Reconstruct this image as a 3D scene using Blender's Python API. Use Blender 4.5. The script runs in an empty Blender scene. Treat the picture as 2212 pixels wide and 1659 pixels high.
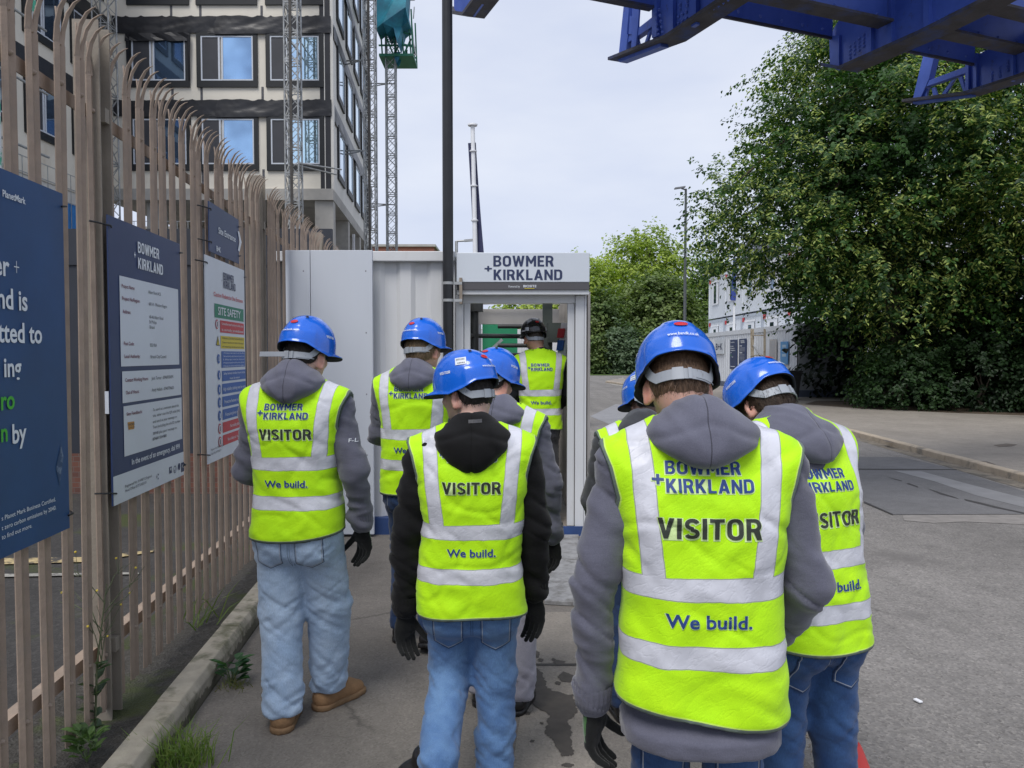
import bpy, bmesh, math, random
import numpy as np
from mathutils import Vector, Matrix, Euler
from mathutils.bvhtree import BVHTree
R = math.radians
scene = bpy.context.scene
col = scene.collection
rng = np.random.default_rng(7)
random.seed(7)

# ---------------------------------------------------------------- camera
FPX, CX, CY, HORIZON, EYE = 1662.0, 1106.0, 829.5, 767.0, 1.65
PITCH = math.atan((CY - HORIZON) / FPX)
cam = bpy.data.cameras.new('camera')
cam.sensor_width = 36.0
cam.lens = 36.0 * FPX / 2212.0
cam.clip_start, cam.clip_end = 0.05, 2000.0
cam_o = bpy.data.objects.new('camera', cam)
cam_o.location = (0, 0, EYE)
cam_o.rotation_euler = (R(90) - PITCH, 0, 0)
col.objects.link(cam_o)
scene.camera = cam_o

# ---------------------------------------------------------------- sky, sun, exposure
SUN_EL, SUN_AZ = R(58), R(205)          # azimuth clockwise from +Y: behind the viewer, a little to the left
wd = bpy.data.worlds.new('World'); scene.world = wd; wd.use_nodes = True
wn, wl = wd.node_tree.nodes, wd.node_tree.links
bg = wn['Background']
sky = wn.new('ShaderNodeTexSky'); sky.sky_type = 'NISHITA'; sky.sun_disc = False
sky.sun_elevation = SUN_EL; sky.sun_rotation = SUN_AZ
sky.air_density = 1.0; sky.dust_density = 2.0; sky.ozone_density = 1.0
tc = wn.new('ShaderNodeTexCoord')
mp = wn.new('ShaderNodeMapping'); mp.inputs['Scale'].default_value = (1.4, 1.4, 4.0)
nz = wn.new('ShaderNodeTexNoise'); nz.inputs['Scale'].default_value = 1.6; nz.inputs['Detail'].default_value = 5
cr = wn.new('ShaderNodeValToRGB')
cr.color_ramp.elements[0].position = 0.3; cr.color_ramp.elements[0].color = (5.7, 6.4, 8.4, 1)
cr.color_ramp.elements[1].position = 0.72; cr.color_ramp.elements[1].color = (8.2, 8.6, 9.6, 1)
mx = wn.new('ShaderNodeMixRGB'); mx.inputs['Fac'].default_value = 0.88
wl.new(tc.outputs['Generated'], mp.inputs['Vector']); wl.new(mp.outputs['Vector'], nz.inputs['Vector'])
wl.new(nz.outputs['Fac'], cr.inputs['Fac'])
wl.new(sky.outputs['Color'], mx.inputs['Color1']); wl.new(cr.outputs['Color'], mx.inputs['Color2'])
wl.new(mx.outputs['Color'], bg.inputs['Color'])
bg.inputs['Strength'].default_value = 0.092
sun = bpy.data.lights.new('sun', 'SUN'); sun.energy = 2.2; sun.angle = R(28); sun.color = (1.0, 0.965, 0.92)
sun_o = bpy.data.objects.new('sun', sun); col.objects.link(sun_o)
sd = Vector((math.sin(SUN_AZ) * math.cos(SUN_EL), math.cos(SUN_AZ) * math.cos(SUN_EL), math.sin(SUN_EL)))
sun_o.rotation_euler = sd.to_track_quat('Z', 'Y').to_euler()
sun_o.location = sd * 60
scene.view_settings.view_transform = 'Standard'
scene.view_settings.look = 'None'
scene.view_settings.exposure = 0.24
scene.view_settings.gamma = 1.0
scene.cycles.max_bounces = 6
scene.cycles.diffuse_bounces = 3
scene.cycles.transparent_max_bounces = 6

# ---------------------------------------------------------------- measuring from the photograph
def ray(x, y):
    cx, cy = (x - CX) / FPX, (CY - y) / FPX
    s, c = math.sin(PITCH), math.cos(PITCH)
    return Vector((cx, c + cy * s, -s + cy * c))
def at(x, y, d):
    r = ray(x, y); return Vector((0, 0, EYE)) + r * (d / r.y)
def onz(x, y, z=0.0):
    r = ray(x, y); return Vector((0, 0, EYE)) + r * ((z - EYE) / r.z)
def onplane(x, y, p, n):
    r = ray(x, y); o = Vector((0, 0, EYE)); return o + r * ((Vector(p) - o).dot(n) / r.dot(n))

# ---------------------------------------------------------------- object helpers
def tag(o, label=None, cat=None, group=None, kind=None):
    if label: o['label'] = label
    if cat: o['category'] = cat
    if group: o['group'] = group
    if kind: o['kind'] = kind
    return o
def empty(name, loc=(0, 0, 0), rz=0.0, label=None, cat=None, group=None, s=1.0):
    o = bpy.data.objects.new(name, None); col.objects.link(o)
    o.location = loc; o.rotation_euler = (0, 0, rz); o.scale = (s, s, s)
    o.empty_display_size = 0.2
    return tag(o, label, cat, group)
def link_mesh(name, verts, faces, m, parent=None, smooth=False, local=False):
    """local=False: verts are world coordinates and the parent chain has no rotation or scale"""
    v = np.asarray(verts, dtype=float).reshape(-1, 3)
    off = np.zeros(3)
    if not local:
        p = parent
        while p is not None:
            off = off + np.array(p.location); p = p.parent
    me = bpy.data.meshes.new(name)
    me.from_pydata((v - off).tolist(), [], faces.tolist() if hasattr(faces, 'tolist') else faces)
    ms = m if isinstance(m, (list, tuple)) else [m]
    for q in ms: me.materials.append(q)
    if smooth: me.polygons.foreach_set('use_smooth', [True] * len(me.polygons))
    me.update()
    o = bpy.data.objects.new(name, me); col.objects.link(o)
    if parent: o.parent = parent
    return o
class MB:
    def __init__(s): s.v, s.f, s.mi, s.sm = [], [], [], []
    def add(s, vs, fs, mi=0, sm=False):
        b = len(s.v); s.v += [tuple(q) for q in vs]
        for f in fs: s.f.append([b + i for i in f]); s.mi.append(mi); s.sm.append(sm)
        return s
    def box(s, a, b, mi=0):
        x0, y0, z0 = a; x1, y1, z1 = b
        return s.add([(x0,y0,z0),(x1,y0,z0),(x1,y1,z0),(x0,y1,z0),(x0,y0,z1),(x1,y0,z1),(x1,y1,z1),(x0,y1,z1)],
                     [(0,3,2,1),(4,5,6,7),(0,1,5,4),(1,2,6,5),(2,3,7,6),(3,0,4,7)], mi)
    def obox(s, c, ax, ay, az, mi=0):
        c, ax, ay, az = Vector(c), Vector(ax), Vector(ay), Vector(az)
        vs = [c + ax*i + ay*j + az*k for k in (-1,1) for j in (-1,1) for i in (-1,1)]
        return s.add(vs, [(0,2,3,1),(4,5,7,6),(0,1,5,4),(1,3,7,5),(3,2,6,7),(2,0,4,6)], mi)
    def bar(s, a, b, w, h, mi=0, up=(0,0,1)):
        a, b = Vector(a), Vector(b); d = b - a; L = d.length
        if L < 1e-6: return s
        d.normalize(); u = Vector(up)
        if abs(d.dot(u)) > .98: u = Vector((1,0,0))
        sx = d.cross(u).normalized(); sz = sx.cross(d).normalized()
        return s.obox((a+b)/2, sx*w/2, d*L/2, sz*h/2, mi)
    def tube(s, pts, r, n=10, mi=0, cap=True):
        pts = [Vector(p) for p in pts]
        rr = r if isinstance(r, (list, tuple)) else [r]*len(pts)
        rings = []; prev = None
        for i, p in enumerate(pts):
            t = (pts[min(i+1, len(pts)-1)] - pts[max(i-1, 0)]).normalized()
            u = prev if prev is not None else (Vector((1,0,0)) if abs(t.x) < .9 else Vector((0,1,0)))
            u = (u - t*u.dot(t)).normalized(); prev = u; w = t.cross(u)
            rings.append([p + (u*math.cos(2*math.pi*k/n) + w*math.sin(2*math.pi*k/n))*rr[i] for k in range(n)])
        vs = [q for g in rings for q in g]; fs = []
        for i in range(len(pts)-1):
            for k in range(n):
                k2 = (k+1) % n; fs.append((i*n+k, i*n+k2, (i+1)*n+k2, (i+1)*n+k))
        s.add(vs, fs, mi, True)
        if cap: s.add(rings[0], [tuple(reversed(range(n)))], mi); s.add(rings[-1], [tuple(range(n))], mi)
        return s
    def prism(s, poly, off, mi=0):
        off = Vector(off); a = [Vector(p) for p in poly]; n = len(a)
        vs = a + [p + off for p in a]
        fs = [tuple(reversed(range(n))), tuple(range(n, 2*n))] + [(i, (i+1) % n, n+(i+1) % n, n+i) for i in range(n)]
        return s.add(vs, fs, mi)
    def dome(s, c, nrm, r, hgt, n=6, mi=0):
        c, nrm = Vector(c), Vector(nrm).normalized()
        u = nrm.orthogonal().normalized(); w = nrm.cross(u)
        vs = [c + (u*math.cos(2*math.pi*k/n)+w*math.sin(2*math.pi*k/n))*r for k in range(n)]
        vs += [c + nrm*hgt*.8 + (u*math.cos(2*math.pi*k/n)+w*math.sin(2*math.pi*k/n))*r*.6 for k in range(n)] + [c + nrm*hgt]
        fs = [(k, (k+1) % n, n+(k+1) % n, n+k) for k in range(n)] + [(n+k, n+(k+1) % n, 2*n) for k in range(n)]
        return s.add(vs, fs, mi, True)
    def build(s, name, m, parent=None, bevel=0.0, local=False):
        o = link_mesh(name, s.v, s.f, m, parent, local=local)
        o.data.polygons.foreach_set('material_index', s.mi); o.data.polygons.foreach_set('use_smooth', s.sm)
        # consistent outward normals
        bm = bmesh.new(); bm.from_mesh(o.data); bmesh.ops.recalc_face_normals(bm, faces=bm.faces); bm.to_mesh(o.data); bm.free()
        if bevel > 0:
            md = o.modifiers.new('bevel', 'BEVEL'); md.width = bevel; md.segments = 2; md.limit_method = 'ANGLE'
        return o

# ---------------------------------------------------------------- materials
MATS = {}
def new_mat(name):
    m = bpy.data.materials.new(name); m.use_nodes = True
    nt = m.node_tree; return m, nt, nt.nodes, nt.links, nt.nodes['Principled BSDF']
def tex_noise(nt, scale, detail=4, rough=.55, vec=None, stretch=None, coord='Object'):
    n = nt.nodes.new('ShaderNodeTexNoise'); n.inputs['Scale'].default_value = scale
    n.inputs['Detail'].default_value = detail; n.inputs['Roughness'].default_value = rough
    if vec is None:
        t = nt.nodes.new('ShaderNodeTexCoord'); vec = t.outputs[coord]
    if stretch:
        mp = nt.nodes.new('ShaderNodeMapping'); mp.inputs['Scale'].default_value = stretch
        nt.links.new(vec, mp.inputs['Vector']); vec = mp.outputs['Vector']
    nt.links.new(vec, n.inputs['Vector']); return n
def ramp(nt, fac, p0, c0, p1, c1):
    r = nt.nodes.new('ShaderNodeValToRGB'); e = r.color_ramp.elements
    e[0].position, e[1].position = p0, p1
    e[0].color = (*c0, 1) if len(c0) == 3 else c0; e[1].color = (*c1, 1) if len(c1) == 3 else c1
    nt.links.new(fac, r.inputs['Fac']); return r
def mixc(nt, fac, a, b, mode='MIX'):
    n = nt.nodes.new('ShaderNodeMixRGB'); n.blend_type = mode
    for i, q in (('Fac', fac), ('Color1', a), ('Color2', b)):
        if isinstance(q, bpy.types.NodeSocket): nt.links.new(q, n.inputs[i])
        elif i == 'Fac': n.inputs[i].default_value = q
        else: n.inputs[i].default_value = (*q, 1)
    return n.outputs['Color']
def mth(nt, op, a, b=None, c=None, clamp=False):
    n = nt.nodes.new('ShaderNodeMath'); n.operation = op; n.use_clamp = clamp
    for i, q in enumerate((a, b, c)):
        if q is None: continue
        if isinstance(q, bpy.types.NodeSocket): nt.links.new(q, n.inputs[i])
        else: n.inputs[i].default_value = q
    return n.outputs[0]
def add_bump(nt, bs, h, strength, dist, prev=None):
    b = nt.nodes.new('ShaderNodeBump'); b.inputs['Strength'].default_value = strength; b.inputs['Distance'].default_value = dist
    nt.links.new(h, b.inputs['Height'])
    if prev is not None: nt.links.new(prev, b.inputs['Normal'])
    nt.links.new(b.outputs['Normal'], bs.inputs['Normal']); return b.outputs['Normal']
def mat(name, c, rough=.6, var=.12, vs=6.0, bump=0.0, bs_=120.0, metal=0.0, spec=.5, coat=0.0, c2=None, p=(.45, .62), stretch=None, detail=5, sheen=0.0):
    if name in MATS: return MATS[name]
    m, nt, N, L, b = new_mat(name)
    n = tex_noise(nt, vs, detail, .6, stretch=stretch)
    lo = tuple(max(0, q*(1-var)) for q in c); hi = tuple(q*(1+var) for q in c)
    r = ramp(nt, n.outputs['Fac'], .3, lo, .7, hi)
    out = r.outputs['Color']
    if c2:
        n2 = tex_noise(nt, vs*.6, 6, .65, stretch=stretch)
        r2 = ramp(nt, n2.outputs['Fac'], p[0], (0,0,0), p[1], (1,1,1))
        out = mixc(nt, r2.outputs['Color'], out, c2)
    L.new(out, b.inputs['Base Color'])
    b.inputs['Roughness'].default_value = rough; b.inputs['Metallic'].default_value = metal
    b.inputs['Specular IOR Level'].default_value = spec; b.inputs['Coat Weight'].default_value = coat
    b.inputs['Sheen Weight'].default_value = sheen
    if bump > 0:
        n3 = tex_noise(nt, bs_, 4, .6); add_bump(nt, b, n3.outputs['Fac'], bump, .01)
    MATS[name] = m; return m
def ground_mat(name, base, speck_hi, speck_lo, sc, stain=None, stain_p=(.55, .6), stain_sc=1.2, big=.18, rough=.85, bump=.5, streak=0.0):
    m, nt, N, L, b = new_mat(name)
    v = N.new('ShaderNodeTexVoronoi'); v.inputs['Scale'].default_value = sc
    t = N.new('ShaderNodeTexCoord'); L.new(t.outputs['Object'], v.inputs['Vector'])
    sp = mixc(nt, v.outputs['Color'], speck_lo, speck_hi)
    n1 = tex_noise(nt, sc*.35, 6, .7)
    c0 = mixc(nt, ramp(nt, n1.outputs['Fac'], .35, (0,0,0), .65, (1,1,1)).outputs['Color'], base, sp)
    n2 = tex_noise(nt, .55, 6, .6)
    c1 = mixc(nt, 1.0, c0, ramp(nt, n2.outputs['Fac'], .3, (1-big,)*3, .7, (1+big,)*3).outputs['Color'], 'MULTIPLY')
    n4 = tex_noise(nt, 6.0, 8, .7)
    c1 = mixc(nt, 1.0, c1, ramp(nt, n4.outputs['Fac'], .3, (.86,)*3, .7, (1.12,)*3).outputs['Color'], 'MULTIPLY')
    if streak:
        n5 = tex_noise(nt, 1.7, 5, .6, stretch=(1,.09,1)); c1 = mixc(nt, 1.0, c1, ramp(nt, n5.outputs['Fac'], .35, (1-streak,)*3, .65, (1+streak,)*3).outputs['Color'], 'MULTIPLY')
        vc = N.new('ShaderNodeTexVoronoi'); vc.feature = 'DISTANCE_TO_EDGE'; vc.inputs['Scale'].default_value = .42; nw = tex_noise(nt, 1.3, 6, .7); mv = N.new('ShaderNodeMixRGB'); mv.inputs['Fac'].default_value = .22
        L.new(t.outputs['Object'], mv.inputs['Color1']); L.new(nw.outputs['Color'], mv.inputs['Color2']); L.new(mv.outputs['Color'], vc.inputs['Vector'])
        nk = tex_noise(nt, .8, 2); gate = ramp(nt, nk.outputs['Fac'], .5, (0,0,0), .56, (1,1,1)).outputs['Color']; crk = ramp(nt, vc.outputs['Distance'], .0022, (1,1,1), .0045, (0,0,0)).outputs['Color']
        c1 = mixc(nt, mth(nt, 'MULTIPLY', mth(nt, 'MULTIPLY', crk, gate), .6), c1, (.05,.046,.042))
    if stain:
        n3 = tex_noise(nt, stain_sc, 7, .62)
        c1 = mixc(nt, ramp(nt, n3.outputs['Fac'], stain_p[0], (0,0,0), stain_p[1], (1,1,1)).outputs['Color'], c1, stain)
    L.new(c1, b.inputs['Base Color']); b.inputs['Roughness'].default_value = rough; b.inputs['Specular IOR Level'].default_value = .35
    add_bump(nt, b, mth(nt, 'ADD', v.outputs['Distance'], n1.outputs['Fac']), bump, .006)
    MATS[name] = m; return m

def noise3(p, seed=0):
    """smooth value noise in [-1,1] for an (n,3) array"""
    p = np.asarray(p, dtype=np.float64); i = np.floor(p).astype(np.int64); f = p - i; f = f*f*(3-2*f)
    def h(a):
        n = (a[..., 0]*374761393 + a[..., 1]*668265263 + a[..., 2]*2147483647 + seed*974711) & 0xffffffff
        n = ((n ^ (n >> 13)) * 1274126177) & 0xffffffff; n = n ^ (n >> 16); return (n & 0xffff)/32767.5 - 1
    r = 0
    for dx in (0,1):
        for dy in (0,1):
            for dz in (0,1):
                w = (f[:,0] if dx else 1-f[:,0])*(f[:,1] if dy else 1-f[:,1])*(f[:,2] if dz else 1-f[:,2])
                r = r + w*h(i+np.array([dx,dy,dz]))
    return r

# ---------------------------------------------------------------- writing (one conversion for every string)
FONT_CACHE = {}

# ---- bold square capitals for the big lettering: outlines as closed loops (outer and holes), cap height 1
def _arc(cx, cy, rx, ry, a0, a1, n=7): return [(cx+rx*math.cos(R(a0+(a1-a0)*i/n)), cy+ry*math.sin(R(a0+(a1-a0)*i/n))) for i in range(n+1)]
def _rr(x0, y0, x1, y1, r): return _arc(x1-r,y1-r,r,r,90,0)+_arc(x1-r,y0+r,r,r,0,-90)+_arc(x0+r,y0+r,r,r,270,180)+_arc(x0+r,y1-r,r,r,180,90)
def _lobe(x0, y0, x1, y1, r): return [(x0,y0),(x0,y1)]+_arc(x1-r,y1-r,r,r,90,0)+_arc(x1-r,y0+r,r,r,0,-90)
def _band(c, t):
    L, Q = [], []
    for i, p in enumerate(c):
        a, b = c[max(i-1,0)], c[min(i+1,len(c)-1)]; dx, dy = b[0]-a[0], b[1]-a[1]; k = t/2/math.hypot(dx,dy); L.append((p[0]-dy*k,p[1]+dx*k)); Q.append((p[0]+dy*k,p[1]-dx*k))
    return L + Q[::-1]
_t = .195
GL = {
 'I': (_t, [[(0,0),(0,1),(_t,1),(_t,0)]]), 'L': (.54, [[(0,0),(0,1),(_t,1),(_t,.17),(.54,.17),(.54,0)]]), 'T': (.62, [[(0,1),(.62,1),(.62,.83),(.31+_t/2,.83),(.31+_t/2,0),(.31-_t/2,0),(.31-_t/2,.83),(0,.83)]]),
 'E': (.55, [[(0,0),(0,1),(.55,1),(.55,.83),(_t,.83),(_t,.585),(.49,.585),(.49,.415),(_t,.415),(_t,.17),(.55,.17),(.55,0)]]),
 'K': (.68, [[(0,0),(0,1),(_t,1),(_t,.62),(.43,1),(.665,1),(.38,.57),(.68,0),(.455,0),(.255,.40),(_t,.31),(_t,0)]]),
 'N': (.69, [[(0,0),(0,1),(.18,1),(.50,.40),(.50,1),(.69,1),(.69,0),(.51,0),(.19,.60),(.19,0)]]),
 'M': (.84, [[(0,0),(0,1),(.18,1),(.42,.53),(.66,1),(.84,1),(.84,0),(.645,0),(.645,.58),(.48,.26),(.36,.26),(.195,.58),(.195,0)]]),
 'W': (1.0, [[(.19,0),(0,1),(.2,1),(.295,.42),(.425,1),(.575,1),(.705,.42),(.80,1),(1.0,1),(.81,0),(.625,0),(.50,.55),(.375,0)]]),
 'V': (.70, [[(.26,0),(0,1),(.205,1),(.35,.38),(.495,1),(.70,1),(.44,0)]]),
 'A': (.74, [[(0,0),(.275,1),(.465,1),(.74,0),(.53,0),(.485,.18),(.255,.18),(.21,0)],[(.30,.345),(.44,.345),(.37,.645)]]),
 'O': (.68, [_rr(0,0,.68,1,.30), _rr(_t,.17,.68-_t,.83,.14)]), 'D': (.67, [_lobe(0,0,.67,1,.30), _lobe(_t,.17,.67-_t,.83,.14)]),
 'B': (.66, [[(0,0),(0,1)]+_arc(.40,.765,.235,.235,90,-40)+_arc(.40,.275,.26,.275,55,-90), _lobe(_t,.58,.45,.84,.12), _lobe(_t,.16,.47,.43,.13)]),
 'R': (.67, [[(0,0),(0,1)]+_arc(.365,.695,.28,.305,90,-48)+[(.67,0),(.455,0),(.30,.39),(_t,.39),(_t,0)], _lobe(_t,.55,.46,.84,.135)]),
 'S': (.64, [_band(_arc(.33,.73,.225,.185,20,90)+_arc(.31,.73,.215,.185,90,270,10)+_arc(.33,.265,.225,.18,90,-90,10)+_arc(.31,.265,.22,.18,-90,-160), .175)]),
 '+': (.7, [[(.26,0),(.26,.26),(0,.26),(0,.44),(.26,.44),(.26,.7),(.44,.7),(.44,.44),(.7,.44),(.7,.26),(.44,.26),(.44,0)]])}
CAPS = {'BOWMER','KIRKLAND','VISITOR','+'}
def caps_curve(s, off):
    c = bpy.data.curves.new('txt', 'CURVE'); c.dimensions = '2D'; c.fill_mode = 'FRONT'; c.offset = off; x = 0
    for ch in s:
        w, loops = GL[ch]
        for lp in loops:
            sp = c.splines.new('POLY'); sp.points.add(len(lp)-1); sp.use_cyclic_u = True
            for q, p in zip(sp.points, lp): q.co = ((x+p[0])*.73, p[1]*.73, 0, 1)
        x += w + .115
    return c
def prepare_text(strings, offsets=(0.0,)):
    tmp = []
    for s, off in strings:
        if (s, off) in FONT_CACHE: continue
        if s in CAPS and off >= 0: c = caps_curve(s, off if off > .03 else 0.0)
        else:
            c = bpy.data.curves.new('txt', 'FONT'); c.body = s; c.size = 1.0; c.offset = off; c.resolution_u = 3
            c.align_x = 'LEFT'; c.fill_mode = 'FRONT'
        o = bpy.data.objects.new('txt', c); col.objects.link(o); tmp.append((s, off, o))
        FONT_CACHE[(s, off)] = None
    dg = bpy.context.evaluated_depsgraph_get()
    for s, off, o in tmp:
        me = bpy.data.meshes.new_from_object(o.evaluated_get(dg))
        v = np.zeros(len(me.vertices)*3); me.vertices.foreach_get('co', v)
        FONT_CACHE[(s, off)] = (v.reshape(-1, 3)[:, :2], [list(p.vertices) for p in me.polygons])
        bpy.data.meshes.remove(me)
    for s, off, o in tmp:
        c = o.data; bpy.data.objects.remove(o); bpy.data.curves.remove(c)
def text2d(s, x, y, h, w=None, off=0.02, anchor='l', ref=None):
    """flat outline of a string: cap height h, left (or centre/right) at x, baseline y; w squeezes it to a width"""
    v, f = FONT_CACHE[(s, off)]
    rv = FONT_CACHE[(s, ref)][0] if ref is not None else v
    x0, x1 = rv[:, 0].min(), rv[:, 0].max(); cap = 0.73
    k = h / cap; kx = (w / (x1 - x0)) if w else k
    W = (x1 - x0) * kx
    ox = x - (0 if anchor == 'l' else W if anchor == 'r' else W/2)
    return np.c_[(v[:, 0]-x0)*kx + ox, v[:, 1]*k + y], f
# ================================================================ THE SETTING
# ---- palettes
M_ground = mat('earth', (.10,.095,.075), .95, .3, .8, .3, 20)
M_road = ground_mat('road asphalt', (.19,.180,.170), (.33,.31,.285), (.085,.079,.075), 80, stain=(.13,.122,.115), stain_p=(.58,.7), stain_sc=.5, big=.16, bump=.7, streak=.13)
M_path = ground_mat('path asphalt', (.165,.150,.134), (.235,.215,.19), (.105,.096,.087), 120, stain=(.085,.073,.062), stain_p=(.63,.68), stain_sc=.9, big=.24, bump=.3, streak=.07)
M_foot = ground_mat('footway asphalt', (.27,.242,.208), (.33,.30,.26), (.19,.17,.15), 90, stain=(.12,.105,.09), stain_p=(.62,.7), stain_sc=.5, big=.15, bump=.3)
M_patch = ground_mat('patch asphalt', (.135,.133,.136), (.18,.178,.18), (.095,.094,.095), 120, big=.2, bump=.25)
M_yard = ground_mat('yard asphalt', (.04,.038,.036), (.075,.07,.066), (.025,.024,.023), 60, stain=(.05,.06,.02), stain_p=(.56,.64), stain_sc=1.1, big=.3)
M_verge = ground_mat('verge soil', (.045,.04,.033), (.10,.095,.085), (.02,.018,.015), 95, stain=(.05,.06,.022), stain_p=(.5,.6), stain_sc=2.5, big=.35, bump=1.0)
M_kerb = mat('kerb concrete', (.36,.325,.26), .9, .2, 9, .4, 160, c2=(.15,.145,.095), p=(.52,.66))
M_kerb2 = mat('kerb concrete warm', (.40,.335,.255), .9, .16, 5, .3, 120, c2=(.20,.18,.15), p=(.56,.68))
M_conc = mat('concrete', (.40,.385,.355), .85, .14, 1.2, .2, 40, c2=(.28,.27,.25), p=(.55,.7))
M_plate = mat('steel plate', (.27,.27,.275), .65, .22, 14, .3, 120, c2=(.15,.145,.14), p=(.50,.66))
M_black = mat('black plastic', (.018,.018,.019), .45, .2, 8)
M_blackm = mat('black metal', (.014,.015,.017), .35, .25, 6, .1, 60)
M_white = mat('white', (.75,.76,.78), .5, .05, 3)
M_grass = mat('grass', (.09,.15,.035), .8, .4, 3)
M_yellow = mat('worn yellow line', (.42,.33,.17), .9, .3, 12, c2=(.06,.055,.05), p=(.5,.6))
M_whiteline = mat('worn white line', (.30,.29,.26), .9, .2, 12, c2=(.12,.115,.11), p=(.5,.62))

def sheet(name, poly, z, m, kind='structure'):
    vs = [(p[0], p[1], z) for p in poly]
    o = link_mesh(name, vs, [tuple(range(len(vs)))], m); tag(o, kind=kind); return o
FN = Vector((1, .08, 0)).normalized(); FT = Vector((-.08, 1, 0)).normalized()
def fx(d, off=0.0): return -1.468 + off - .08*d          # fence line
def kx(d): return -1.18 - .08*d                          # front edge of the left kerb
sheet('ground', [(-400,-60),(400,-60),(400,900),(-400,900)], -.03, M_ground)
kr = [(6.2,-8),(6.35,2),(6.62,10),(7.08,17.7),(7.35,23),(7.3,30),(6.9,37),(6.0,42),(5.6,46),(6.6,49),(10,51.5),(40,53)]
sheet('road', [(kx(-8)-.05,-8)] + kr + [(60,60),(60,92),(-60,92),(-60,60),(-3.2,30),(-1.9,9.5)], 0.0, M_road)
sheet('footpath', [(kx(-6),-6),(1.25,-6),(1.2,3),(1.1,5.2),(.98,6.95),(-1.75,7.2)], .004, M_path)
sheet('footway', [(p[0]+.12, p[1]) for p in kr] + [(60,54),(60,-8)], .1, M_foot)
sheet('yard', [(fx(-8,-.25),-8),(fx(14,-.25),14),(-40,14),(-40,-8)], -.01, M_yard)
sheet('verge', [(kx(-8)-.1,-8),(kx(14)-.1,14),(fx(14,-.3),14),(fx(-8,-.3),-8)], .095, M_verge)
link = MB()
link.prism([(fx(-8,-.3),-8,-.02),(fx(14,-.3),14,-.02),(fx(14,-.3),14,.094),(fx(-8,-.3),-8,.094)], (-.02,0,0))
tag(link.build('verge_edge', M_verge), kind='structure')
# left kerb: chamfered stones with joints
kb = MB(); y = -5.2
prof = [(0,-.02),(0,.085),(-.022,.118),(-.125,.122),(-.125,-.02)]
while y < 13.5:
    a, b = y+.004, y+.946
    jz = random.uniform(-.003,.003); jx = random.uniform(-.004,.004)
    lo = [(kx(a)+p[0]+jx, a, p[1]+jz) for p in prof]; hi = [(kx(b)+p[0]+jx, b, p[1]+jz) for p in prof]
    n = len(prof)
    kb.add(lo+hi, [tuple(range(n)), tuple(reversed(range(n,2*n)))] + [(i,n+i,n+(i+1)%n,(i+1)%n) for i in range(n)])
    y += .95
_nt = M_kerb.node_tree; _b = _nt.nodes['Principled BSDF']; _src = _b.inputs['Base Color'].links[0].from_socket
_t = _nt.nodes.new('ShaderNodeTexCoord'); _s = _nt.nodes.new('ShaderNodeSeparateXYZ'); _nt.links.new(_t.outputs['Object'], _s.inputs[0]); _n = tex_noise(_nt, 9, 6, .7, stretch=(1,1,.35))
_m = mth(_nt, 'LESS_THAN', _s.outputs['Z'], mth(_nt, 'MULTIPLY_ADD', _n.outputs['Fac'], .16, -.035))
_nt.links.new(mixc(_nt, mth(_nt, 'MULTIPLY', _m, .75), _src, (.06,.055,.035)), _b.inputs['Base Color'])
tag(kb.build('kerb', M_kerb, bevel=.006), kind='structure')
# right kerb
kb = MB()
for i in range(len(kr)-1):
    a, b = Vector((*kr[i],0)), Vector((*kr[i+1],0)); d = b-a; L = d.length; d.normalize(); nn = Vector((d.y,-d.x,0))
    n = max(1, int(L/.9))
    for k in range(n):
        p, q = a + d*(L*k/n+.005), a + d*(L*(k+1)/n-.005)
        ht = .105 + random.uniform(-.004,.006)
        pr = [p+Vector((0,0,-.02)), p+Vector((0,0,ht-.015)), p+nn*.02+Vector((0,0,ht)), p+nn*.13+Vector((0,0,ht)), p+nn*.13+Vector((0,0,-.02))]
        kb.prism(pr, q-p)
tag(kb.build('kerb', M_kerb2, bevel=.008), kind='structure')
# gully dirt along the right kerb, dark road patches, worn markings
def pixsheet(name, pts, z, m): return sheet(name, [tuple(onz(x,y,z))[:2] for x,y in pts], z, m)
M_dirt = mat('gutter dirt', (.19,.165,.13), .95, .3, 4, .4, 80, c2=(.10,.09,.075), p=(.5,.6))
gut = [(p[0]-.02,p[1]) for p in kr[1:7]]
sheet('road_gutter_dirt', gut + [(p[0]-.22-.1*math.sin(p[1]*2.1), p[1]) for p in reversed(kr[1:7])], .004, M_dirt)
Z5 = lambda x, y: (1789+x*.2287, 813+y*.2287)
M_pedge = mat('patch joint', (.045,.042,.042), .9, .3, 20); M_pstreak = mat('pale streak', (.20,.20,.205), .8, .12, 3)
pixsheet('road_patch', [Z5(*q) for q in [(200,758),(690,762),(1200,876),(200,872)]], .005, M_patch)
pixsheet('road_patch', [Z5(*q) for q in [(340,1185),(612,1305),(1900,1300),(1900,1100),(1210,885),(200,880)]], .005, M_patch)
pixsheet('road_patch_joint', [Z5(*q) for q in [(200,870),(1215,876),(1215,884),(200,883)]], .007, M_pedge)
pixsheet('road_patch_joint', [Z5(*q) for q in [(340,1178),(612,1298),(612,1309),(335,1192)]], .007, M_pedge)
pixsheet('road_patch_streak', [Z5(*q) for q in [(620,890),(880,896),(1300,1010),(1849,1150),(1849,1235),(1400,1125),(1000,990)]], .0075, M_pstreak)
for q in ([(540,945),(560,950),(700,985),(690,990)], [(760,1005),(850,1040),(850,1050),(740,1012)], [(940,1058),(1090,1105),(1200,1140),(1240,1158),(1060,1112)], [(1280,1155),(1420,1185),(1640,1240),(1849,1285),(1849,1296),(1560,1236),(1300,1172)]): pixsheet('road_crack', [Z5(*p) for p in q], .0085, M_pedge)
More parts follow.
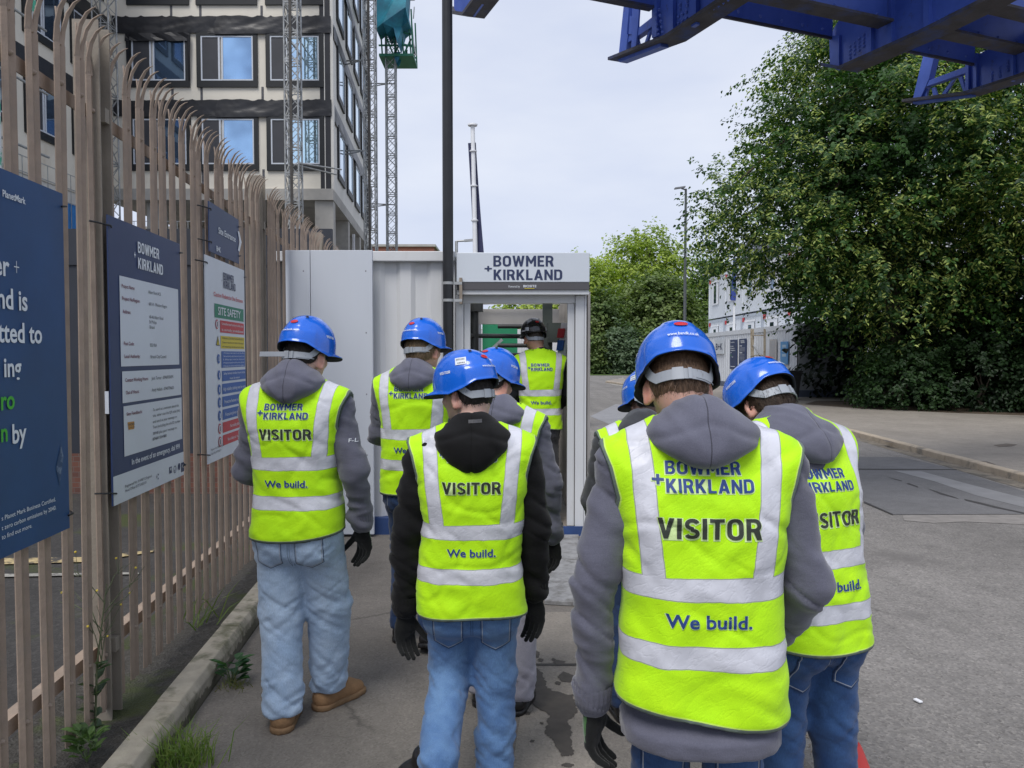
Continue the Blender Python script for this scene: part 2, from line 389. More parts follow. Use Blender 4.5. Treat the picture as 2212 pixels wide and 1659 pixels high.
pixsheet('road_dust', [Z5(*q) for q in [(700,1310),(1900,1306),(1900,1400),(1300,1372),(1000,1385),(720,1360)]], .004, mat('road dust', (.22,.205,.19), .9, .18, 6))
for q in ([(1560,650),(1680,636),(1790,645),(1740,662),(1620,668)], [(1380,800),(1500,805),(1590,835),(1480,836)], [(500,600),(560,606),(640,632),(560,622)]): sheet('footway_stain', [tuple(onz(*Z5(*p), .1))[:2] for p in q], .104, mat('footway stain', (.12,.10,.082), .9, .2, 9))
pixsheet('road_patch', [(1275,899),(1360,935),(1420,935),(1420,880),(1330,873)], .004, ground_mat('pale asphalt', (.26,.262,.275), (.32,.32,.33), (.2,.2,.21), 100, big=.1))
pixsheet('road_marking', [(1312,826),(1324,832),(1372,838),(1372,834),(1330,829),(1322,825),(1348,818),(1346,815)], .006, M_whiteline)
M_slab = ground_mat('path concrete', (.24,.215,.185), (.30,.27,.235), (.17,.155,.135), 110, big=.14, bump=.3, stain=(.15,.135,.115), stain_p=(.6,.68), stain_sc=1.4)
pixsheet('footpath_slab', [(1160,1322),(1246,1322),(1262,1440),(1290,1700),(1100,1700),(1140,1440)], .006, M_slab)
pixsheet('footpath_joint', [(1158,1433),(1256,1433),(1257,1438),(1157,1438)], .008, mat('path joint', (.06,.055,.05), .9, .2, 20))
def blob(name, pts, z, m, amp, seed):
    g = random.Random(seed); q = [onz(x, y, z) for x, y in pts]; out = []
    for i in range(len(q)):
        a, b = q[i], q[(i+1) % len(q)]; d = b-a; n = Vector((d.y,-d.x,0)).normalized()
        v = 0
        for k in range(14): v = v*.6 + g.uniform(-amp,amp)*.6; out.append(tuple(a + d*(k/14) + n*v*min(1, k/3, (14-k)/3))[:2])
    return sheet(name, out, z, m)
m_st = mat('damp stain', (.062,.053,.045), .7, .25, 14)
blob('footpath_stain', [(1150,1440),(1172,1452),(1180,1478),(1192,1492),(1240,1500),(1248,1535),(1226,1560),(1236,1600),(1240,1628),(1215,1634),(1196,1600),(1176,1580),(1188,1545),(1150,1520),(1146,1480)], .0085, m_st, .014, 3)
for i, (x, y, w, h) in enumerate(((1158,1412,8,9),(1208,1430,14,5),(1222,1462,18,12),(1196,1424,5,3),(1168,1425,7,4),(1140,1540,6,4),(1226,1652,14,5),(1150,1600,5,3),(1170,1562,4,3),(1205,1475,8,4))):
    blob('footpath_stain', [(x-w,y),(x-w*.3,y-h),(x+w,y-h*.3),(x+w*.6,y+h),(x-w*.5,y+h*.8)], .0085, m_st, .004, 20+i)
pixsheet('yard_line', [(-40,1206),(200,1203),(334,1187),(330,1192),(200,1213),(-40,1220)], .002, M_yellow)
pixsheet('yard_line', [(-40,1240),(300,1236),(300,1240),(-40,1247)], .002, M_whiteline)

# ---------------------------------------------------------------- palisade fence
M_bwhite = mat('board white', (.62,.66,.71), .45, .04, 3)
M_pale = mat('brown fence paint', (.31,.238,.184), .75, .16, 9, .2, 90, c2=(.26,.21,.172), p=(.5,.68))
M_post = mat('grey brown post', (.25,.218,.178), .75, .14, 7, .2, 90)
fence = empty('palisade_fence', (fx(6), 6, .1), 0, 'tall brown steel palisade fence with curved spiked tips along the kerb', 'fence')
def pale_mesh():
    mb = MB(); w = .07
    prof = [(-.5*w,0),(-.30*w,.012),(-.10*w,.002),(.10*w,.002),(.30*w,.012),(.5*w,0)]     # along the fence, towards the street
    z0, z1 = .15, 2.80
    def P3(u, o, z): return FT*u + FN*o + Vector((0,0,z))
    def slab(rows):                                                                       # rows of profile points, given a back face
        n = len(rows[0]); vs = [q for r in rows for q in r]; m = len(vs)
        vs += [q - FN*.004 for q in vs]; fs = []
        for i in range(len(rows)-1):
            for k in range(n-1):
                a = i*n+k; fs.append((a,a+1,a+n+1,a+n)); fs.append((m+a,m+a+n,m+a+n+1,m+a+1))
            a = i*n; fs.append((a,a+n,m+a+n,m+a)); a = i*n+n-1; fs.append((a,m+a,m+a+n,a+n))
        fs.append(tuple([m+k for k in range(n)] + [k for k in reversed(range(n))]))
        mb.add(vs, fs)
    slab([[P3(u,o,z0) for u,o in prof], [P3(u,o,z1) for u,o in prof]])
    for lo, side in ((0,-1),(2,0),(3,1)):                                                # three prongs, outer pair curling to the street
        a, b = prof[lo], prof[lo+2] if lo+2 < len(prof) else prof[-1]
        if side == 0: a, b = prof[2], prof[3]
        rows = []
        for t in (0,.25,.5,.75,.92,1.0):
            zz = z1 + (.19 if side else .14)*math.sin(t*1.35)/math.sin(1.35); cv = (.068*t**2.3 + .012*t) if side else -.01*t
            c = ((a[0]+b[0])/2 + side*.012*t, (a[1]+b[1])/2); hw = (b[0]-a[0])/2*(1 - t**2.6)+.0015
            rows.append([P3(c[0]-hw, a[1]*(1-t)+cv, zz), P3(c[0], c[1]+.008*(1-t)+cv, zz), P3(c[0]+hw, b[1]*(1-t)+cv, zz)])
        slab(rows)
    for z in (.385, 2.66): mb.dome(P3(.0,.004,z), FN, .011, .012)
    return mb
proto = None
posts = [3.27 + 2.75*k for k in range(-1, 4)]
d = .35; cnt = 0
while d < 11.6:
    if min(abs(d-q) for q in posts) > .055:
        if proto is None: proto = pale_mesh().build('pale', M_pale, None)
        o = proto if cnt == 0 else proto.copy()
        if cnt: col.objects.link(o)
        o.parent = fence
        o.location = Vector((fx(d), d, random.uniform(-.012,.012))) - Vector(fence.location)
        o.rotation_euler = (0, random.uniform(-.006,.006), random.uniform(-.05,.05)); cnt += 1
    d += .1505
for z in (.385, 2.66):
    mb = MB(); a = Vector((fx(.2,-.035), .2, z)); b = Vector((fx(11.7,-.035), 11.7, z))
    mb.bar(a, b, .006, .055); mb.bar(a - FN*.025 + Vector((0,0,.0245)), b - FN*.025 + Vector((0,0,.0245)), .045, .005)
    mb.build('rail', M_pale, fence)
for q in posts:
    mb = MB(); c = Vector((fx(q, -.03), q, 0))
    for s in (-1, 1): mb.obox(c + FT*s*.05 + Vector((0,0,1.53)), FN*.052, FT*.004, Vector((0,0,1.5)))
    mb.obox(c + Vector((0,0,1.53)), FN*.004, FT*.0455, Vector((0,0,1.497)))
    for z in (.4, 2.66): mb.obox(c + FN*.03 + FT*.02 + Vector((0,0,z)), FN*.02, FT*.02, Vector((0,0,.03)))
    po_ = mb.build('post', M_post, fence)
    if abs(q-3.27) < .1:
        lb = MB(); c2 = at(228, 870, 3.20); lb.obox((c2.x, q-.059, c2.z), (.008,0,0), (0,.0015,0), (0,0,.047)); lb.build('label', M_bwhite, po_)

# ---------------------------------------------------------------- boards on the fence
M_navy = mat('navy board', (.020,.040,.118), .45, .10, 2.5)
M_navy2 = mat('weathered blue board', (.018,.066,.185), .5, .12, 2.2, c2=(.017,.055,.15), p=(.45,.7))
M_bwhite = mat('board white', (.62,.66,.71), .45, .04, 3)
M_bpale = mat('letter white', (.72,.76,.80), .5, .03, 3)
M_red = mat('sign red', (.50,.035,.045), .5, .06, 5); M_grn = mat('sign green', (.012,.20,.115), .5, .06, 5)
M_yel = mat('sign yellow', (.62,.50,.03), .5, .06, 5); M_blu = mat('sign blue', (.025,.105,.36), .5, .06, 5)
M_maroon = mat('text maroon', (.16,.02,.05), .6, .05, 5); M_ink = mat('text ink', (.06,.065,.08), .6, .05, 5)
M_lnavy = mat('letter navy', (.022,.035,.095), .5, .05, 5); M_lime = mat('letter green', (.06,.42,.035), .5, .05, 5)
M_orange = mat('logo orange', (.50,.25,.05), .5, .05, 5)
T = [('BOWMER',.02),('BOWMER',.04),('KIRKLAND',.04),('+',.04),('VISITOR',.04),('We build.',.04),('KIRKLAND',.02),('+',.02),('VISITOR',.02),('We build.',.02),('BOWMER',.052),('KIRKLAND',.052),('+',.052),('VISITOR',.052),('We build.',.052),
     ('www.bandk.co.uk',.012),('VISITOR',.01),('Powered by',0.0),('BIOSITE',.02),('Site Entrance',.015),('B+K',.02),('PlanetMark',.02),('Bowmer',.02),('+',-.022),
     ('Kirkland is',.02),('committed to',.02),('ing',.02),('ro',.02),('carbo',.02),('n',.02),('by',.02),("s Planet Mark Business Certified,",0.0),("t zero carbon emissions by 2040.",0.0),('to find out more.',0.0),
     ('Caution Pedestrian Site Entrance',.012),('SITE SAFETY',.012),('Unauthorised entry to this site',.0),('is strictly prohibited',.0),('WARNING CONSTRUCTION IN PROGRESS',0.),('Parents are advised to warn children of the dangers',0.),('of entering construction sites',0.),
     ('Safety helmets including 4-point straps',0.),('must be worn',0.),('High visibility clothing must be worn',0.),('Protective footwear must be worn',0.),('Protective gloves must be worn',0.),('No mobile phones',0.),('No e-bikes or e-scooters',0.),
     ('1. All visitors must report to the site office',0.),('2. Personnel must be inducted before starting work on site',0.),('3. Safety signs must be observed',0.),('4. Protective equipment must be worn at all times',0.),('5. All persons on site must comply with the regulations',0.),
     ('In the event of an emergency, dial 999',.015),('Registered No. 01498712 England.',0.),('Head Office 01773 853131',0.),('Site Feedback:',.012),('To send us a comment about this',0.),('site, either scan the QR code (left)',0.),('and send us your message or',0.),('Text (including the site ID number',0.),('38948 plus your message to',0.),('07400 334 880',0.01),
     ('Contact Working Hours:',.012),('Jack Turner - 07469356591',0.),('Out of Hours:',.012),('Andy Hollick - 07407796635',0.),('Project Name:',.012),('Albert Road ACE',0.),('Project No/Region:',.012),('68114 - Western Region',0.),('Address:',.012),('40-46 Albert Road',0.),('St Philips',0.),('Bristol',0.),('Post Code:',.012),('BS2 0XA',0.),('Local Authority:',.012),('Bristol City Council',0.),('WORK',.015),('WALLET',0.),('!',.02),('F-L',.0)]
prepare_text(T)

class Board:
    """a flat board on the fence: everything on it is placed by measuring the photograph onto its plane"""
    def __init__(s, name, d0, d1, z0, z1, m, label, off=.05, thick=.006):
        s.n = FN; s.p0 = Vector((fx(d0, off), d0, 0)); s.d0 = d0
        s.e = empty(name, (fx((d0+d1)/2, off), (d0+d1)/2, z0), 0, label, 'sign', 'boards cable-tied to the palisade fence')
        s.u1 = (Vector((fx(d1, off), d1, 0)) - s.p0).length
        mb = MB(); mb.prism([s.W(0,z0,0), s.W(s.u1,z0,0), s.W(s.u1,z1,0), s.W(0,z1,0)], -FN*thick); mb.build('panel', m, s.e)
        s.lay = {}; s.z0, s.z1, s.off = z0, z1, off
    def W(s, u, v, o): return s.p0 + FT*u + Vector((0,0,v)) + FN*o
    def uv(s, x, y):
        p = onplane(x, y, s.p0, s.n) - s.p0; return p.dot(FT), p.z
    def put(s, pts2, faces, m, o):
        L = s.lay.setdefault(m.name, [m, MB()])[1]
        L.add([s.W(q[0], q[1], o) for q in pts2], faces)
    def quad(s, pix, m, o=.002, level=True):
        q = [s.uv(*p) for p in pix]
        if level:
            u0 = (q[0][0]+q[3][0])/2; u1 = (q[1][0]+q[2][0])/2; v1 = (q[0][1]+q[1][1])/2; v0 = (q[2][1]+q[3][1])/2
            q = [(u0,v1),(u1,v1),(u1,v0),(u0,v0)]
        s.put(q, [(3,2,1,0)], m, o); return q
    def text(s, t, xl, yb, xr, h, m, off=0.0, anchor='l', nat=False, o=.004):
        """xl, yb: left end of the baseline; xr: right end; h: cap height in pixels there"""
        ul, vb = s.uv(xl, yb); _, vt = s.uv(xl, yb-h)
        if nat: v, f = text2d(t, ul, vb, vt-vb, None, off, anchor)
        else:
            r = ray(xr, 800); n = s.n; o0 = Vector((0,0,EYE)); ur = (o0 + r*((s.p0-o0).dot(n)/r.dot(n)) - s.p0).dot(FT)
            v, f = text2d(t, ul, vb, vt-vb, ur-ul, off)
        s.put(v, f, m, o)
    def disc(s, x, y, ry, m, o=.003, n=18, inner=None):
        u, v = s.uv(x, y); _, v2 = s.uv(x, y-ry); r = v2-v
        if inner is None: s.put([(u+r*math.cos(2*math.pi*k/n), v+r*math.sin(2*math.pi*k/n)) for k in range(n)], [tuple(range(n))], m, o)
        else:
            pts = [(u+r*q*math.cos(2*math.pi*k/n), v+r*q*math.sin(2*math.pi*k/n)) for q in (1,inner) for k in range(n)]
            s.put(pts, [(k,(k+1)%n,n+(k+1)%n,n+k) for k in range(n)], m, o)
        return u, v, r
    def rect(s, u0, v0, u1, v1, m, o=.005): s.put([(u0,v0),(u1,v0),(u1,v1),(u0,v1)], [(0,1,2,3)], m, o)
    def done(s, names, ties=True):
        for k, (m, mb) in s.lay.items(): link_mesh(names.get(k, 'lettering'), mb.v, mb.f, m, s.e)
        if ties:
            for u in (.02, s.u1-.02):
                for v in (s.z0+.05, s.z1-.05):
                    mb = MB(); sg = -1 if u < .1 else 1
                    mb.tube([s.W(u,v,.006), s.W(u+sg*.02,v+.004,.012), s.W(u+sg*.06,v+.012,-.03), s.W(u+sg*.075,v+.014,-.05)], .004, 6)
                    mb.build('cable_tie', M_black, s.e)
ZA = lambda x, y: (x*.2697, 461+y*.2697)                       # enlarged views used for measuring
ZB = lambda x, y: (216.9+x*.1831, 813.4+y*.1831)
def tx(b, Z, t, xl, yb, xr, h, m, off=0., k=.2697): X, Y = Z(xl, yb); b.text(t, X, Y, Z(xr, yb)[0], h*k, m, off)

b = Board('sign_board', .62, 2.84, 1.008, 2.24, M_navy2, 'large faded blue board with green and white slogan at the near end of the fence')
b.text('PlanetMark', 3, 424, 61, 15.5, M_bpale, .02)
for t, x, y, h, m in (('Bowmer',18,597,46,M_bpale),('Kirkland is',57,671,44,M_bpale),('committed to',88.5,741,42,M_bpale),('ing',44,812,42,M_bpale),('ro',29.5,882,42,M_lime),('by',55,952,42,M_bpale)):
    b.text(t, x, y, 0, h, m, .02, 'r', True)
b.text('n', 14, 952, 0, 42, M_lime, .02, 'r', True); b.text('carbo', -12, 952, 0, 42, M_lime, .02, 'r', True)
b.text('+', 28, 597, 44, 44, M_bpale, -.022)
for t, yl, xr in (("s Planet Mark Business Certified,",1125,111),("t zero carbon emissions by 2040.",1146,112),('to find out more.',1166,58.5)):
    b.text(t, 1, yl, xr, 10.5, M_bpale, 0.)
b.quad([(120,1010),(131,960),(136,985),(128,1050)], mat('scuff', (.16,.21,.30), .6, .3, 30, c2=(.03,.065,.145), p=(.45,.55)), .0015, False)
b.done({}, True)

b = Board('sign_board', 3.21, 4.06, 1.015, 2.232, M_navy, 'navy and white project information board with contact panels')
tx(b, ZA, 'BOWMER', 1098, 313, 1284, 88, M_bpale, .02); tx(b, ZA, 'KIRKLAND', 1100, 440, 1312, 88, M_bpale, .02); tx(b, ZA, '+', 1068, 352, 1096, 66, M_bpale, .02)
for q in ([(945,490),(1415,612),(1440,1215),(972,1220)], [(972,1260),(1443,1248),(1448,1458),(980,1513)]): b.quad([ZA(*p) for p in q], M_bwhite)
b.quad([ZB(*p) for p in [(262,342),(948,255),(965,745),(282,930)]], M_bwhite)
uA, vA = b.uv(*ZB(215,1160)); b.rect(0, 1.0155, b.u1, vA, M_bwhite, .002)
for t, x, y, xr in (('Project Name:',968,592,1085),('Project No/Region:',972,692,1125),('Address:',977,798,1050),('Post Code:',987,1055,1072),('Local Authority:',990,1158,1118),('Contact Working Hours:',997,1350,1180),('Out of Hours:',1002,1450,1105)):
    tx(b, ZA, t, x, y, xr, 30, M_maroon, .012)
for t, x, y, xr in (('Albert Road ACE',1182,640,1292),('68114 - Western Region',1187,735,1340),('40-46 Albert Road',1190,840,1308),('St Philips',1190,880,1254),('Bristol',1193,922,1238),('BS2 0XA',1197,1067,1253),('Bristol City Council',1200,1160,1327),('Jack Turner - 07469356591',1208,1333,1380),('Andy Hollick - 07407796635',1210,1427,1385)):
    tx(b, ZA, t, x, y, xr, 27, M_ink, 0.)
K = .1831
tx(b, ZB, 'Site Feedback:', 300, 463, 475, 40, M_maroon, .012, K)
for t, y, xr in (('To send us a comment about this',410,910),('site, either scan the QR code (left)',478,922),('and send us your message or',550,885),('Text (including the site ID number',615,925),('38948 plus your message to',690,880),('07400 334 880',755,758)):
    tx(b, ZB, t, 610, y, xr, 34, M_ink, .01 if t[0] == '0' else 0., K)
b.quad([ZB(*p) for p in [(312,540),(390,528),(390,618),(322,628)]], M_orange, .0035, False); tx(b, ZB, 'WORK', 318, 585, 386, 28, M_ink, .015, K); tx(b, ZB, 'WALLET', 326, 618, 386, 20, M_ink, 0., K)
tx(b, ZB, 'In the event of an emergency, dial 999', 362, 1040, 912, 70, M_bpale, .015, K)
tx(b, ZB, 'Registered No. 01498712 England.', 283, 1312, 577, 34, M_ink, 0., K); tx(b, ZB, 'Head Office 01773 853131', 283, 1366, 510, 34, M_ink, 0., K)
for x0, y0, x1, y1 in ((805,1062,836,1145),(946,1010,980,1125)):
    b.quad([ZB(x0,y0+5),ZB(x1,y0),ZB(x1,y1-8),ZB(x0,y1)], M_lnavy, .0035)
    b.disc(*ZB((x0+x1)/2,(y0+y1)/2-12), 3.4, M_bwhite, .0045)
b.disc(*ZB(872,1095), 8.2, M_lnavy, .0035, inner=.8); u, v, r = b.disc(*ZB(921,1062), 7.6, M_lnavy, .0035)
u, v = b.uv(*ZB(872,1098)); b.put([(u-.012,v+.004),(u-.003,v-.012),(u+.016,v+.016),(u-.002,v-.004)], [(0,1,2,3)], M_lnavy, .004)
for k in range(3):
    u, v = b.uv(*ZB(668,1180)); a0 = k*2.094+.5
    b.put([(u+.016*math.cos(a0+a)*q, v+.016*math.sin(a0+a)*q) for a, q in ((0,1),(.9,1),(.9,.5),(0,.5))], [(0,1,2,3)], M_lnavy, .004)
b.done({'board white': 'white_panel', 'logo orange': 'emblem', 'letter navy': 'emblem'})

b = Board('sign_board', 4.56, 5.2, 2.262, 2.556, M_navy, 'small navy board pointing to the site entrance with a white chevron')
tx(b, ZA, 'Site Entrance', 1745, 158, 1896, 52, M_bpale, .015); tx(b, ZA, 'B+K', 1730, 300, 1776, 44, M_bpale, .02)
q = [b.uv(*ZA(*p)) for p in [(1899,142),(1912,146),(1930,232),(1914,306),(1901,296),(1914,226)]]
b.put(q, [(0,5,2,1),(5,4,3,2)], M_bpale, .004); b.done({})

b = Board('sign_board', 4.475, 5.32, 1.012, 2.232, M_bwhite, 'white site safety board with coloured warning panels behind the leftmost visitor')
tx(b, ZA, 'BOWMER', 1785, 533, 1878, 62, M_lnavy, .02); tx(b, ZA, 'KIRKLAND', 1787, 598, 1891, 62, M_lnavy, .02); tx(b, ZA, '+', 1772, 552, 1785, 42, M_lnavy, .02)
tx(b, ZA, 'Caution Pedestrian Site Entrance', 1708, 660, 1948, 36, M_red, .012)
b.quad([ZA(*p) for p in [(1714,713),(1947,775),(1950,872),(1718,828)]], M_grn); tx(b, ZA, 'SITE SAFETY', 1742, 810, 1928, 66, M_bpale, .012)
def block(q, m, lines, mt, x0=1772, k=None):
    r = b.quad([ZA(*p) for p in q], m); u0, u1, v1, v0 = r[0][0], r[1][0], r[0][1], r[3][1]; n = len(lines)
    for i, t in enumerate(lines):
        hh = (v1-v0)/n; h = hh*.46 if n > 1 else hh*.34
        v, f = text2d(t, (u0+u1)/2, v1 - hh*(i+.5) - h*.5, h, (u1-u0)*(.9 if len(t) > 14 else .42), 0., 'c'); b.put(v, f, mt, .004)
    return u0, u1, v0, v1
block([(1760,848),(1950,890),(1952,978),(1762,945)], M_red, ['Unauthorised entry to this site','is strictly prohibited'], M_bpale)
block([(1765,975),(1955,1000),(1955,1090),(1767,1078)], M_yel, ['WARNING CONSTRUCTION IN PROGRESS','Parents are advised to warn children of the dangers','of entering construction sites'], M_ink)
block([(1768,1100),(1958,1110),(1962,1230),(1775,1232)], M_blu, ['1. All visitors must report to the site office','2. Personnel must be inducted before starting work on site','3. Safety signs must be observed','4. Protective equipment must be worn at all times','5. All persons on site must comply with the regulations'], M_bpale)
rows = [block([(1775,1255),(1965,1255),(1965,1333),(1778,1335)], M_blu, ['Safety helmets including 4-point straps','must be worn'], M_bpale)]
u0, u1, v0, v1 = rows[0]; hgt, pit = v1-v0, (v1-v0)*1.24
for i, (t, m) in enumerate((('High visibility clothing must be worn',M_blu),('Protective footwear must be worn',M_blu),('Protective gloves must be worn',M_blu),('No mobile phones',M_red),('No e-bikes or e-scooters',M_red))):
    vv1 = v1 - pit*(i+1); b.rect(u0, vv1-hgt, u1, vv1, m, .002)
    w = (u1-u0)*min(.94, len(t)*.027); v, f = text2d(t, (u0+u1)/2, vv1-hgt*.68, hgt*.34, w, 0., 'c'); b.put(v, f, M_bpale, .004)
    u, vc, r = (u0-.062, vv1-hgt*.5, hgt*.5)
    n = 16
    b.put([(u+r*math.cos(2*math.pi*k/n), vc+r*math.sin(2*math.pi*k/n)) for k in range(n)], [tuple(range(n))], m, .003)
    if m is M_red: b.put([(u+r*.74*math.cos(2*math.pi*k/n), vc+r*.74*math.sin(2*math.pi*k/n)) for k in range(n)], [tuple(range(n))], M_bwhite, .004)
    b.rect(u-r*.22, vc-r*.5, u+r*.22, vc+r*.45, M_bpale if m is M_blu else M_ink, .005)
for (x, y), m in (((1735,887),M_red),((1748,1165),M_blu),((1752,1295),M_blu)):
    u, vc, r = b.disc(*ZA(x,y), 10.5, m, .003)
    if m is M_red: b.disc(*ZA(x,y), 7.8, M_bwhite, .004)
    b.rect(u-r*.2, vc-r*.5, u+r*.2, vc+r*.5, M_bpale if m is M_blu else M_ink, .005)
q = [b.uv(*ZA(*p)) for p in [(1729,1056),(1757,1060),(1742,978)]]; b.put(q, [(0,1,2)], M_ink, .003)
c0 = (sum(p[0] for p in q)/3, sum(p[1] for p in q)/3); b.put([(c0[0]+(p[0]-c0[0])*.8, c0[1]+(p[1]-c0[1])*.8) for p in q], [(0,1,2)], M_yel, .004)
v, f = text2d('!', c0[0], c0[1]-.014, .034, None, .02, 'c'); b.put(v, f, M_ink, .005)
b.rect(.03, 1.07, .30, 1.074, M_bwhite, .002)
for i, t in enumerate(('Registered No. 01498712 England.','Head Office 01773 853131')):
    v, f = text2d(t, .05, 1.085-.026*i, .013, .26 if i == 0 else .2, 0.); b.put(v, f, M_ink, .004)
b.done({'sign green':'panel','sign red':'panel','sign yellow':'panel','sign blue':'panel','board white':'panel'})

# ---------------------------------------------------------------- dark hoarding across the yard
hz = empty('hoarding', (-6,9.2,0), 0, 'dark panelled hoarding on a low brick wall beyond the yard', 'hoarding')
m_hd = mat('dark hoarding', (.02,.024,.034), .6, .2, 1.5); mb = MB()
for i in range(9): mb.box((-14+1.32*i, 9.2, .47), (-14+1.32*i+1.3, 9.26, 3.15))
mb.box((-14, 9.18, 2.72), (-2.3, 9.199, 2.78)); mb.build('panel', m_hd, hz)
def brick_mat(name, c1, c2, mo, sc):
    m, nt, N, L, bs = new_mat(name); t = N.new('ShaderNodeTexCoord'); mp = N.new('ShaderNodeMapping'); mp.inputs['Rotation'].default_value = (R(90),0,0)
    L.new(t.outputs['Object'], mp.inputs['Vector']); br = N.new('ShaderNodeTexBrick'); L.new(mp.outputs['Vector'], br.inputs['Vector'])
    br.inputs['Color1'].default_value = (*c1,1); br.inputs['Color2'].default_value = (*c2,1); br.inputs['Mortar'].default_value = (*mo,1); br.inputs['Scale'].default_value = sc
    br.inputs['Mortar Size'].default_value = .012; L.new(br.outputs['Color'], bs.inputs['Base Color']); bs.inputs['Roughness'].default_value = .9; return m
m_br = brick_mat('dark brick', (.15,.06,.04), (.10,.045,.035), (.12,.11,.10), 4.0)
mb = MB(); mb.box((-14,9.17,-.02),(-2.3,9.3,.468)); mb.build('brick_wall', m_br, hz)
# ================================================================ BUILDING UNDER CONSTRUCTION
M_cream = mat('cream panel', (.76,.715,.62), .85, .06, .7, .1, 30, c2=(.62,.55,.44), p=(.58,.75))
M_cream2 = mat('pale panel', (.70,.68,.63), .85, .08, .7, .1, 30)
M_memb = mat('black membrane', (.022,.022,.025), .38, .3, 1.4, .9, 2.2)
M_tape = mat('grey tape', (.09,.09,.10), .6, .5, 14)
M_wframe = mat('window frame white', (.62,.66,.72), .4, .04, 3)
M_wdark = mat('grey window panel', (.045,.047,.055), .5, .12, 2)
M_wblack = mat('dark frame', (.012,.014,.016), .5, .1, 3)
def glass_mat(name, c, r=.04, var=.25):
    m, nt, N, L, b = new_mat(name); n = tex_noise(nt, .35, 3)
    L.new(ramp(nt, n.outputs['Fac'], .35, tuple(q*(1-var) for q in c), .65, tuple(min(1,q*(1+var)) for q in c)).outputs['Color'], b.inputs['Base Color'])
    b.inputs['Metallic'].default_value = .85; b.inputs['Roughness'].default_value = r
    n2 = tex_noise(nt, .9, 2); add_bump(nt, b, n2.outputs['Fac'], .05, .05); return m
M_glass = glass_mat('window glass', (.58,.78,1.0), var=.18); M_glass_refl = glass_mat('window glass painted reflections', (.30,.47,.76), var=.5); M_glassd = glass_mat('window glass dark', (.14,.22,.34))  # second tint paints broken reflections into the panes, third the darker reflected surroundings
bld = empty('building', (-11.5,31,0), 0, 'unfinished multi storey building with cream panels, black membrane and new windows', 'building')
FY = 30.9; K = FY/FPX
bx = lambda x: (x-CX)*K
bz = lambda y: EYE + (HORIZON-y)*K
def pxbox(mb, x0, y0, x1, y1, ya, yb, mi=0): mb.box((bx(x0), ya, bz(y1)), (bx(x1), yb, bz(y0)), mi)
XL, XR = -16.2, bx(722)
mb = MB(); mb.box((XL, FY, bz(412)), (XR-.02, FY+.3, 22.5)); mb.build('front_wall', M_cream, bld)
def ragged(mb, x0, y0, x1, y1, ya, drop=.12, n=60):
    """a hanging sheet of membrane with folds and an uneven lower edge"""
    X0, X1, Z0, Z1 = bx(x0), bx(x1), bz(y1), bz(y0); rows = []
    for j in range(9):
        t = j/8; pp = np.array([[(X0+(X1-X0)*i/n)*1.1 + t*1.5, t*2.2, x0*.1] for i in range(n+1)]); q1 = noise3(pp*np.array([1.5,1,1]), 3); q2 = 1-2*np.abs(noise3(pp*np.array([3.2,2.2,1]), 5))
        rows.append([(X0+(X1-X0)*i/n, ya - .08 - .045*(q1[i]+.5*q2[i])*(.3+.7*t), Z1+(Z0-Z1)*t - (.10*abs(q1[i]) if j == 8 else 0) + (.04*q2[i] if j == 0 else 0)) for i in range(n+1)])
    vs = [p for r in rows for p in r]; w = n+1
    mb.add(vs, [(a*w+i, a*w+i+1, (a+1)*w+i+1, (a+1)*w+i) for a in range(8) for i in range(n)], 0, True)
    mb.add([(p[0],p[1]+.012,p[2]) for p in vs], [(a*w+i, (a+1)*w+i, (a+1)*w+i+1, a*w+i+1) for a in range(8) for i in range(n)], 0, True)
for (y0, y1) in ((-118,-86), (50,84), (225,258)):
    mb = MB()
    for xa, xb in ((258,478),(476,722)): ragged(mb, xa, y0, xb, y1, FY)
    mb.build('membrane_strip', M_memb, bld)
mb = MB(); pxbox(mb, 697, -400, 719, 412, FY-.02, FY-.003); mb.build('membrane_strip', M_memb, bld)
mb = MB()
for y0, y1 in ((26,50),(-145,-118),(196,225),(370,411)):
    for x in (380,442,572): pxbox(mb, x, y0, x+5, y1, FY-.012, FY-.004)
mb.build('sealing_tape', M_tape, bld)
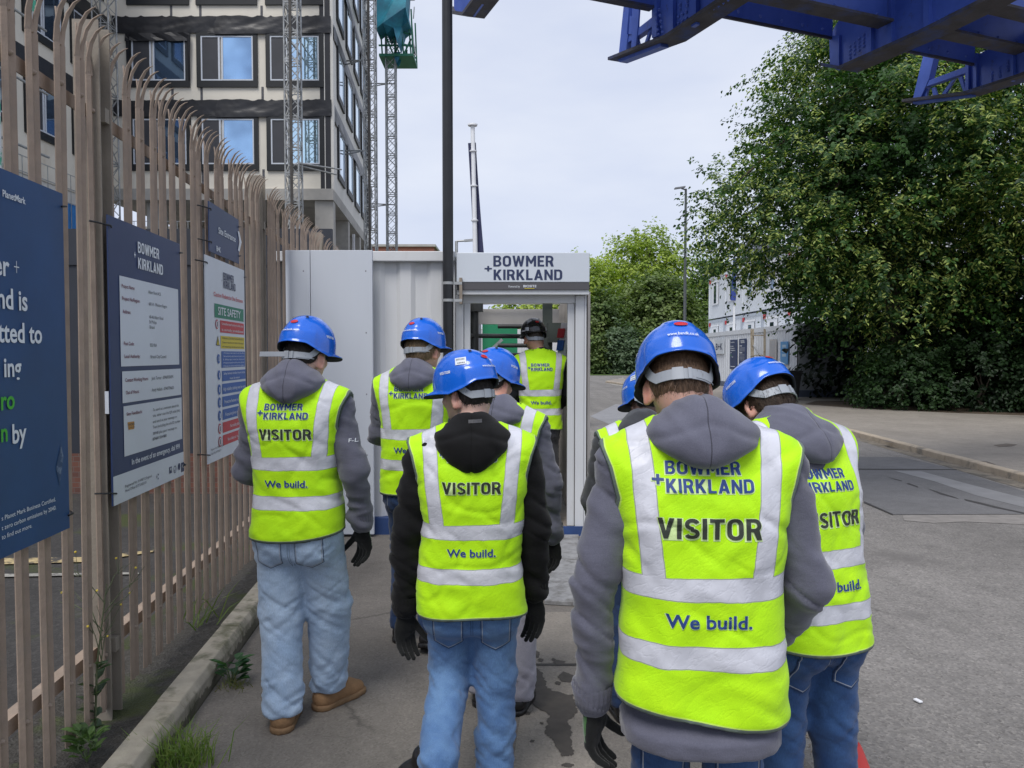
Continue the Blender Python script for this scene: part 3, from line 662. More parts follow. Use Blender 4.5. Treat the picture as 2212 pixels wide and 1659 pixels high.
def window(parent, o, ux, W, H, left=.36, dark=False, sheet_=False):
    """o: lower left outer corner, ux: direction along the wall; the wall normal is ux x z pointing outwards"""
    ux = Vector(ux); uz = Vector((0,0,1)); n = ux.cross(uz).normalized(); o = Vector(o)
    f = MB()
    def bb(mb, u0, v0, u1, v1, o0, o1): mb.obox(o + ux*(u0+u1)/2 + uz*(v0+v1)/2 + n*(o0+o1)/2, ux*(u1-u0)/2, n*(o1-o0)/2, uz*(v1-v0)/2)
    t = .17
    for q in ((-t,-t-.08,W+t,0),(-t,H,W+t,H+t),(-t,0,0,H),(W,0,W+t,H)): bb(f, *q, -.05, .05)
    fo = f.build('window', M_wblack, parent)
    fw = MB(); s = .055; xm = W*left
    for q in ((0,0,W,s),(0,H-s,W,H),(0,s,s,H-s),(W-s,s,W,H-s),(xm-.10,s,xm-.03,H-s),(xm+.03,s,xm+.09,H-s)): bb(fw, *q, .0, .035)
    fw.build('frame', M_wframe, fo)
    p = MB(); bb(p, s, s, xm-.10, H-s, .0, .012); p.build('panel', M_wdark, fo)
    g = MB(); bb(g, xm+.09, s, W-s, H-s, .0, .010); g.build('pane', {0: M_glass, 1: M_glassd, 2: M_glass_refl}[int(dark)], fo)
    if sheet_:
        mb = MB(); nn = 10; vs = []
        for j in range(3):
            for i in range(nn+1):
                vs.append(o + ux*(-.22+(W+.44)*i/nn) + uz*(H+.14-j*.16 - random.random()*.08) + n*(.07+.05*abs(math.sin(i*2.3+j))))
        mb.add(vs, [(a*(nn+1)+i, a*(nn+1)+i+1, (a+1)*(nn+1)+i+1, (a+1)*(nn+1)+i) for a in range(2) for i in range(nn)])
        for sx in (-.2, W+.1): mb.add([o+ux*sx+uz*(H+.1)+n*.09, o+ux*(sx+.16)+uz*(H+.05)+n*.12, o+ux*(sx+.1)+uz*.1+n*.1, o+ux*(sx+.02)+uz*.0+n*.06], [(0,1,2,3)])
        mb.build('membrane_flap', M_memb, fo)
    return fo
cols = ((298,412),(445,556),(592,696)); rws = ((-256,-159),(-84,12),(90,184),(264,360))
for r, (y0, y1) in enumerate(rws):
    for c, (x0, x1) in enumerate(cols):
        window(bld, (bx(x0), FY-.03, bz(y1)), (1,0,0), bx(x1)-bx(x0), bz(y0)-bz(y1), .38, dark=(1 if c == 0 else 2 if c == 1 else 0), sheet_=(c == 0 and r < 3) or (c == 1 and r == 1))
# slab over the open ground floor, corner pillar, side frame
SD = Vector((-.083,1,0)).normalized(); SN = Vector((1,.083,0)).normalized()
c0 = Vector((XR, FY, 0)); SL = 15.5
mb = MB(); zb, zt = bz(436), bz(412)-.004
mb.prism([(XL,FY-.12,zb),(XR+.05,FY-.12,zb),c0+SD*SL+SN*.05+Vector((0,0,zb)),(XL,FY+SL,zb)], (0,0,zt-zb)); mb.build('floor_slab', M_conc, bld)
for k in range(4):
    mb = MB(); q = c0 + SD*(.35+k*4.6) - SN*.35; mb.obox(q+Vector((0,0,zb/2-.003)), SN*.36, SD*.3, Vector((0,0,zb/2-.005))); mb.build('column', M_conc, bld)
mb = MB(); mb.box((-14.7, FY+.3, 0), (-14.1, FY+.9, zb-.004)); mb.build('column', M_conc, bld)
mb = MB(); zz = 5.9
mb.obox(c0 + SD*(SL/2+.3) - SN*.3 + Vector((0,0,zz)), SN*.2, SD*(SL/2-.6), Vector((0,0,.28))); mb.box((XL,FY+.35,zz-.5),(XR-.8,FY+.7,zz-.1)); mb.build('beam', M_conc, bld)
mb = MB(); mb.obox(c0 + SD*SL/2 - SN*.15 + Vector((0,0,(bz(412)+22.5)/2)), SN*.15, SD*(SL/2-.002), Vector((0,0,(22.5-bz(412))/2))); mb.build('side_wall', M_cream2, bld)
mb = MB(); mb.obox(c0 + SD*.14 + SN*.01 + Vector((0,0,15.2)), SN*.05, SD*.16, Vector((0,0,7.0))); mb.build('corner_trim', M_cream2, bld)
for z in (bz(-100), bz(68), bz(240)):
    mb = MB(); n = 20; vs = []
    for j in range(3):
        for i in range(n+1): vs.append(c0 + SD*(SL*i/n) + SN*(.02+.10*random.random()*(j > 0)) + Vector((0,0,z+.30-.3*j-(random.random()*.25 if j == 2 else 0))))
    mb.add(vs, [(a*(n+1)+i, a*(n+1)+i+1, (a+1)*(n+1)+i+1, (a+1)*(n+1)+i) for a in range(2) for i in range(n)]); mb.build('membrane_strip', M_memb, bld)
for r, (y0, y1) in enumerate(rws):
    for k in range(5):
        H = bz(y0)-bz(y1); window(bld, c0 + SD*(1.5+k*2.9) + SN*.035 + Vector((0,0,bz(y1))), SD, 1.7, H, .12)
# left wing, facing across the yard
mb = MB(); WX = -16.0; mb.box((WX-.3, 19.5, 7.6), (WX, FY-.01, 22.5)); mb.build('wing_wall', M_cream, bld)
mb = MB(); mb.box((WX-.3, 19.5, 0), (WX-.05, FY-.01, 7.598)); mb.build('wing_base', M_cream2, bld)
for k in range(4):
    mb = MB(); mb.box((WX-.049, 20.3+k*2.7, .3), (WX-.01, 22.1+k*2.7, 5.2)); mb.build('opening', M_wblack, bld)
for r, (y0, y1) in enumerate(rws):
    for k in range(4): window(bld, (WX+.03, 20.2+k*2.75, bz(y1)), (0,1,0), 1.95, bz(y0)-bz(y1), .45, dark=True)
for z in (bz(-100), bz(68), bz(240)):
    mb = MB(); mb.box((WX+.003, 19.6, z-.32), (WX+.05, FY-.05, z+.3)); mb.build('membrane_strip', M_memb, bld)
# set-back ground floor with pale posts and dark openings
mb = MB(); mb.box((-24, 37, 0), (-7.9, 37.2, zb-.01)); mb.build('rear_wall', mat('grey rear wall', (.32,.31,.29), .8, .1, 1), bld)  # one even mid grey for the set-back wall
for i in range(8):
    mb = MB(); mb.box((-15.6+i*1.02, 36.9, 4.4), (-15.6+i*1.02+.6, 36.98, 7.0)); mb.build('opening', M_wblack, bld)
for i in range(9):
    mb = MB(); mb.box((-15.75+i*1.02, 36.8, 3), (-15.75+i*1.02+.11, 36.89, 7.4)); mb.build('door_post', M_white, bld)
# blue edge protection on the lower deck
ep = empty('edge_barrier', (-12,26,4), 0, 'blue mesh edge protection panels along the lower deck in front of the building', 'barrier')
m_bl = mat('blue mesh', (.03,.20,.52), .5, .25, 1.2)
M_galv = mat('galvanised steel', (.42,.43,.43), .45, .18, 5, metal=.5)
for i in range(5):
    mb = MB(); mb.box((-15.7, 20.0+i*2.1, 6.0), (-15.66, 20.0+i*2.1+2.0, 7.0)); mb.build('panel', m_bl, ep)
for i in range(4):
    mb = MB(); mb.prism([(-15.4+i*1.35,28.8,4.9),(-14.1+i*1.35,28.8,4.9),(-14.1+i*1.35,28.8,5.8),(-15.4+i*1.35,28.8,5.9)], (0,.03,0)); mb.build('panel', m_bl, ep)
mb = MB()
for i in range(24): mb.bar((-15.6, 19.8+i*.45, 5.9), (-15.6, 19.8+i*.45, 8.0), .02, .02)
for z in (6.0,7.0,7.5,8.0): mb.bar((-15.6,19.8,z), (-15.6,30,z), .025, .025)
for i in range(16): mb.bar((-15.6+i*.4, 28.7, 4.8), (-15.6+i*.4, 28.7, 6.6), .018, .018)
for z in (4.9,5.4,6.0,6.6): mb.bar((-15.6,28.7,z), (-9.6,28.7,z), .02, .02)
mb.build('mesh_rail', M_galv, ep)
mb = MB(); mb.box((-16, 19.5, 5.6), (-15.5, FY-.4, 5.85)); mb.box((-15.49, 28.6, 4.5), (-9.4, 29.6, 4.75)); mb.box((-15.8,29.2,0),(-15.5,29.5,5.59)); mb.box((-9.8,29.2,0),(-9.5,29.5,4.49)); mb.box((-15.8,19.8,0),(-15.55,20.1,5.59))
mb.build('deck', M_conc, ep)
# ---------------------------------------------------------------- lattice masts
M_mast = mat('mast steel', (.36,.37,.37), .5, .25, 6, metal=.4, c2=(.22,.20,.17), p=(.55,.7))
def mast(x, y, z1, w, label, pitch=1.5, rail=False, ties=()):
    e = empty('climbing_mast', (x, y, 0), 0, label, 'mast', 'climbing masts against the building')
    h = w/2; legs = MB(); br = MB()
    cs = [(x-h,y-h),(x+h,y-h),(x+h,y+h),(x-h,y+h)]
    for p in cs: legs.tube([(p[0],p[1],0),(p[0],p[1],z1)], .035, 6)
    z = 0.0; k = 0; st = w*1.05
    while z < z1 - st:
        for i in range(4):
            a, b = cs[i], cs[(i+1)%4]; s = (a, b) if k % 2 else (b, a)
            br.bar((*s[0], z), (*s[1], z+st), .025, .025)
            if i in (0,2): br.bar((*s[1], z), (*s[0], z+st), .02, .02)
            if k % 2 == 0:
                br.bar((*a, z), (*b, z), .035, .035); br.bar((*a, z+.1), (*b, z+.1), .03, .03)
        z += st; k += 1
    legs.build('leg', M_mast, e); br.build('bracing', M_mast, e)
    if rail:
        mb = MB(); mb.box((x-.05, y-h-.07, 0), (x+.05, y-h-.03, z1)); mb.build('rack', mat('greasy rack', (.05,.045,.04), .6, .4, 4), e)
    for z, dx, dy in ties:
        mb = MB()
        for s in (-1,1): mb.tube([(x+s*h*.8, y, z), (x+dx+s*.1, y+dy, z+.1*s)], .03, 6)
        mb.build('tie_arm', M_mast, e)
p = at(232, 400, 29.3); mast(p.x, p.y, 24, .60, 'lattice mast in the inner corner of the building, left of the windows')
p = at(634, 300, 29.4); mast(p.x, p.y, 24, .50, 'lattice mast with a dark rack in front of the right column of windows', rail=True, ties=((13.6,.0,1.5),(8.9,1.4,1.4)))
p = at(800, 300, 34.0); mast(p.x, p.y, 24, .48, 'lattice mast beside the right side wall of the building', rail=True, ties=((10.6,-1.3,.5),(14.5,-1.2,.4)))
p = at(846, 400, 39.0); e4 = p; mast(p.x, p.y, 20, .46, 'slender lattice mast standing clear against the sky under the green platform', ties=((15.2,-1.2,.2),(9.2,-1.2,.2)))
pf = empty('mast_platform', (e4.x, e4.y, 16), 0, 'green mast platform wrapped in torn teal netting high on the slender mast', 'platform')
m_gn = mat('green steel', (.02,.17,.10), .5, .2, 4); m_net = mat('teal netting', (.02,.22,.30), .7, .4, 1.1, .8, 5, c2=(.02,.12,.19), p=(.42,.6))
mb = MB(); q = lambda x, y: at(x, y, 38.6)
for a, b in (((818,98),(892,98)),((822,118),(890,118)),((838,60),(888,75)),((888,20),(892,120)),((880,15),(888,120)),((822,60),(826,120)),((850,80),(856,120)),((868,70),(872,120)),((830,70),(850,118)),((852,118),(870,80)),((872,118),(888,84))):
    mb.bar(q(*a), q(*b), .07, .07); mb.bar(q(*a)+Vector((0,1.6,0)), q(*b)+Vector((0,1.6,0)), .07, .07)
mb.obox(q(856,119)+Vector((0,.8,0)), Vector((.85,0,0)), Vector((0,.85,0)), Vector((0,0,.06)))
mb.build('frame', m_gn, pf)
mb = MB(); outl = [(808,-60),(880,-60),(876,15),(882,45),(868,58),(858,92),(850,60),(836,72),(826,50),(812,62)]
n = len(outl); vs = []
for j in range(2):
    for i, (x, y) in enumerate(outl): vs.append(at(x, y, 37.7 + .35*math.sin(i*2.1)) + Vector((0, j*1.4, 0)))
mb.add(vs, [tuple(range(n)), tuple(range(2*n-1, n-1, -1))] + [(i,(i+1)%n,n+(i+1)%n,n+i) for i in range(n)]); mb.build('netting', m_net, pf)
mb = MB(); mb.add([q(850,112),q(866,112),q(862,128),q(857,137),q(853,128)], [(0,1,2,3,4)]); mb.add([p+Vector((0,.5,0)) for p in (q(850,112),q(866,112),q(862,128),q(857,137),q(853,128))], [(4,3,2,1,0)]); mb.build('netting', m_net, pf)
mb = MB()
for a, b in (((886,0),(896,0)),((895,15),(893,40)),((888,85),(894,85)),((892,85),(899,120)),((888,118),(898,118))): mb.bar(q(*a), q(*b), .05, .05)
mb.build('guard_rail', M_galv, pf)
# scaffold pole at far left
sc_ = empty('scaffold', (-14.6,21.2,0), 0, 'green and white scaffold standards seen between the nearest fence pales', 'scaffold')
mb = MB(); 
for xx, yy in ((-14.9,22.6),(-14.9,24.4)): mb.tube([(xx,yy,0),(xx,yy,20)], .06, 8)
mb.build('standard', mat('scaffold green', (.05,.35,.22), .5, .2, 2, c2=(.6,.62,.62), p=(.45,.5)), sc_)
mb = MB()
for z in range(2, 20, 2): mb.tube([(-14.9,22.0,z),(-14.9,25.0,z)], .04, 6)
mb.build('ledger', M_galv, sc_)

# ================================================================ SITE CONTAINER AND TURNSTILE
M_cont = mat('container paint', (.62,.63,.64), .5, .06, 2.2, .05, 20, c2=(.47,.45,.42), p=(.56,.74), stretch=(1,1,.18))
M_panel = mat('grey white panel', (.55,.585,.64), .45, .04, 1.6, c2=(.47,.49,.52), p=(.60,.8), stretch=(1,1,.22))
M_cblue = mat('container base blue', (.025,.06,.18), .6, .2, 4, c2=(.10,.10,.12), p=(.6,.7))
CYF = 7.02
ct = empty('site_container', (-1.2, CYF, 0), 0, 'white corrugated site container with flat panel at the end of the fence', 'container')
def corrugated(mb, a, b, z0, z1, pitch=.28, dep=.028):
    a, b = Vector(a), Vector(b); d = b-a; L = d.length; d.normalize(); n = Vector((d.y,-d.x,0)); pts = []; u = 0
    while u < L - .01:
        for du, o in ((0,0),(.34,0),(.48,-dep),(.86,-dep)):
            if u + du*pitch < L: pts.append(a + d*(u+du*pitch) + n*o)
        u += pitch
    pts.append(b); m = len(pts)
    mb.add([p+Vector((0,0,z0)) for p in pts] + [p+Vector((0,0,z1)) for p in pts] + [p+Vector((0,0,z0))-n*.06 for p in pts] + [p+Vector((0,0,z1))-n*.06 for p in pts],
           [(i,i+1,m+i+1,m+i) for i in range(m-1)] + [(2*m+i+1,2*m+i,3*m+i,3*m+i+1) for i in range(m-1)])
mb = MB(); corrugated(mb, (-1.3,CYF+.04,0), (-.52,CYF+.04,0), .16, 2.50); corrugated(mb, (-.52,CYF+6,0), (-2.2,CYF+6,0), .16, 2.5); corrugated(mb, (-2.2,CYF+6,0), (-2.2,CYF+.04,0), .16, 2.5)
mb.build('corrugated_wall', M_cont, ct)
mb = MB(); mb.box((-2.2,CYF-.02,2.50),(-.52,CYF+.10,2.59)); mb.box((-2.24,CYF+.1,2.50),(-2.16,CYF+6.05,2.59)); mb.box((-2.16,CYF+.1,2.56),(-.52,CYF+6,2.585)); mb.build('roof', M_cont, ct, bevel=.006)
mb = MB(); mb.box((-2.2,CYF-.02,0),(-.52,CYF+.10,.16)); mb.box((-1.12,CYF-.03,.02),(-.95,CYF-.021,.13)); mb.build('base_rail', M_cblue, ct, bevel=.008)
xp = [at(612,800,6.90).x, at(672,800,6.90).x, at(806,800,6.90).x]
for i in range(2):
    mb = MB(); mb.box((xp[i]+.003,6.90,.03),(xp[i+1]-.002,6.94,2.585)); o = mb.build('flat_panel', M_panel, ct, bevel=.003)
    sc2 = MB()
    for k in range(5): sc2.dome((xp[i+1]-.06, 6.90, .2+k*.55), (0,-1,0), .007, .004)
    sc2.build('screw', mat('screw grey', (.2,.2,.22), .4), o)
# turnstile housing
M_frame = mat('turnstile frame', (.58,.595,.61), .4, .06, 3, c2=(.36,.33,.29), p=(.60,.74), stretch=(1,1,.3))
M_inner = mat('corrugated lining', (.50,.46,.41), .6, .12, 2.5, .1, 20, c2=(.28,.24,.20), p=(.58,.75))
tn = empty('turnstile', (.1, CYF, 0), 0, 'white framed turnstile cabin with dark rotor arms at the site entrance', 'turnstile')
xl, xr_ = -.51, .675
mb = MB()
for x0, x1 in ((xl,xl+.07),(xr_-.10,xr_-.02)): mb.box((x0,CYF-.03,.08),(x1,CYF+.06,2.19))
mb.box((xl+.075,CYF-.01,.08),(xl+.13,CYF+.05,2.18)); mb.box((xr_-.17,CYF+.0,.08),(xr_-.105,CYF+.06,2.18))
mb.box((xl+.07,CYF-.015,2.12),(xr_-.10,CYF+.05,2.20)); mb.build('door_frame', M_frame, tn, bevel=.005)
mb = MB(); mb.box((xl+.016,CYF-.14,2.298),(xr_+.016,CYF+.3,2.562)); hd = mb.build('header', mat('header white', (.60,.645,.70), .4, .03, 2), tn, bevel=.006)
mb = MB(); mb.box((xl+.018,CYF-.135,2.232),(xr_+.014,CYF+.3,2.295)); mb.build('header_strip', mat('strip grey', (.085,.082,.088), .5, .05, 2), hd)
mb = MB(); mb.box((xl+.02,CYF-.12,2.192),(xr_+.012,CYF+.3,2.230)); mb.build('header_trim', M_frame, hd)
mb = MB()
def flat_text(mb, t, x0, x1, zb, h, y, off): v, f = text2d(t, x0, zb, h, x1-x0, off); mb.add([(q[0], y, q[1]) for q in v], f)
HX = lambda x: at(x, 600, CYF-.142).x
HZ = lambda y: at(1100, y, CYF-.142).z
zoomx = lambda zx: (1700+zx*.4520)/1.8445
zoomy = lambda zy: (950+zy*.4520)/1.8445
flat_text(mb, 'BOWMER', HX(zoomx(588)), HX(zoomx(1120)), HZ(zoomy(247)), HZ(zoomy(152))-HZ(zoomy(247)), CYF-.1425, .02)
flat_text(mb, 'KIRKLAND', HX(zoomx(590)), HX(zoomx(1195)), HZ(zoomy(366)), HZ(zoomy(274))-HZ(zoomy(366)), CYF-.1425, .02)
flat_text(mb, '+', HX(zoomx(510)), HX(zoomx(575)), HZ(zoomy(290)), HZ(zoomy(222))-HZ(zoomy(290)), CYF-.1425, .02)
mb.build('lettering', M_lnavy, hd)
mb = MB(); flat_text(mb, 'Powered by', HX(zoomx(722)), HX(zoomx(822)), HZ(zoomy(432)), HZ(zoomy(412))-HZ(zoomy(432)), CYF-.137, 0.); flat_text(mb, 'BIOSITE', HX(zoomx(852)), HX(zoomx(968)), HZ(zoomy(430)), HZ(zoomy(409))-HZ(zoomy(430)), CYF-.137, .02)
mb.build('lettering', M_bpale, hd)
mb = MB(); mb.box((HX(zoomx(862)),CYF-.1385,HZ(zoomy(443))),(HX(zoomx(950)),CYF-.136,HZ(zoomy(438)))); mb.build('lettering', M_yel, hd)
mb = MB(); corrugated(mb, (xr_-.04,CYF+2.3,0), (xr_-.04,CYF+.06,0), .1, 2.235, .19, .03)
corrugated(mb, (xr_-.03,CYF+.06,0), (xr_-.03,CYF+2.3,0), .1, 2.235, .19, .03); mb.build('side_wall', M_inner, tn)
mb = MB(); mb.box((xl,CYF+.06,2.24),(xl+.04,CYF+2.3,2.28)); [mb.box((xl+.041,CYF+.10+k*.2,2.25),(xr_,CYF+.13+k*.2,2.27)) for k in range(11)]; mb.box((xl+.02,CYF+2.2,2.02),(xr_-.05,CYF+2.28,2.2)); mb.build('ceiling', mat('ceiling grey', (.60,.58,.55), .7, .1, 2), tn)  # roof opened into slats so daylight brightens the interior
mb = MB(); mb.box((xl,CYF-.05,.0),(xr_-.02,CYF+2.3,.075)); mb.build('floor_plate', mat('worn floor plate', (.20,.175,.15), .6, .25, 8, .3, 60), tn)
mb = MB(); mb.box((xl,CYF-.07,.0),(xr_-.02,CYF-.052,.09)); mb.build('threshold', M_cblue, tn)
mb = MB(); mb.box((xr_-.018,CYF-.03,.08),(xr_+.0,CYF+2.3,2.3)); mb.box((xl,CYF+2.25,.08),(xl+.06,CYF+2.3,2.3)); mb.build('outer_skin', M_frame, tn)
M_rot = mat('turnstile grey', (.075,.078,.077), .4, .2, 4)
cxp = at(1023,700,CYF+1.0).x; yc = CYF+1.0
mb = MB(); mb.tube([(cxp,yc,.08),(cxp,yc,2.23)], .052, 14); mb.tube([(cxp,yc,2.10),(cxp,yc,2.235)], .10, 14); mb.build('rotor_column', M_rot, tn)
for z in [.45+.2*k for k in range(8)]:
    for a in (18, 138, 258):
        mb = MB(); a_ = R(a); mb.tube([(cxp,yc,z),(cxp+.55*math.cos(a_),yc+.55*math.sin(a_),z)], .024, 8); mb.build('rotor_arm', M_rot, tn)
gx = at(1182,700,CYF+1.1).x
mb = MB(); mb.box((gx-.05,yc+.0,.08),(gx+.05,yc+.1,2.235)); mb.box((gx,yc-.12,1.78),(gx+.24,yc+.0,1.98)); mb.build('guard_post', mat('guard green grey', (.10,.12,.11), .5, .2, 4), tn)
for z in [.55+.2*k for k in range(8)]:
    mb = MB(); mb.tube([(gx-.05,yc+.05,z),(gx-.52,yc+.05,z)], .022, 8); mb.build('guard_bar', M_rot, tn)
# access reader on the inner wall
rd = MB(); rc = at(1215,733,CYF+.55); rc.x = xr_-.16
rd.obox(rc, Vector((.012,.03,0)), Vector((-.04,.02,0)), Vector((.02,0,.16))); ro = rd.build('card_reader', M_white, tn)
mb = MB(); mb.obox(rc+Vector((-.035,-.04,.06)), Vector((.006,.012,0)), Vector((-.03,.015,0)), Vector((.007,0,.045))); mb.build('label', M_red, ro)
mb = MB(); mb.obox(rc+Vector((-.04,-.035,-.06)), Vector((.006,.012,0)), Vector((-.03,.015,0)), Vector((.007,0,.05))); mb.build('label', M_blu, ro)
mb = MB(); mb.tube([rc+Vector((.02,0,.05)), rc+Vector((.08,.05,.02)), (xr_-.07,rc.y+.05,rc.z+.06)], .014, 8); mb.tube([rc+Vector((-.05,.1,0)), rc+Vector((-.05,.2,-.07)), rc+Vector((.02,.3,.02)), (xr_-.07,rc.y+.3,rc.z+.03)], .008, 6)
mb.build('bracket', M_black, ro)
# access ramp plate in front of the turnstile
rp = MB(); pl = [onz(1176,1308), onz(1246,1312), onz(1250,1163), onz(1182,1163)]
rp.prism([(q.x,q.y,.006) for q in pl], (0,0,.03)); tag(rp.build('ramp_plate', M_plate, bevel=.004), 'grey scuffed anti slip plate on the path before the turnstile', 'plate')
# dark pole strapped to the container
pp = at(968, 640, 6.86); pe = empty('drain_pole', (pp.x, pp.y, 0), 0, 'tall black pole strapped to the white container beside the turnstile', 'pole')
mb = MB(); mb.tube([(pp.x,pp.y,0),(pp.x,pp.y,3.2),(pp.x,pp.y,7.5)], [.047,.047,.044], 20); mb.build('shaft', M_blackm, pe)
for yy in (612, 649):
    z = at(968,yy,6.86).z; mb = MB(); mb.tube([(pp.x,pp.y,z-.012),(pp.x,pp.y,z+.012)], .052, 20); mb.box((pp.x+.05,pp.y-.012,z-.012),(pp.x+.125,pp.y+.012,z+.012)); mb.build('strap', M_galv, pe)
mb = MB(); z0, z1 = at(968,656,6.86).z, at(968,600,6.86).z; mb.box((pp.x+.10,pp.y-.01,z0),(pp.x+.125,pp.y+.09,z1)); mb.build('bracket', mat('rusty bracket', (.25,.21,.17), .7, .3, 20), pe)

# ================================================================ BEHIND THE TURNSTILE
gp = empty('green_hoarding', (.35,13.8,0), 0, 'green panel behind dark mesh seen through the turnstile', 'hoarding')
mb = MB(); mb.box((at(1041,0,13.8).x,13.8,.1),(at(1118,0,13.8).x,13.86,at(0,699,13.8).z)); mb.build('panel', mat('green panel', (.015,.22,.10), .6, .1, 1), gp)
mb = MB(); mb.bar(at(1043,772,13.7),at(1085,733,13.7), .07, .05); mb.bar(at(1033,640,13.7),at(1033,830,13.7), .09, .05); mb.build('brace', M_galv, gp)
wp = empty('white_site_fence', (1.0,17,0), 0, 'pale corrugated site fence with grey posts seen through the turnstile', 'fence')
mb = MB(); corrugated(mb, (-2.5,19,0), (1.45,17.2,0), 0, 2.25, .3, .05); mb.build('panel', M_cont, wp)
mb = MB()
for k in range(3): mb.box((-1.5+k*1.0,17.9-k*.35-.3,0),(-1.38+k*1.0,18.0-k*.35-.3,2.6))
mb.build('post', M_galv, wp)
# flags and small lamp beyond
M_flag = mat('navy flag', (.025,.03,.085), .7, .12, 3, .3, 8)
def flagpole(x, ytop, d, r, zt_lean, label, flag):
    a = at(x, ytop, d); b = Vector((a.x+zt_lean, a.y, 0)); e = empty('flagpole', b, 0, label, 'flagpole')
    mb = MB(); mb.tube([b, a], [r*1.2, r*.85], 14); mb.tube([a, a+Vector((0,0,.03)), a+Vector((0,0,.05))], [r*1.9,r*2.1,r*.8], 14); mb.build('pole', M_white, e)
    for k in range(5):
        q = a.lerp(b, .08+.085*k*1.3) ; mb = MB(); mb.tube([q-Vector((0,0,.012)), q+Vector((0,0,.012))], r*1.5, 12); mb.build('ring', M_white, e)
    if flag:
        vs, n = [], 12
        for i in range(n+1):
            t = i/n; q = a.lerp(b, .05+.52*t)
            for s, o in ((-.085*(1-t)**1.5-.02, .10), (.055+.19*t**1.3, .06)): vs.append(q + Vector((s, o+.03*math.sin(t*7), 0)))
        mb = MB(); mb.add(vs, [(2*i,2*i+1,2*i+3,2*i+2) for i in range(n)]); mb.add([v+Vector((0,.012,0)) for v in vs], [(2*i,2*i+2,2*i+3,2*i+1) for i in range(n)]); mb.build('flag', M_flag, e)
flagpole(1021, 272, 15.5, .048, .12, 'white flagpole with a furled navy flag beyond the turnstile', True)
e = empty('street_lamp', at(986,767,30)-Vector((0,0,EYE)), 0, 'grey street lamp arm just above the turnstile header', 'street lamp')
mb = MB(); a = at(986,521,30); mb.tube([(a.x,a.y,0),a], .06, 8); mb.tube([a, at(1005,520,30)], .04, 6); mb.build('post', M_galv, e)
mb = MB(); mb.bar(at(1003,520,30), at(1022,518.5,30), .16, .08); mb.build('lamp_head', M_galv, e)
m_rb = brick_mat('red brick', (.30,.10,.06), (.24,.085,.055), (.3,.22,.18), 2.2)
bb_ = empty('brick_building', (-12,84,0), 0, 'distant red brick building beyond the container', 'building')
a, c = at(845,533,84), at(937,533,84); mb = MB(); mb.box((a.x-8,84,0),(c.x,96,a.z)); wl_ = mb.build('wall', m_rb, bb_)
mb = MB(); mb.box((a.x-8.2,83.8,a.z),(c.x+.2,96,a.z+.25)); mb.build('roof', M_conc, bb_)
for k in range(7):
    mb = MB(); x = c.x-.9-k*1.35; mb.box((x-.45,83.93,a.z-2.6),(x+.45,83.99,a.z-1.0)); mb.build('window', M_glass, bb_)

# ================================================================ CABINS ACROSS THE ROAD
M_cab = mat('cabin white', (.66,.69,.73), .5, .04, 1.0, .05, 8); M_cabg = mat('cabin seam', (.42,.46,.52), .5, .05, 2)
WXR = 10.55
wc = empty('site_container', (WXR+1.2, 38, 0), 0, 'long white container with boards on its side across the road', 'container')
mb = MB(); corrugated(mb, (WXR,52,0),(WXR,28.5,0), .35, 2.62, .34, .03); mb.build('corrugated_wall', M_cab, wc)
mb = MB(); mb.box((WXR-.02,28.45,2.62),(WXR+2.5,52,2.82)); mb.build('roof_rail', M_cab, wc)
mb = MB(); mb.box((WXR+.04,28.46,.1),(WXR+2.45,28.5,2.62)); mb.box((WXR+.06,28.5,.1),(WXR+2.45,51.9,2.6)); mb.build('end_wall', mat('cabin end painted shade', (.34,.36,.38), .6, .08, 1), wc)  # white end wall coloured grey, its shade painted in
mb = MB(); mb.box((WXR-.03,28.43,.08),(WXR+2.5,52,.349)); mb.build('base_rail', mat('slate base', (.10,.12,.17), .6, .1, 2), wc)
def wallpix(x, y): p = onplane(x, y, (WXR-.05,0,0), Vector((1,0,0))); return p.y, p.z
ZC = lambda x, y: (1507.6+x*.1961, 542.1+y*.1961)
def wallboard(name, zx0, zy0, zx1, zy1, m, label, texts=()):
    ya, za = wallpix(*ZC(zx0, zy0)); yb, _ = wallpix(*ZC(zx1, zy0)); _, zb2 = wallpix(*ZC(zx0, zy1))
    e = empty(name, (WXR-.05, (ya+yb)/2, zb2), 0, label, 'sign', 'boards on the container across the road')
    mb = MB(); mb.box((WXR-.06,min(ya,yb),zb2),(WXR-.031,max(ya,yb),za)); mb.build('panel', m, e)
    H, W = za-zb2, abs(ya-yb)
    by = {}
    for t, u0, u1, v, h, mt, off in texts:
        q = by.setdefault(mt.name, [mt, MB()])[1]
        if t is None: q.add([(WXR-.064, ya-W*u0, zb2+H*v), (WXR-.064, ya-W*u1, zb2+H*v), (WXR-.064, ya-W*u1, zb2+H*(v+h)), (WXR-.064, ya-W*u0, zb2+H*(v+h))], [(0,1,2,3)])
        else:
            vv, f = text2d(t, u0*W, 0, h*H, (u1-u0)*W, off); q.add([(WXR-.064, ya-a_, zb2+H*v+b_) for a_, b_ in vv], f)
    for mt, q in by.values(): q.build('lettering', mt, e)
wallboard('sign_board', 190,975,287,1135, M_bwhite, 'white board with a black B+K logo across the road', [('B+K',.12,.88,.28,.45,M_lnavy,.02)])
wallboard('sign_board', 357,980,430,1300, M_navy, 'left navy board of the pair on the container, with green and white slogan lines', [('PlanetMark',.08,.7,.90,.035,M_bpale,.02),('Bowmer',.08,.55,.76,.04,M_bpale,.02),('Kirkland is',.08,.7,.69,.04,M_bpale,.02),('committed to',.08,.8,.62,.04,M_bpale,.02),('ing',.08,.3,.55,.04,M_bpale,.02),('ro',.08,.3,.46,.04,M_lime,.02),('by',.3,.5,.40,.04,M_bpale,.02),(None,.1,.8,.08,.02,M_bpale,0)])
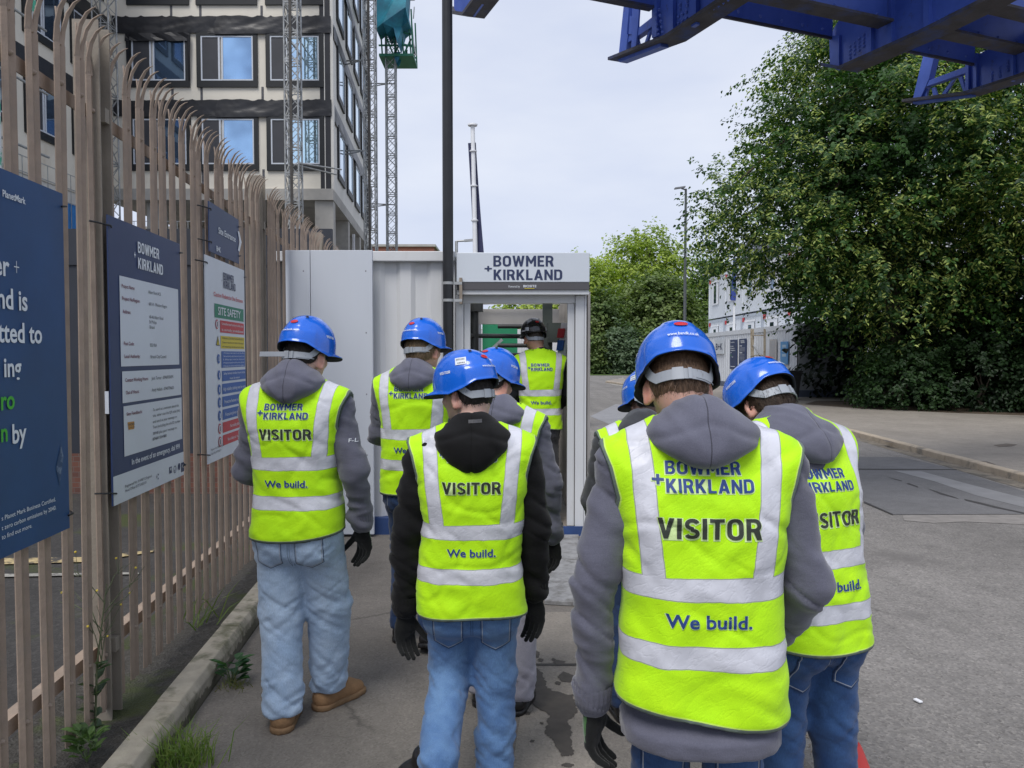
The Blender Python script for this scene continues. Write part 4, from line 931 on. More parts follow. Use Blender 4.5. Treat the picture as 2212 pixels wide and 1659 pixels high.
wallboard('sign_board', 456,970,533,1260, M_navy, 'right navy board of the pair on the container, with small white text', [('BOWMER',.25,.75,.90,.05,M_bpale,.02),('KIRKLAND',.25,.8,.84,.05,M_bpale,.02),(None,.1,.45,.72,.03,M_bpale,0),(None,.1,.5,.46,.03,M_bpale,0)] + [(None,.1,.86,.66-.04*k,.008,M_bwhite,0) for k in range(4)] + [(None,.1,.8,.40-.05*k,.008,M_bwhite,0) for k in range(5)])
wallboard('sign_board', 792,975,865,1243, mat('faded notice', (.50,.49,.48), .6, .05, 4), 'pale faded notice board between the gate and the blue board', [(None,.1,.85,.9-.06*k,.015,M_cabg,0) for k in range(12)])
wallboard('sign_board', 912,1000,992,1248, mat('sky blue notice', (.10,.32,.62), .5, .06, 2), 'light blue notice board on the container near its right end', [(None,.25,.8,.74-.2*k,.12,mat('notice pale', (.42,.58,.72), .5, .05, 2),0) for k in range(3)])
# gate frame leaning on the container
gt = empty('scaffold_gate', (WXR-.4,33,0), 0, 'rusty scaffold gate frame standing in front of the white container', 'gate')
mr = mat('rusty cream steel', (.42,.36,.27), .7, .2, 8, c2=(.25,.17,.10), p=(.55,.65)); mb = MB()
gpix = lambda x, y: onplane(*ZC(x, y), (WXR-.35,0,0), Vector((1,0,0)))
for x in (590,606,735): mb.bar(gpix(x,860), gpix(x,1330), .07, .07)
for y in (930,1150): mb.bar(gpix(600,y), gpix(735,y), .05, .05)
mb.build('frame', mr, gt); mb = MB(); mb.bar(gpix(612,1040), gpix(720,1210), .05, .05); mb.build('brace', M_galv, gt)
# stacked cabins behind
CXF = 13.1; y_edges = [51.3, 47.5, 43.9, 40.3, 36.7, 33.1]
for row, (z0, z1) in enumerate(((1.25,3.92),(4.02,6.72))):
    for k in range(5):
        ya, yb = y_edges[k], y_edges[k+1]
        cb = empty('stacked_cabin', (CXF+3,(ya+yb)/2,z0), 0, '%s row white cabin, %s unit of the stack across the road' % (('lower','upper')[row], ('farthest','second farthest','middle','second nearest','nearest')[k]), 'cabin', 'white cabins stacked in two rows across the road')
        mb = MB(); mb.box((CXF,yb+.04,z0),(CXF+6,ya-.04,z1)); w_ = mb.build('wall', M_cab, cb)
        mb = MB()
        for y in (yb+.03, ya-.17): mb.box((CXF-.04,y,z0),(CXF-.003,y+.14,z1))
        mb.box((CXF-.04,yb+.17,z1-.16),(CXF-.003,ya-.17,z1)); mb.box((CXF-.04,yb+.17,z0),(CXF-.003,ya-.17,z0+.14)); mb.build('frame', M_cabg if row == 0 else M_cab, cb)
        wy = (ya+yb)/2+.2; mb = MB(); mb.box((CXF-.06,wy-.75,z0+.85),(CXF-.045,wy+.75,z1-.45)); mb.box((CXF-.09,wy-.85,z1-.44),(CXF-.045,wy+.85,z1-.34)); f_ = mb.build('window', M_white, cb)
        mb = MB(); mb.box((CXF-.068,wy-.28,z0+.95),(CXF-.061,wy+.28,z1-.62)); mb.build('pane', M_glassd, f_)
        mb = MB(); mb.box((CXF-.05,ya-.55,z1-.40),(CXF-.041,ya-.18,z1-.17)); mb.build('label', M_red, cb)
bs = MB(); bs.box((CXF+.2,33.2,.1),(CXF+6,51.2,1.24)); tag(bs.build('cabin_plinth', M_cabg), 'grey plinth under the stacked white cabins', 'plinth')
lv = empty('rooftop_unit', (CXF+1.2,44.5,6.75), 0, 'dark louvred unit on the roof of the stacked cabins', 'roof unit')
mb = MB()
for k in range(4): mb.box((CXF+.5+k*.02,43.4+k*.9,6.75),(CXF+1.7,43.4+k*.9+.75,8.0+.25*(k % 2)))
mb.build('casing', mat('unit grey', (.10,.11,.13), .5, .1, 3), lv); mb = MB()
for k in range(4):
    for j in range(3): mb.box((CXF+.44,43.45+k*.9,6.85+j*.4),(CXF+.49,43.45+k*.9+.65,7.1+j*.4))
mb.build('grille', M_cabg, lv)
fp = empty('banner_pole', (12.0,40,0), 0, 'white pole with a rolled blue banner in front of the stacked cabins', 'flagpole')
a = onplane(*ZC(398,60), (0,40,0), Vector((0,1,0))); b_ = onplane(*ZC(405,900), (0,40,0), Vector((0,1,0)))
mb = MB(); mb.tube([(b_.x,40,0),a], .06, 10); mb.build('pole', M_white, fp)
mb = MB(); mb.tube([onplane(*ZC(400,70), (0,39.9,0), Vector((0,1,0))), onplane(*ZC(396,400), (0,39.9,0), Vector((0,1,0))), onplane(*ZC(388,545), (0,39.9,0), Vector((0,1,0)))], [.07,.12,.14], 8); mb.build('banner', mat('blue banner', (.03,.06,.28), .7, .1, 3), fp)
cl = MB(); q = ZC(262,290); a = onplane(*q, (0,46,0), Vector((0,1,0))); lo = empty('wall_lamp', (CXF,46,a.z), 0, 'small grey floodlight on an arm at the top of the cabins', 'lamp')
cl.bar((CXF-.05,46,a.z-.1),(CXF-.7,46,a.z+.05), .06, .06); cl.build('arm', M_galv, lo); cl = MB(); cl.obox((CXF-.85,46,a.z+.06), (.28,0,.03), (0,.2,0), (0,0,.05)); cl.build('lamp_head', M_galv, lo)
# wheelie bin
bn = onz(1712, 862, .1); be = empty('wheelie_bin', (bn.x-.1, bn.y, .1), 0, 'black wheelie bin beside the white container', 'bin')
mb = MB(); x, y = bn.x-.1, bn.y
mb.add([(x-.22,y-.25,.16),(x+.22,y-.25,.16),(x+.22,y+.25,.16),(x-.22,y+.25,.16),(x-.29,y-.34,1.05),(x+.29,y-.34,1.05),(x+.29,y+.34,1.05),(x-.29,y+.34,1.05)], [(0,3,2,1),(4,5,6,7),(0,1,5,4),(1,2,6,5),(2,3,7,6),(3,0,4,7)]); mb.build('body', M_black, be, bevel=.02)
mb = MB(); mb.box((x-.33,y-.38,1.055),(x+.33,y+.38,1.11)); mb.box((x-.3,y-.44,1.0),(x+.3,y-.385,1.05)); mb.build('lid', M_black, be, bevel=.015)
for s in (-1,1):
    mb = MB(); mb.tube([(x+s*.24,y+.25,.2),(x+s*.29,y+.25,.2)], .1, 14); mb.build('wheel', M_black, be)
# tall lamp post on the right
lp = at(1481.5, 408, 36); le = empty('street_lamp', (lp.x, lp.y, .1), 0, 'tall dark street lamp on the right footway before the far trees', 'street lamp')
mb = MB(); mb.tube([(lp.x,lp.y,.1),(lp.x,lp.y,1.4),(lp.x,lp.y,1.45),lp], [.11,.11,.08,.055], 12); mb.build('post', mat('lamp post grey', (.07,.08,.085), .5, .1, 3), le)
mb = MB(); mb.tube([lp-Vector((0,0,.05)), lp+Vector((-.2,0,.02))], .035, 8); mb.obox(lp+Vector((-.28,0,.05)), Vector((.24,0,.035)), Vector((0,.12,0)), Vector((0,0,.03))); mb.build('lamp_head', mat('lamp head grey', (.22,.23,.25), .5, .1, 3), le)
# ================================================================ RIVETED BLUE BRIDGE OVERHEAD
def blue_mat():
    m, nt, N, L, b = new_mat('bridge blue')
    n = tex_noise(nt, 1.6, 6, .65); c = ramp(nt, n.outputs['Fac'], .32, (.045,.095,.40), .7, (.085,.155,.56)).outputs['Color']
    n2 = tex_noise(nt, 5, 8, .75); c = mixc(nt, ramp(nt, n2.outputs['Fac'], .6, (0,0,0), .72, (1,1,1)).outputs['Color'], c, (.06,.065,.12))
    L.new(c, b.inputs['Base Color']); b.inputs['Roughness'].default_value = .38
    n3 = tex_noise(nt, 9, 4); add_bump(nt, b, n3.outputs['Fac'], .18, .01); return m
M_bridge = blue_mat()
M_soot = mat('sooty flange', (.058,.056,.066), .8, .3, 5, .4, 40, c2=(.045,.07,.19), p=(.5,.68))
ba = R(22); BU = Vector((math.cos(ba), math.sin(ba), 0)); BV = Vector((math.sin(ba), -math.cos(ba), 0))   # along the span; towards the viewer
br_ = empty('girder_bridge', (3.4, 8.4, 4.9), 0, 'riveted blue steel bridge girders crossing overhead', 'bridge')
def plane_at(p): return Vector(p)
PA = at(1020,33,8.68); PB = at(1337,132,9.29); PC = at(1793,150,9.56); PD = at(1972,222,10.82)
Z1 = lambda x, y: (949.0+x*.3432, y*.3432)
Z2 = lambda x, y: (1708.0+x*.2280, y*.2280)
def onp(P, pix, du=0.0): return onplane(*pix, P + BU*du, BU)
def plate(mb, P, pix, du, th=.02):
    """a plate lying in the vertical plane through P across the span"""
    q = [onp(P, p, du) for p in pix]; mb.prism(q, BU*th); return q
def flange(mb, P, pix, w=.24, th=.022):
    """flange strip following a line of the girder, spreading w across"""
    q = [onp(P, p) for p in pix]
    for a, b in zip(q[:-1], q[1:]):
        mb.prism([a-BU*w/2, b-BU*w/2, b-BU*w/2+Vector((0,0,th)), a-BU*w/2+Vector((0,0,th))], BU*w)
def rivets(mb, P, pts, side=-1, r=.022, du=.0):
    for p in pts: mb.dome(onp(P, p, du), BU*side, r, .016, 6)
def line(a, b, n): return [(a[0]+(b[0]-a[0])*i/(n-1), a[1]+(b[1]-a[1])*i/(n-1)) for i in range(n)]
def grid(a, b, c, nx, ny): return [(a[0]+(b[0]-a[0])*i/(nx-1)+(c[0]-a[0])*j/(ny-1), a[1]+(b[1]-a[1])*i/(nx-1)+(c[1]-a[1])*j/(ny-1)) for i in range(nx) for j in range(ny)]
# --- girder B with lattice end
mb = MB(); pix = [Z1(*p) for p in [(1337,-80),(1337,200),(1345,248),(1388,268),(1480,238),(1860,-10),(2140,-210)]]
plate(mb, PB, pix, -.012, .024); 
for x in (1337, 1440, 1585): plate(mb, PB, [Z1(x,-60),Z1(x,238 if x < 1400 else 250-(x-1440)*.55),Z1(x+30,228 if x < 1400 else 232-(x-1440)*.55),Z1(x+30,-60)], -.06, .045)
gB = mb.build('cross_girder', M_bridge, br_)
mb = MB(); flange(mb, PB, [Z1(*p) for p in [(1120,388),(1390,285),(1485,250),(1865,0),(2150,-190)]], .26, .035); mb.build('flange', M_soot, gB)
mb = MB(); rivets(mb, PB, [Z1(*p) for p in grid((1505,105),(1505,190),(1555,75),3,3)+grid((1515,30),(1515,60),(1560,5),2,2)], -1, .02, -.02); rivets(mb, PB, [Z1(*p) for p in line((1360,95),(1385,250),6)+line((1385,60),(1410,240),6)+line((1400,250),(1850,-20),16)], -1, .02, -.06); mb.build('rivet', M_bridge, gB)
mb = MB()
plate(mb, PB, [Z1(*p) for p in [(1168,-40),(1125,380),(1170,370),(1187,215),(1212,215),(1214,100),(1199,100),(1192,215),(1180,215),(1200,-40)]], -.05, .1)
plate(mb, PB, [Z1(*p) for p in [(1214,-40),(1214,100),(1213,215),(1205,320),(1232,320),(1250,160),(1264,-40)]], -.05, .02)
plate(mb, PB, [Z1(*p) for p in [(1125,378),(1135,392),(1395,292),(1390,270),(1200,332),(1170,350)]], -.05, .1)
plate(mb, PB, [Z1(*p) for p in [(1165,245),(1175,275),(1340,165),(1337,110)]], -.04, .08)
for q in ([(1228,250),(1250,322),(1266,318),(1246,240)], [(1316,195),(1276,315),(1292,310),(1332,185)]): plate(mb, PB, [Z1(*p) for p in q], -.01, .03)
mb.build('lattice_bracket', M_bridge, gB)
# --- girder C, plate end
mb = MB(); pix = [Z2(*p) for p in [(365,350),(372,625),(440,664),(520,640),(1300,290),(1900,5),(2500,-300),(2500,-700),(-100,-400),(365,-300)]]
plate(mb, PC, [Z2(*p) for p in [(365,345),(372,625),(440,664),(530,640),(1300,290),(1960,-30),(2500,-300),(2300,-500),(640,-120)]], -.012, .024)
plate(mb, PC, [Z2(*p) for p in [(365,345),(372,625),(440,664),(460,640),(455,560),(460,330)]], -.05, .038)
for x, y1 in ((710,545),(905,440),(1255,290)): plate(mb, PC, [Z2(*p) for p in [(x,-250),(x,y1),(x+50,y1-24),(x+50,-270)]], -.07, .058)
gC = mb.build('cross_girder', M_bridge, br_)
mb = MB(); flange(mb, PC, [Z2(*p) for p in [(372,640),(545,672),(1300,345),(1960,20),(2500,-270)]], .30, .04); mb.build('flange', M_soot, gC)
mb = MB(); rivets(mb, PC, [Z2(*p) for p in grid((565,440),(565,550),(695,330),4,4)+line((395,430),(400,600),5)+line((470,640),(1250,280),22)+line((1280,255),(1900,-40),16)+line((1280,-60),(1280,240),5)], -1, .02, -.014); rivets(mb, PC, [Z2(*p) for p in line((825,-60),(825,185),5)+line((870,-80),(870,170),5)], -1, .022, -.03); mb.build('rivet', M_bridge, gC)
# --- girder D with lattice end
mb = MB(); plate(mb, PD, [Z2(*p) for p in [(1655,590),(1650,880),(1730,880),(2212,690),(2900,420),(2900,100),(2100,330)]], -.012, .024)
for x, y0, y1 in ((1655,590,870),(1730,560,870),(2080,500,770)): plate(mb, PD, [Z2(*p) for p in [(x,y0-40),(x,y1),(x+28,y1-8),(x+28,y0-60)]], -.06, .048)
gD = mb.build('cross_girder', M_bridge, br_)
mb = MB(); flange(mb, PD, [Z2(*p) for p in [(1115,975),(1700,905),(2212,745),(2900,480)]], .26, .035); mb.build('flange', M_soot, gD)
mb = MB(); rivets(mb, PD, [Z2(*p) for p in grid((1910,690),(1910,780),(2060,580),4,3)+line((1690,620),(1690,850),6)+line((1760,850),(2200,690),10)], -1, .02, -.014); mb.build('rivet', M_bridge, gD)
mb = MB()
plate(mb, PD, [Z2(*p) for p in [(1262,500),(1150,965),(1215,960),(1310,745),(1362,520)]], -.05, .1)
plate(mb, PD, [Z2(*p) for p in [(1150,960),(1160,985),(1705,910),(1700,868),(1215,945)]], -.05, .1)
plate(mb, PD, [Z2(*p) for p in [(1205,800),(1195,850),(1660,690),(1655,632)]], -.04, .08)
for q in ([(1270,850),(1225,955),(1280,945),(1300,840)], [(1335,835),(1350,920),(1390,915),(1365,825)], [(1520,765),(1420,905),(1460,900),(1555,750)], [(1585,735),(1640,880),(1655,860),(1620,715)]): plate(mb, PD, [Z2(*p) for p in q], -.01, .03)
mb.build('lattice_bracket', M_bridge, gD)
# --- girder A stub at the left
mb = MB(); plate(mb, PA, [Z1(*p) for p in [(92,-250),(92,58),(112,92),(212,104),(300,-20),(520,-250)]], -.012, .024); gA = mb.build('cross_girder', M_bridge, br_)
mb = MB(); flange(mb, PA, [Z1(*p) for p in [(92,60),(112,94),(214,106),(310,-20),(560,-260)]], .26, .035); mb.build('flange', M_soot, gA)
# --- beams along the span
def span_beam(start, end_u, depth, fl, web=True, up=0.0):
    """I-beam from a point along the span for end_u metres (negative: leftwards); start is its lower edge"""
    a, b = Vector(start), Vector(start) + BU*end_u
    m1 = MB(); m1.prism([a, b, b+Vector((0,0,depth)), a+Vector((0,0,depth))], BV*.02); o = m1.build('span_beam', M_bridge, br_)
    m2 = MB(); m2.prism([a-BV*fl/2-Vector((0,0,.03)), b-BV*fl/2-Vector((0,0,.03)), b-BV*fl/2-Vector((0,0,.002)), a-BV*fl/2-Vector((0,0,.002))], BV*fl); m2.build('flange', M_soot, o)
    m3 = MB(); n = int(abs(end_u)/.28)
    for i in range(n): m3.dome(a + (b-a)*((i+.5)/n) + Vector((0,0,.06)) + BV*.02, BV, .02, .015)
    m3.build('rivet', M_bridge, o); return o
dBC = (PC-PB).dot(BU); dCD = (PD-PC).dot(BU); dAB = (PB-PA).dot(BU)
s1 = onp(PC, Z2(900,212), -.08); span_beam(s1, -dBC+.1, .55, .22)
s2 = onp(PC, Z2(385,350), -.05); span_beam(s2, -dBC+.05, .40, .03)
s3 = onp(PD, Z2(2212,468), -.08); span_beam(s3, -dCD+.1, .50, .22)
s4 = onp(PD, Z2(1730,600), -.07); span_beam(s4, -dCD+.1, .46, .03)
s5 = onp(PB, Z1(1337,44), -.06); span_beam(s5, -dAB+.1, .5, .10)
s6 = onp(PB, Z1(1880,-120), -.06); span_beam(s6, -dAB+.1, .5, .22)
s7 = onp(PD, Z2(2700,250), -.08); span_beam(s7, -dCD+.1, .5, .22)
# right-hand continuation beyond D and deck plates above
s8 = onp(PD, Z2(2212,468), .05); span_beam(s8, 3.0, .5, .22)
mb = MB(); zt = 6.42; o_ = Vector((PB.x, PB.y, 0))
q = [o_ - BU*3 + BV*1.0, o_ + BU*9 + BV*1.0, o_ + BU*9 + BV*3.6, o_ - BU*3 + BV*3.6]
mb.prism([Vector((p.x,p.y,zt)) for p in q], (0,0,.05)); mb.build('deck_plate', M_bridge, br_)

# ================================================================ TREES AND PLANTS
def leaf_mat(name, trans=.35, rough=.5):
    m, nt, N, L, b = new_mat(name)
    a = N.new('ShaderNodeAttribute'); a.attribute_name = 'tint'; L.new(a.outputs['Color'], b.inputs['Base Color'])
    b.inputs['Roughness'].default_value = rough; b.inputs['Specular IOR Level'].default_value = .4
    tr = N.new('ShaderNodeBsdfTranslucent'); L.new(mixc(nt, 1.0, a.outputs['Color'], (1.3,1.5,.6), 'MULTIPLY'), tr.inputs['Color'])
    ms = N.new('ShaderNodeMixShader'); ms.inputs['Fac'].default_value = trans
    L.new(b.outputs[0], ms.inputs[1]); L.new(tr.outputs[0], ms.inputs[2]); L.new(ms.outputs[0], N['Material Output'].inputs['Surface']); return m
M_leaf = leaf_mat('leaves')
M_bark = mat('bark', (.075,.06,.045), .95, .3, 4, .8, 20)
def norm(a): return a / np.maximum(np.linalg.norm(a, axis=1, keepdims=True), 1e-9)
def leaves(name, base, d, nrm, L, W, tint, parent, m=None):
    """folded six-point leaves: base, two shoulders, tip and midrib"""
    n = len(base); d = norm(d); s = norm(np.cross(d, nrm)); u = np.cross(s, d)
    L = L[:, None]; W = W[:, None]
    v = np.stack([base, base + d*L*.35 + s*W*.5 + u*W*.12, base + d*L*.72 + s*W*.34 + u*W*.1 - u*L*.04, base + d*L - u*L*.14,
                  base + d*L*.72 - s*W*.34 + u*W*.1 - u*L*.04, base + d*L*.35 - s*W*.5 + u*W*.12], 1).reshape(-1, 3)
    i = np.arange(n)[:, None]*6
    f = np.concatenate([i+np.array([[0,1,2,3]]), i+np.array([[0,3,4,5]])], 0)
    o = link_mesh(name, v, f, m or M_leaf, parent)
    at_ = o.data.attributes.new('tint', 'FLOAT_COLOR', 'POINT')
    c = np.ones((n, 6, 4)); c[:, :, :3] = tint[:, None, :]
    at_.data.foreach_set('color', c.reshape(-1)); return o
def crown(name, lobes, nspray, kl, parent, leaf=.11, slen=.9, droop=.35, pal=((.035,.075,.02),(.075,.135,.035)), bract=0.0, seed=1, keep=None, inner=.55, up=.15, zmin=None):
    """sprays of leaves over the shell of several lobes (centre, radii)"""
    g = np.random.default_rng(seed); P, D = [], []
    wts = np.array([l[1][0]*l[1][2] for l in lobes]); wts = wts/wts.sum()
    for (c, r), w in zip(lobes, wts):
        n = int(nspray*w); q = norm(g.normal(size=(n,3)))
        rad = inner + (1-inner)*g.random(n)**.5; lump = 1 + .20*noise3(q*2.6+np.array(c), seed) + .12*noise3(q*6+np.array(c), seed+3)
        P.append(np.array(c) + q*np.array(r)*(rad*lump)[:, None]); D.append(norm(q/np.array(r)*np.mean(r)))
    P, D = np.concatenate(P), np.concatenate(D)
    if zmin is not None: k = P[:,2] > zmin; P, D = P[k], D[k]
    if keep is not None: k = keep(P); P, D = P[k], D[k]
    n = len(P); D = norm(D*np.array([1,1,.35]) + g.normal(size=(n,3))*.28 + np.array([0,0,up]))
    tone = np.clip(.5 + .5*noise3(P*.55, seed+9) + g.normal(size=n)*.22, 0, 1)
    sl = slen*(.6+.8*g.random(n)); t = (np.arange(kl)+.5)/kl
    side = norm(np.cross(D, np.array([0,0,1.]))); sgn = np.where(np.arange(kl) % 2 == 0, 1, -1)
    B = P[:,None,:] + D[:,None,:]*(sl[:,None]*t)[:,:,None] - np.array([0,0,1.])*(droop*sl[:,None]*t**2)[:,:,None] + g.normal(size=(n,kl,3))*leaf*.55
    Ld = D[:,None,:]*.45 + side[:,None,:]*sgn[None,:,None]*(.75+.3*g.random((n,kl)))[:,:,None] + np.array([0,0,-.55]) + g.normal(size=(n,kl,3))*.3
    Nn = np.array([0,0,1.]) + D[:,None,:]*.55 + g.normal(size=(n,1,3))*.35 + g.normal(size=(n,kl,3))*.22
    N_ = n*kl; Lf = leaf*(.7+.6*g.random(N_)); Wf = Lf*(.72+.2*g.random(N_))
    tn_ = np.repeat(tone, kl)[:,None]; a, b = np.array(pal[0]), np.array(pal[1]); c = a + (b-a)*tn_
    c = c*(1+.13*g.normal(size=(N_,1))).clip(.5,1.6)
    if bract > 0:
        fl = np.repeat(noise3(P*.42+5, seed+21) + .25*noise3(P*1.3, seed+2) > .15 - bract, kl) & (g.random(N_) < .42)
        c[fl] = np.array([.36,.43,.12])*(.75+.5*g.random((fl.sum(),1))); Wf[fl] *= .5; Lf[fl] *= 1.05
    leaves(name, B.reshape(-1,3), Ld.reshape(-1,3), Nn.reshape(-1,3), Lf, Wf, np.clip(c, .004, .6), parent)
def trunk(parent, base, top, r, limbs=(), name='trunk'):
    mb = MB(); b, t = Vector(base), Vector(top); n = 7
    pts = [b.lerp(t, i/(n-1)) + Vector((.08*math.sin(i*1.7+b.x), .08*math.cos(i*2.1+b.y), 0))*(i > 0) for i in range(n)]
    mb.tube(pts, [r*(1.25 if i == 0 else 1)*(1-.7*i/(n-1)) for i in range(n)], 9)
    for k, q in enumerate(limbs):
        a = b.lerp(t, .25+.6*k/max(1,len(limbs))); e = Vector(q); m_ = a.lerp(e, .5)+Vector((0,0,.3))
        mb.tube([a, m_, e], [r*.42, r*.28, r*.06], 6)
    return mb.build(name, M_bark, parent)
# big flowering lime over the right footway
def tree(name, base, label, lobes, n, kl, group, limbs_to=6, r=.3, **kw):
    e = empty(name, base, 0, label, 'tree', group)
    top = max(l[0][2]+l[1][2]*.6 for l in lobes); cx = sum(l[0][0] for l in lobes)/len(lobes); cy = sum(l[0][1] for l in lobes)/len(lobes)
    trunk(e, base, (cx, cy, top), r, [tuple(np.array(l[0])+np.array(l[1])*np.array(o)) for l in lobes for o in ((.6,0,.1),(-.6,.1,.1),(0,-.6,.2))][:limbs_to*2])
    crown('crown', lobes, n, kl, e, **kw); return e
LIME = ((.014,.048,.013),(.060,.138,.028))
tree('lime_tree', (12.6,25.2,.1), 'large dark green flowering lime tree over the right footway, nearest the stacked cabins',
     [((12.6,25,9.4),(4.4,4.2,4.4)), ((10.6,24.2,6.8),(3.6,3.8,3.0)), ((9.0,24.0,5.6),(3.4,3.0,1.7)), ((8.4,23.6,6.6),(3.0,1.6,.8)), ((8.6,23.6,4.6),(2.4,1.6,.8)), ((10.6,24,10.4),(2.6,2.4,1.6)), ((9.6,24.4,8.6),(2.6,2.4,1.6)), ((11.2,24.6,11.6),(2.2,2.2,1.6)), ((13.2,23.4,5.6),(4.4,3.8,3.4)), ((11.4,24,3.6),(2.6,3,1.5)), ((12.4,24.6,12.4),(2.6,2.8,2.0)), ((13.4,20.6,7.6),(2.8,2.2,2.0)), ((10.8,21.4,8.2),(2.2,1.8,1.4))],
     5900, 26, 'tall trees behind the right footway', leaf=.115, slen=.9, droop=.34, pal=LIME, bract=.26, seed=3, r=.32, inner=.5,
     keep=lambda P: P[:,0] > np.interp(P[:,2], [2,3.5,4.6,5.6,6.6,8.4,9.7,10.6,11.6,13,16], [8.2,7.0,6.6,5.7,5.7,7.2,8.1,8.4,9.6,10.6,12.5]) + .75*noise3(P*np.array([.25,.25,1.5]), 77) + .45*noise3(P*np.array([.6,.6,2.6]), 78))
tree('lime_tree', (18.2,23.8,.1), 'large flowering lime tree at the right edge of the picture',
     [((18,23,9.5),(5,4.2,5)), ((16.4,21.4,6.2),(3.6,3.4,3.6)), ((20,21.6,6.5),(4,3.6,4)), ((17,22.5,3.8),(4,3.2,2.0)), ((16.6,18.6,8.4),(3.6,2.4,2.2)), ((14.6,19.6,5.6),(2.2,1.6,1.2))],
     4000, 24, 'tall trees behind the right footway', leaf=.115, slen=.9, droop=.34, pal=LIME, bract=.28, seed=5, r=.34)
# undergrowth against the footway
for i, (c, r, lb) in enumerate((((11.4,22.6,.8),(1.1,1.3,1.2),'leafy bush at the corner of the shade-toned container end, low against the footway'), ((13.3,21.8,1.1),(1.5,1.2,1.5),'ivy bush tinted dark for the shade under the lime, second from the container end'), ((15.4,20.6,1.2),(1.6,1.2,1.6),'bramble bush tinted dark for deep shade, second from the right edge'), ((17.8,19.6,1.3),(1.8,1.3,1.8),'ivy bush tinted dark for shade at the right edge beside the footway'))):
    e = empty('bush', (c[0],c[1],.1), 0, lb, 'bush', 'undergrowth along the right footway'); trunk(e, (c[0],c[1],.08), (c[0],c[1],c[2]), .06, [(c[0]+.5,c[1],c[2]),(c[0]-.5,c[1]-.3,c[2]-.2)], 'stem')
    crown('foliage', [(c, r)], 480, 16, e, leaf=.10, slen=.5, droop=.4, pal=((.016,.042,.013),(.045,.095,.027)) if i < 1 else ((.010,.026,.009),(.026,.058,.018)), seed=30+i, inner=.5, zmin=.12)  # all but the first get darker leaf tints, painting in the crown shade
hb = empty('hedge', (17,25.5,.1), 0, 'dense hedge tinted dark for shade behind the lime trunks', 'hedge')
trunk(hb, (16,27,.05), (16,27,3), .2, [], 'stem')
crown('foliage', [((14,27.5,2.8),(3.5,1.2,3.6)),((16,24.5,1.6),(4.5,1.0,2.2)),((21,23.5,1.8),(4.5,1.0,2.6)),((19,27,3.4),(4,1.2,3.6)),((24,25,3.5),(4,1.4,4)),((21,20.5,2.2),(2.5,1.5,2.6))], 3000, 14, hb, leaf=.26, slen=.8, droop=.3, pal=((.008,.016,.006),(.016,.032,.011)), seed=44, inner=.3, zmin=.1)  # near-black leaf tints paint the gloom under the crowns
sheet('leaf_litter', [(10.3,26),(9.2,24.2),(10.1,22.3),(11.8,20.6),(13.6,19.4),(15.6,18.3),(17.6,17.2),(20,15.5),(26,14),(26,26)], .104, ground_mat('leaf litter', (.07,.05,.035), (.16,.12,.08), (.025,.02,.015), 40, big=.3, bump=.9))
# far trees at the end of the road
FG = 'far trees at the end of the road'
px = lambda x, d: (x-CX)*d/FPX
def far(x0, x1, ytop, d, label, n, pal, seed, base_y=None, squash=1.0):
    s = d/FPX; xc, w = px((x0+x1)/2, d), (x1-x0)*s/2; zt = EYE+(HORIZON-ytop)*s; zc = zt*.58
    lob = [((xc,d,zc),(w*.95,w*.7,zt*.40)), ((xc-w*.3,d-w*.3,zc*.62),(w*.75,w*.6,zt*.30)), ((xc+w*.32,d-w*.2,zc*.7),(w*.7,w*.6,zt*.34)), ((xc+w*.1,d,zt*.84),(w*.5,w*.5,zt*.15))]
    tree('broadleaf_tree', (xc,d,0), label, lob, n, 14, FG, leaf=.30, slen=1.35, droop=.2, pal=pal, seed=seed, r=.28, inner=.5, up=.3)
YG = ((.21,.29,.045),(.40,.48,.09)); MG = ((.075,.125,.035),(.19,.25,.08)); GG = ((.08,.13,.065),(.16,.22,.13))
far(1180, 1345, 560, 78, 'yellow green tree behind the turnstile header, leftmost of the far trees', 1300, YG, 61)
far(1295, 1490, 500, 82, 'tallest bright green far tree left of the tall lamp', 1900, YG, 62)
far(1330, 1500, 600, 72, 'dark green rounded tree in front of the bright far trees', 1600, MG, 63)
far(1480, 1580, 560, 80, 'mid green far tree right of the tall lamp behind the cabins', 900, ((.08,.15,.035),(.17,.26,.07)), 64)
far(1262, 1330, 640, 68, 'grey green bushy tree low at the left of the far group', 700, MG, 65)
far(1060, 1200, 640, 70, 'green tree seen through the turnstile bars', 700, YG, 66)
far(-900, -300, 560, 90, 'green tree far beyond the yard on the left', 900, MG, 67)
for i, (x0, x1, yt, lb) in enumerate(((1262,1315,722,'left low shrub on the far verge'),(1305,1385,705,'grey green rounded shrub on the far verge'),(1370,1460,720,'right low shrub on the far verge'))):
    d = 66; s = d/FPX; xc = px((x0+x1)/2, d); zt = EYE+(HORIZON-yt)*s; w = (x1-x0)*s*.55
    e = empty('shrub', (xc,d,0), 0, lb, 'shrub', 'shrubs on the far verge'); trunk(e, (xc,d,0), (xc,d,zt*.6), .08, [], 'stem')
    crown('foliage', [((xc,d,zt*.5),(w,w*.8,zt*.5))], 480, 12, e, leaf=.26, slen=.8, droop=.3, pal=GG if i == 1 else MG, seed=80+i, zmin=.05)
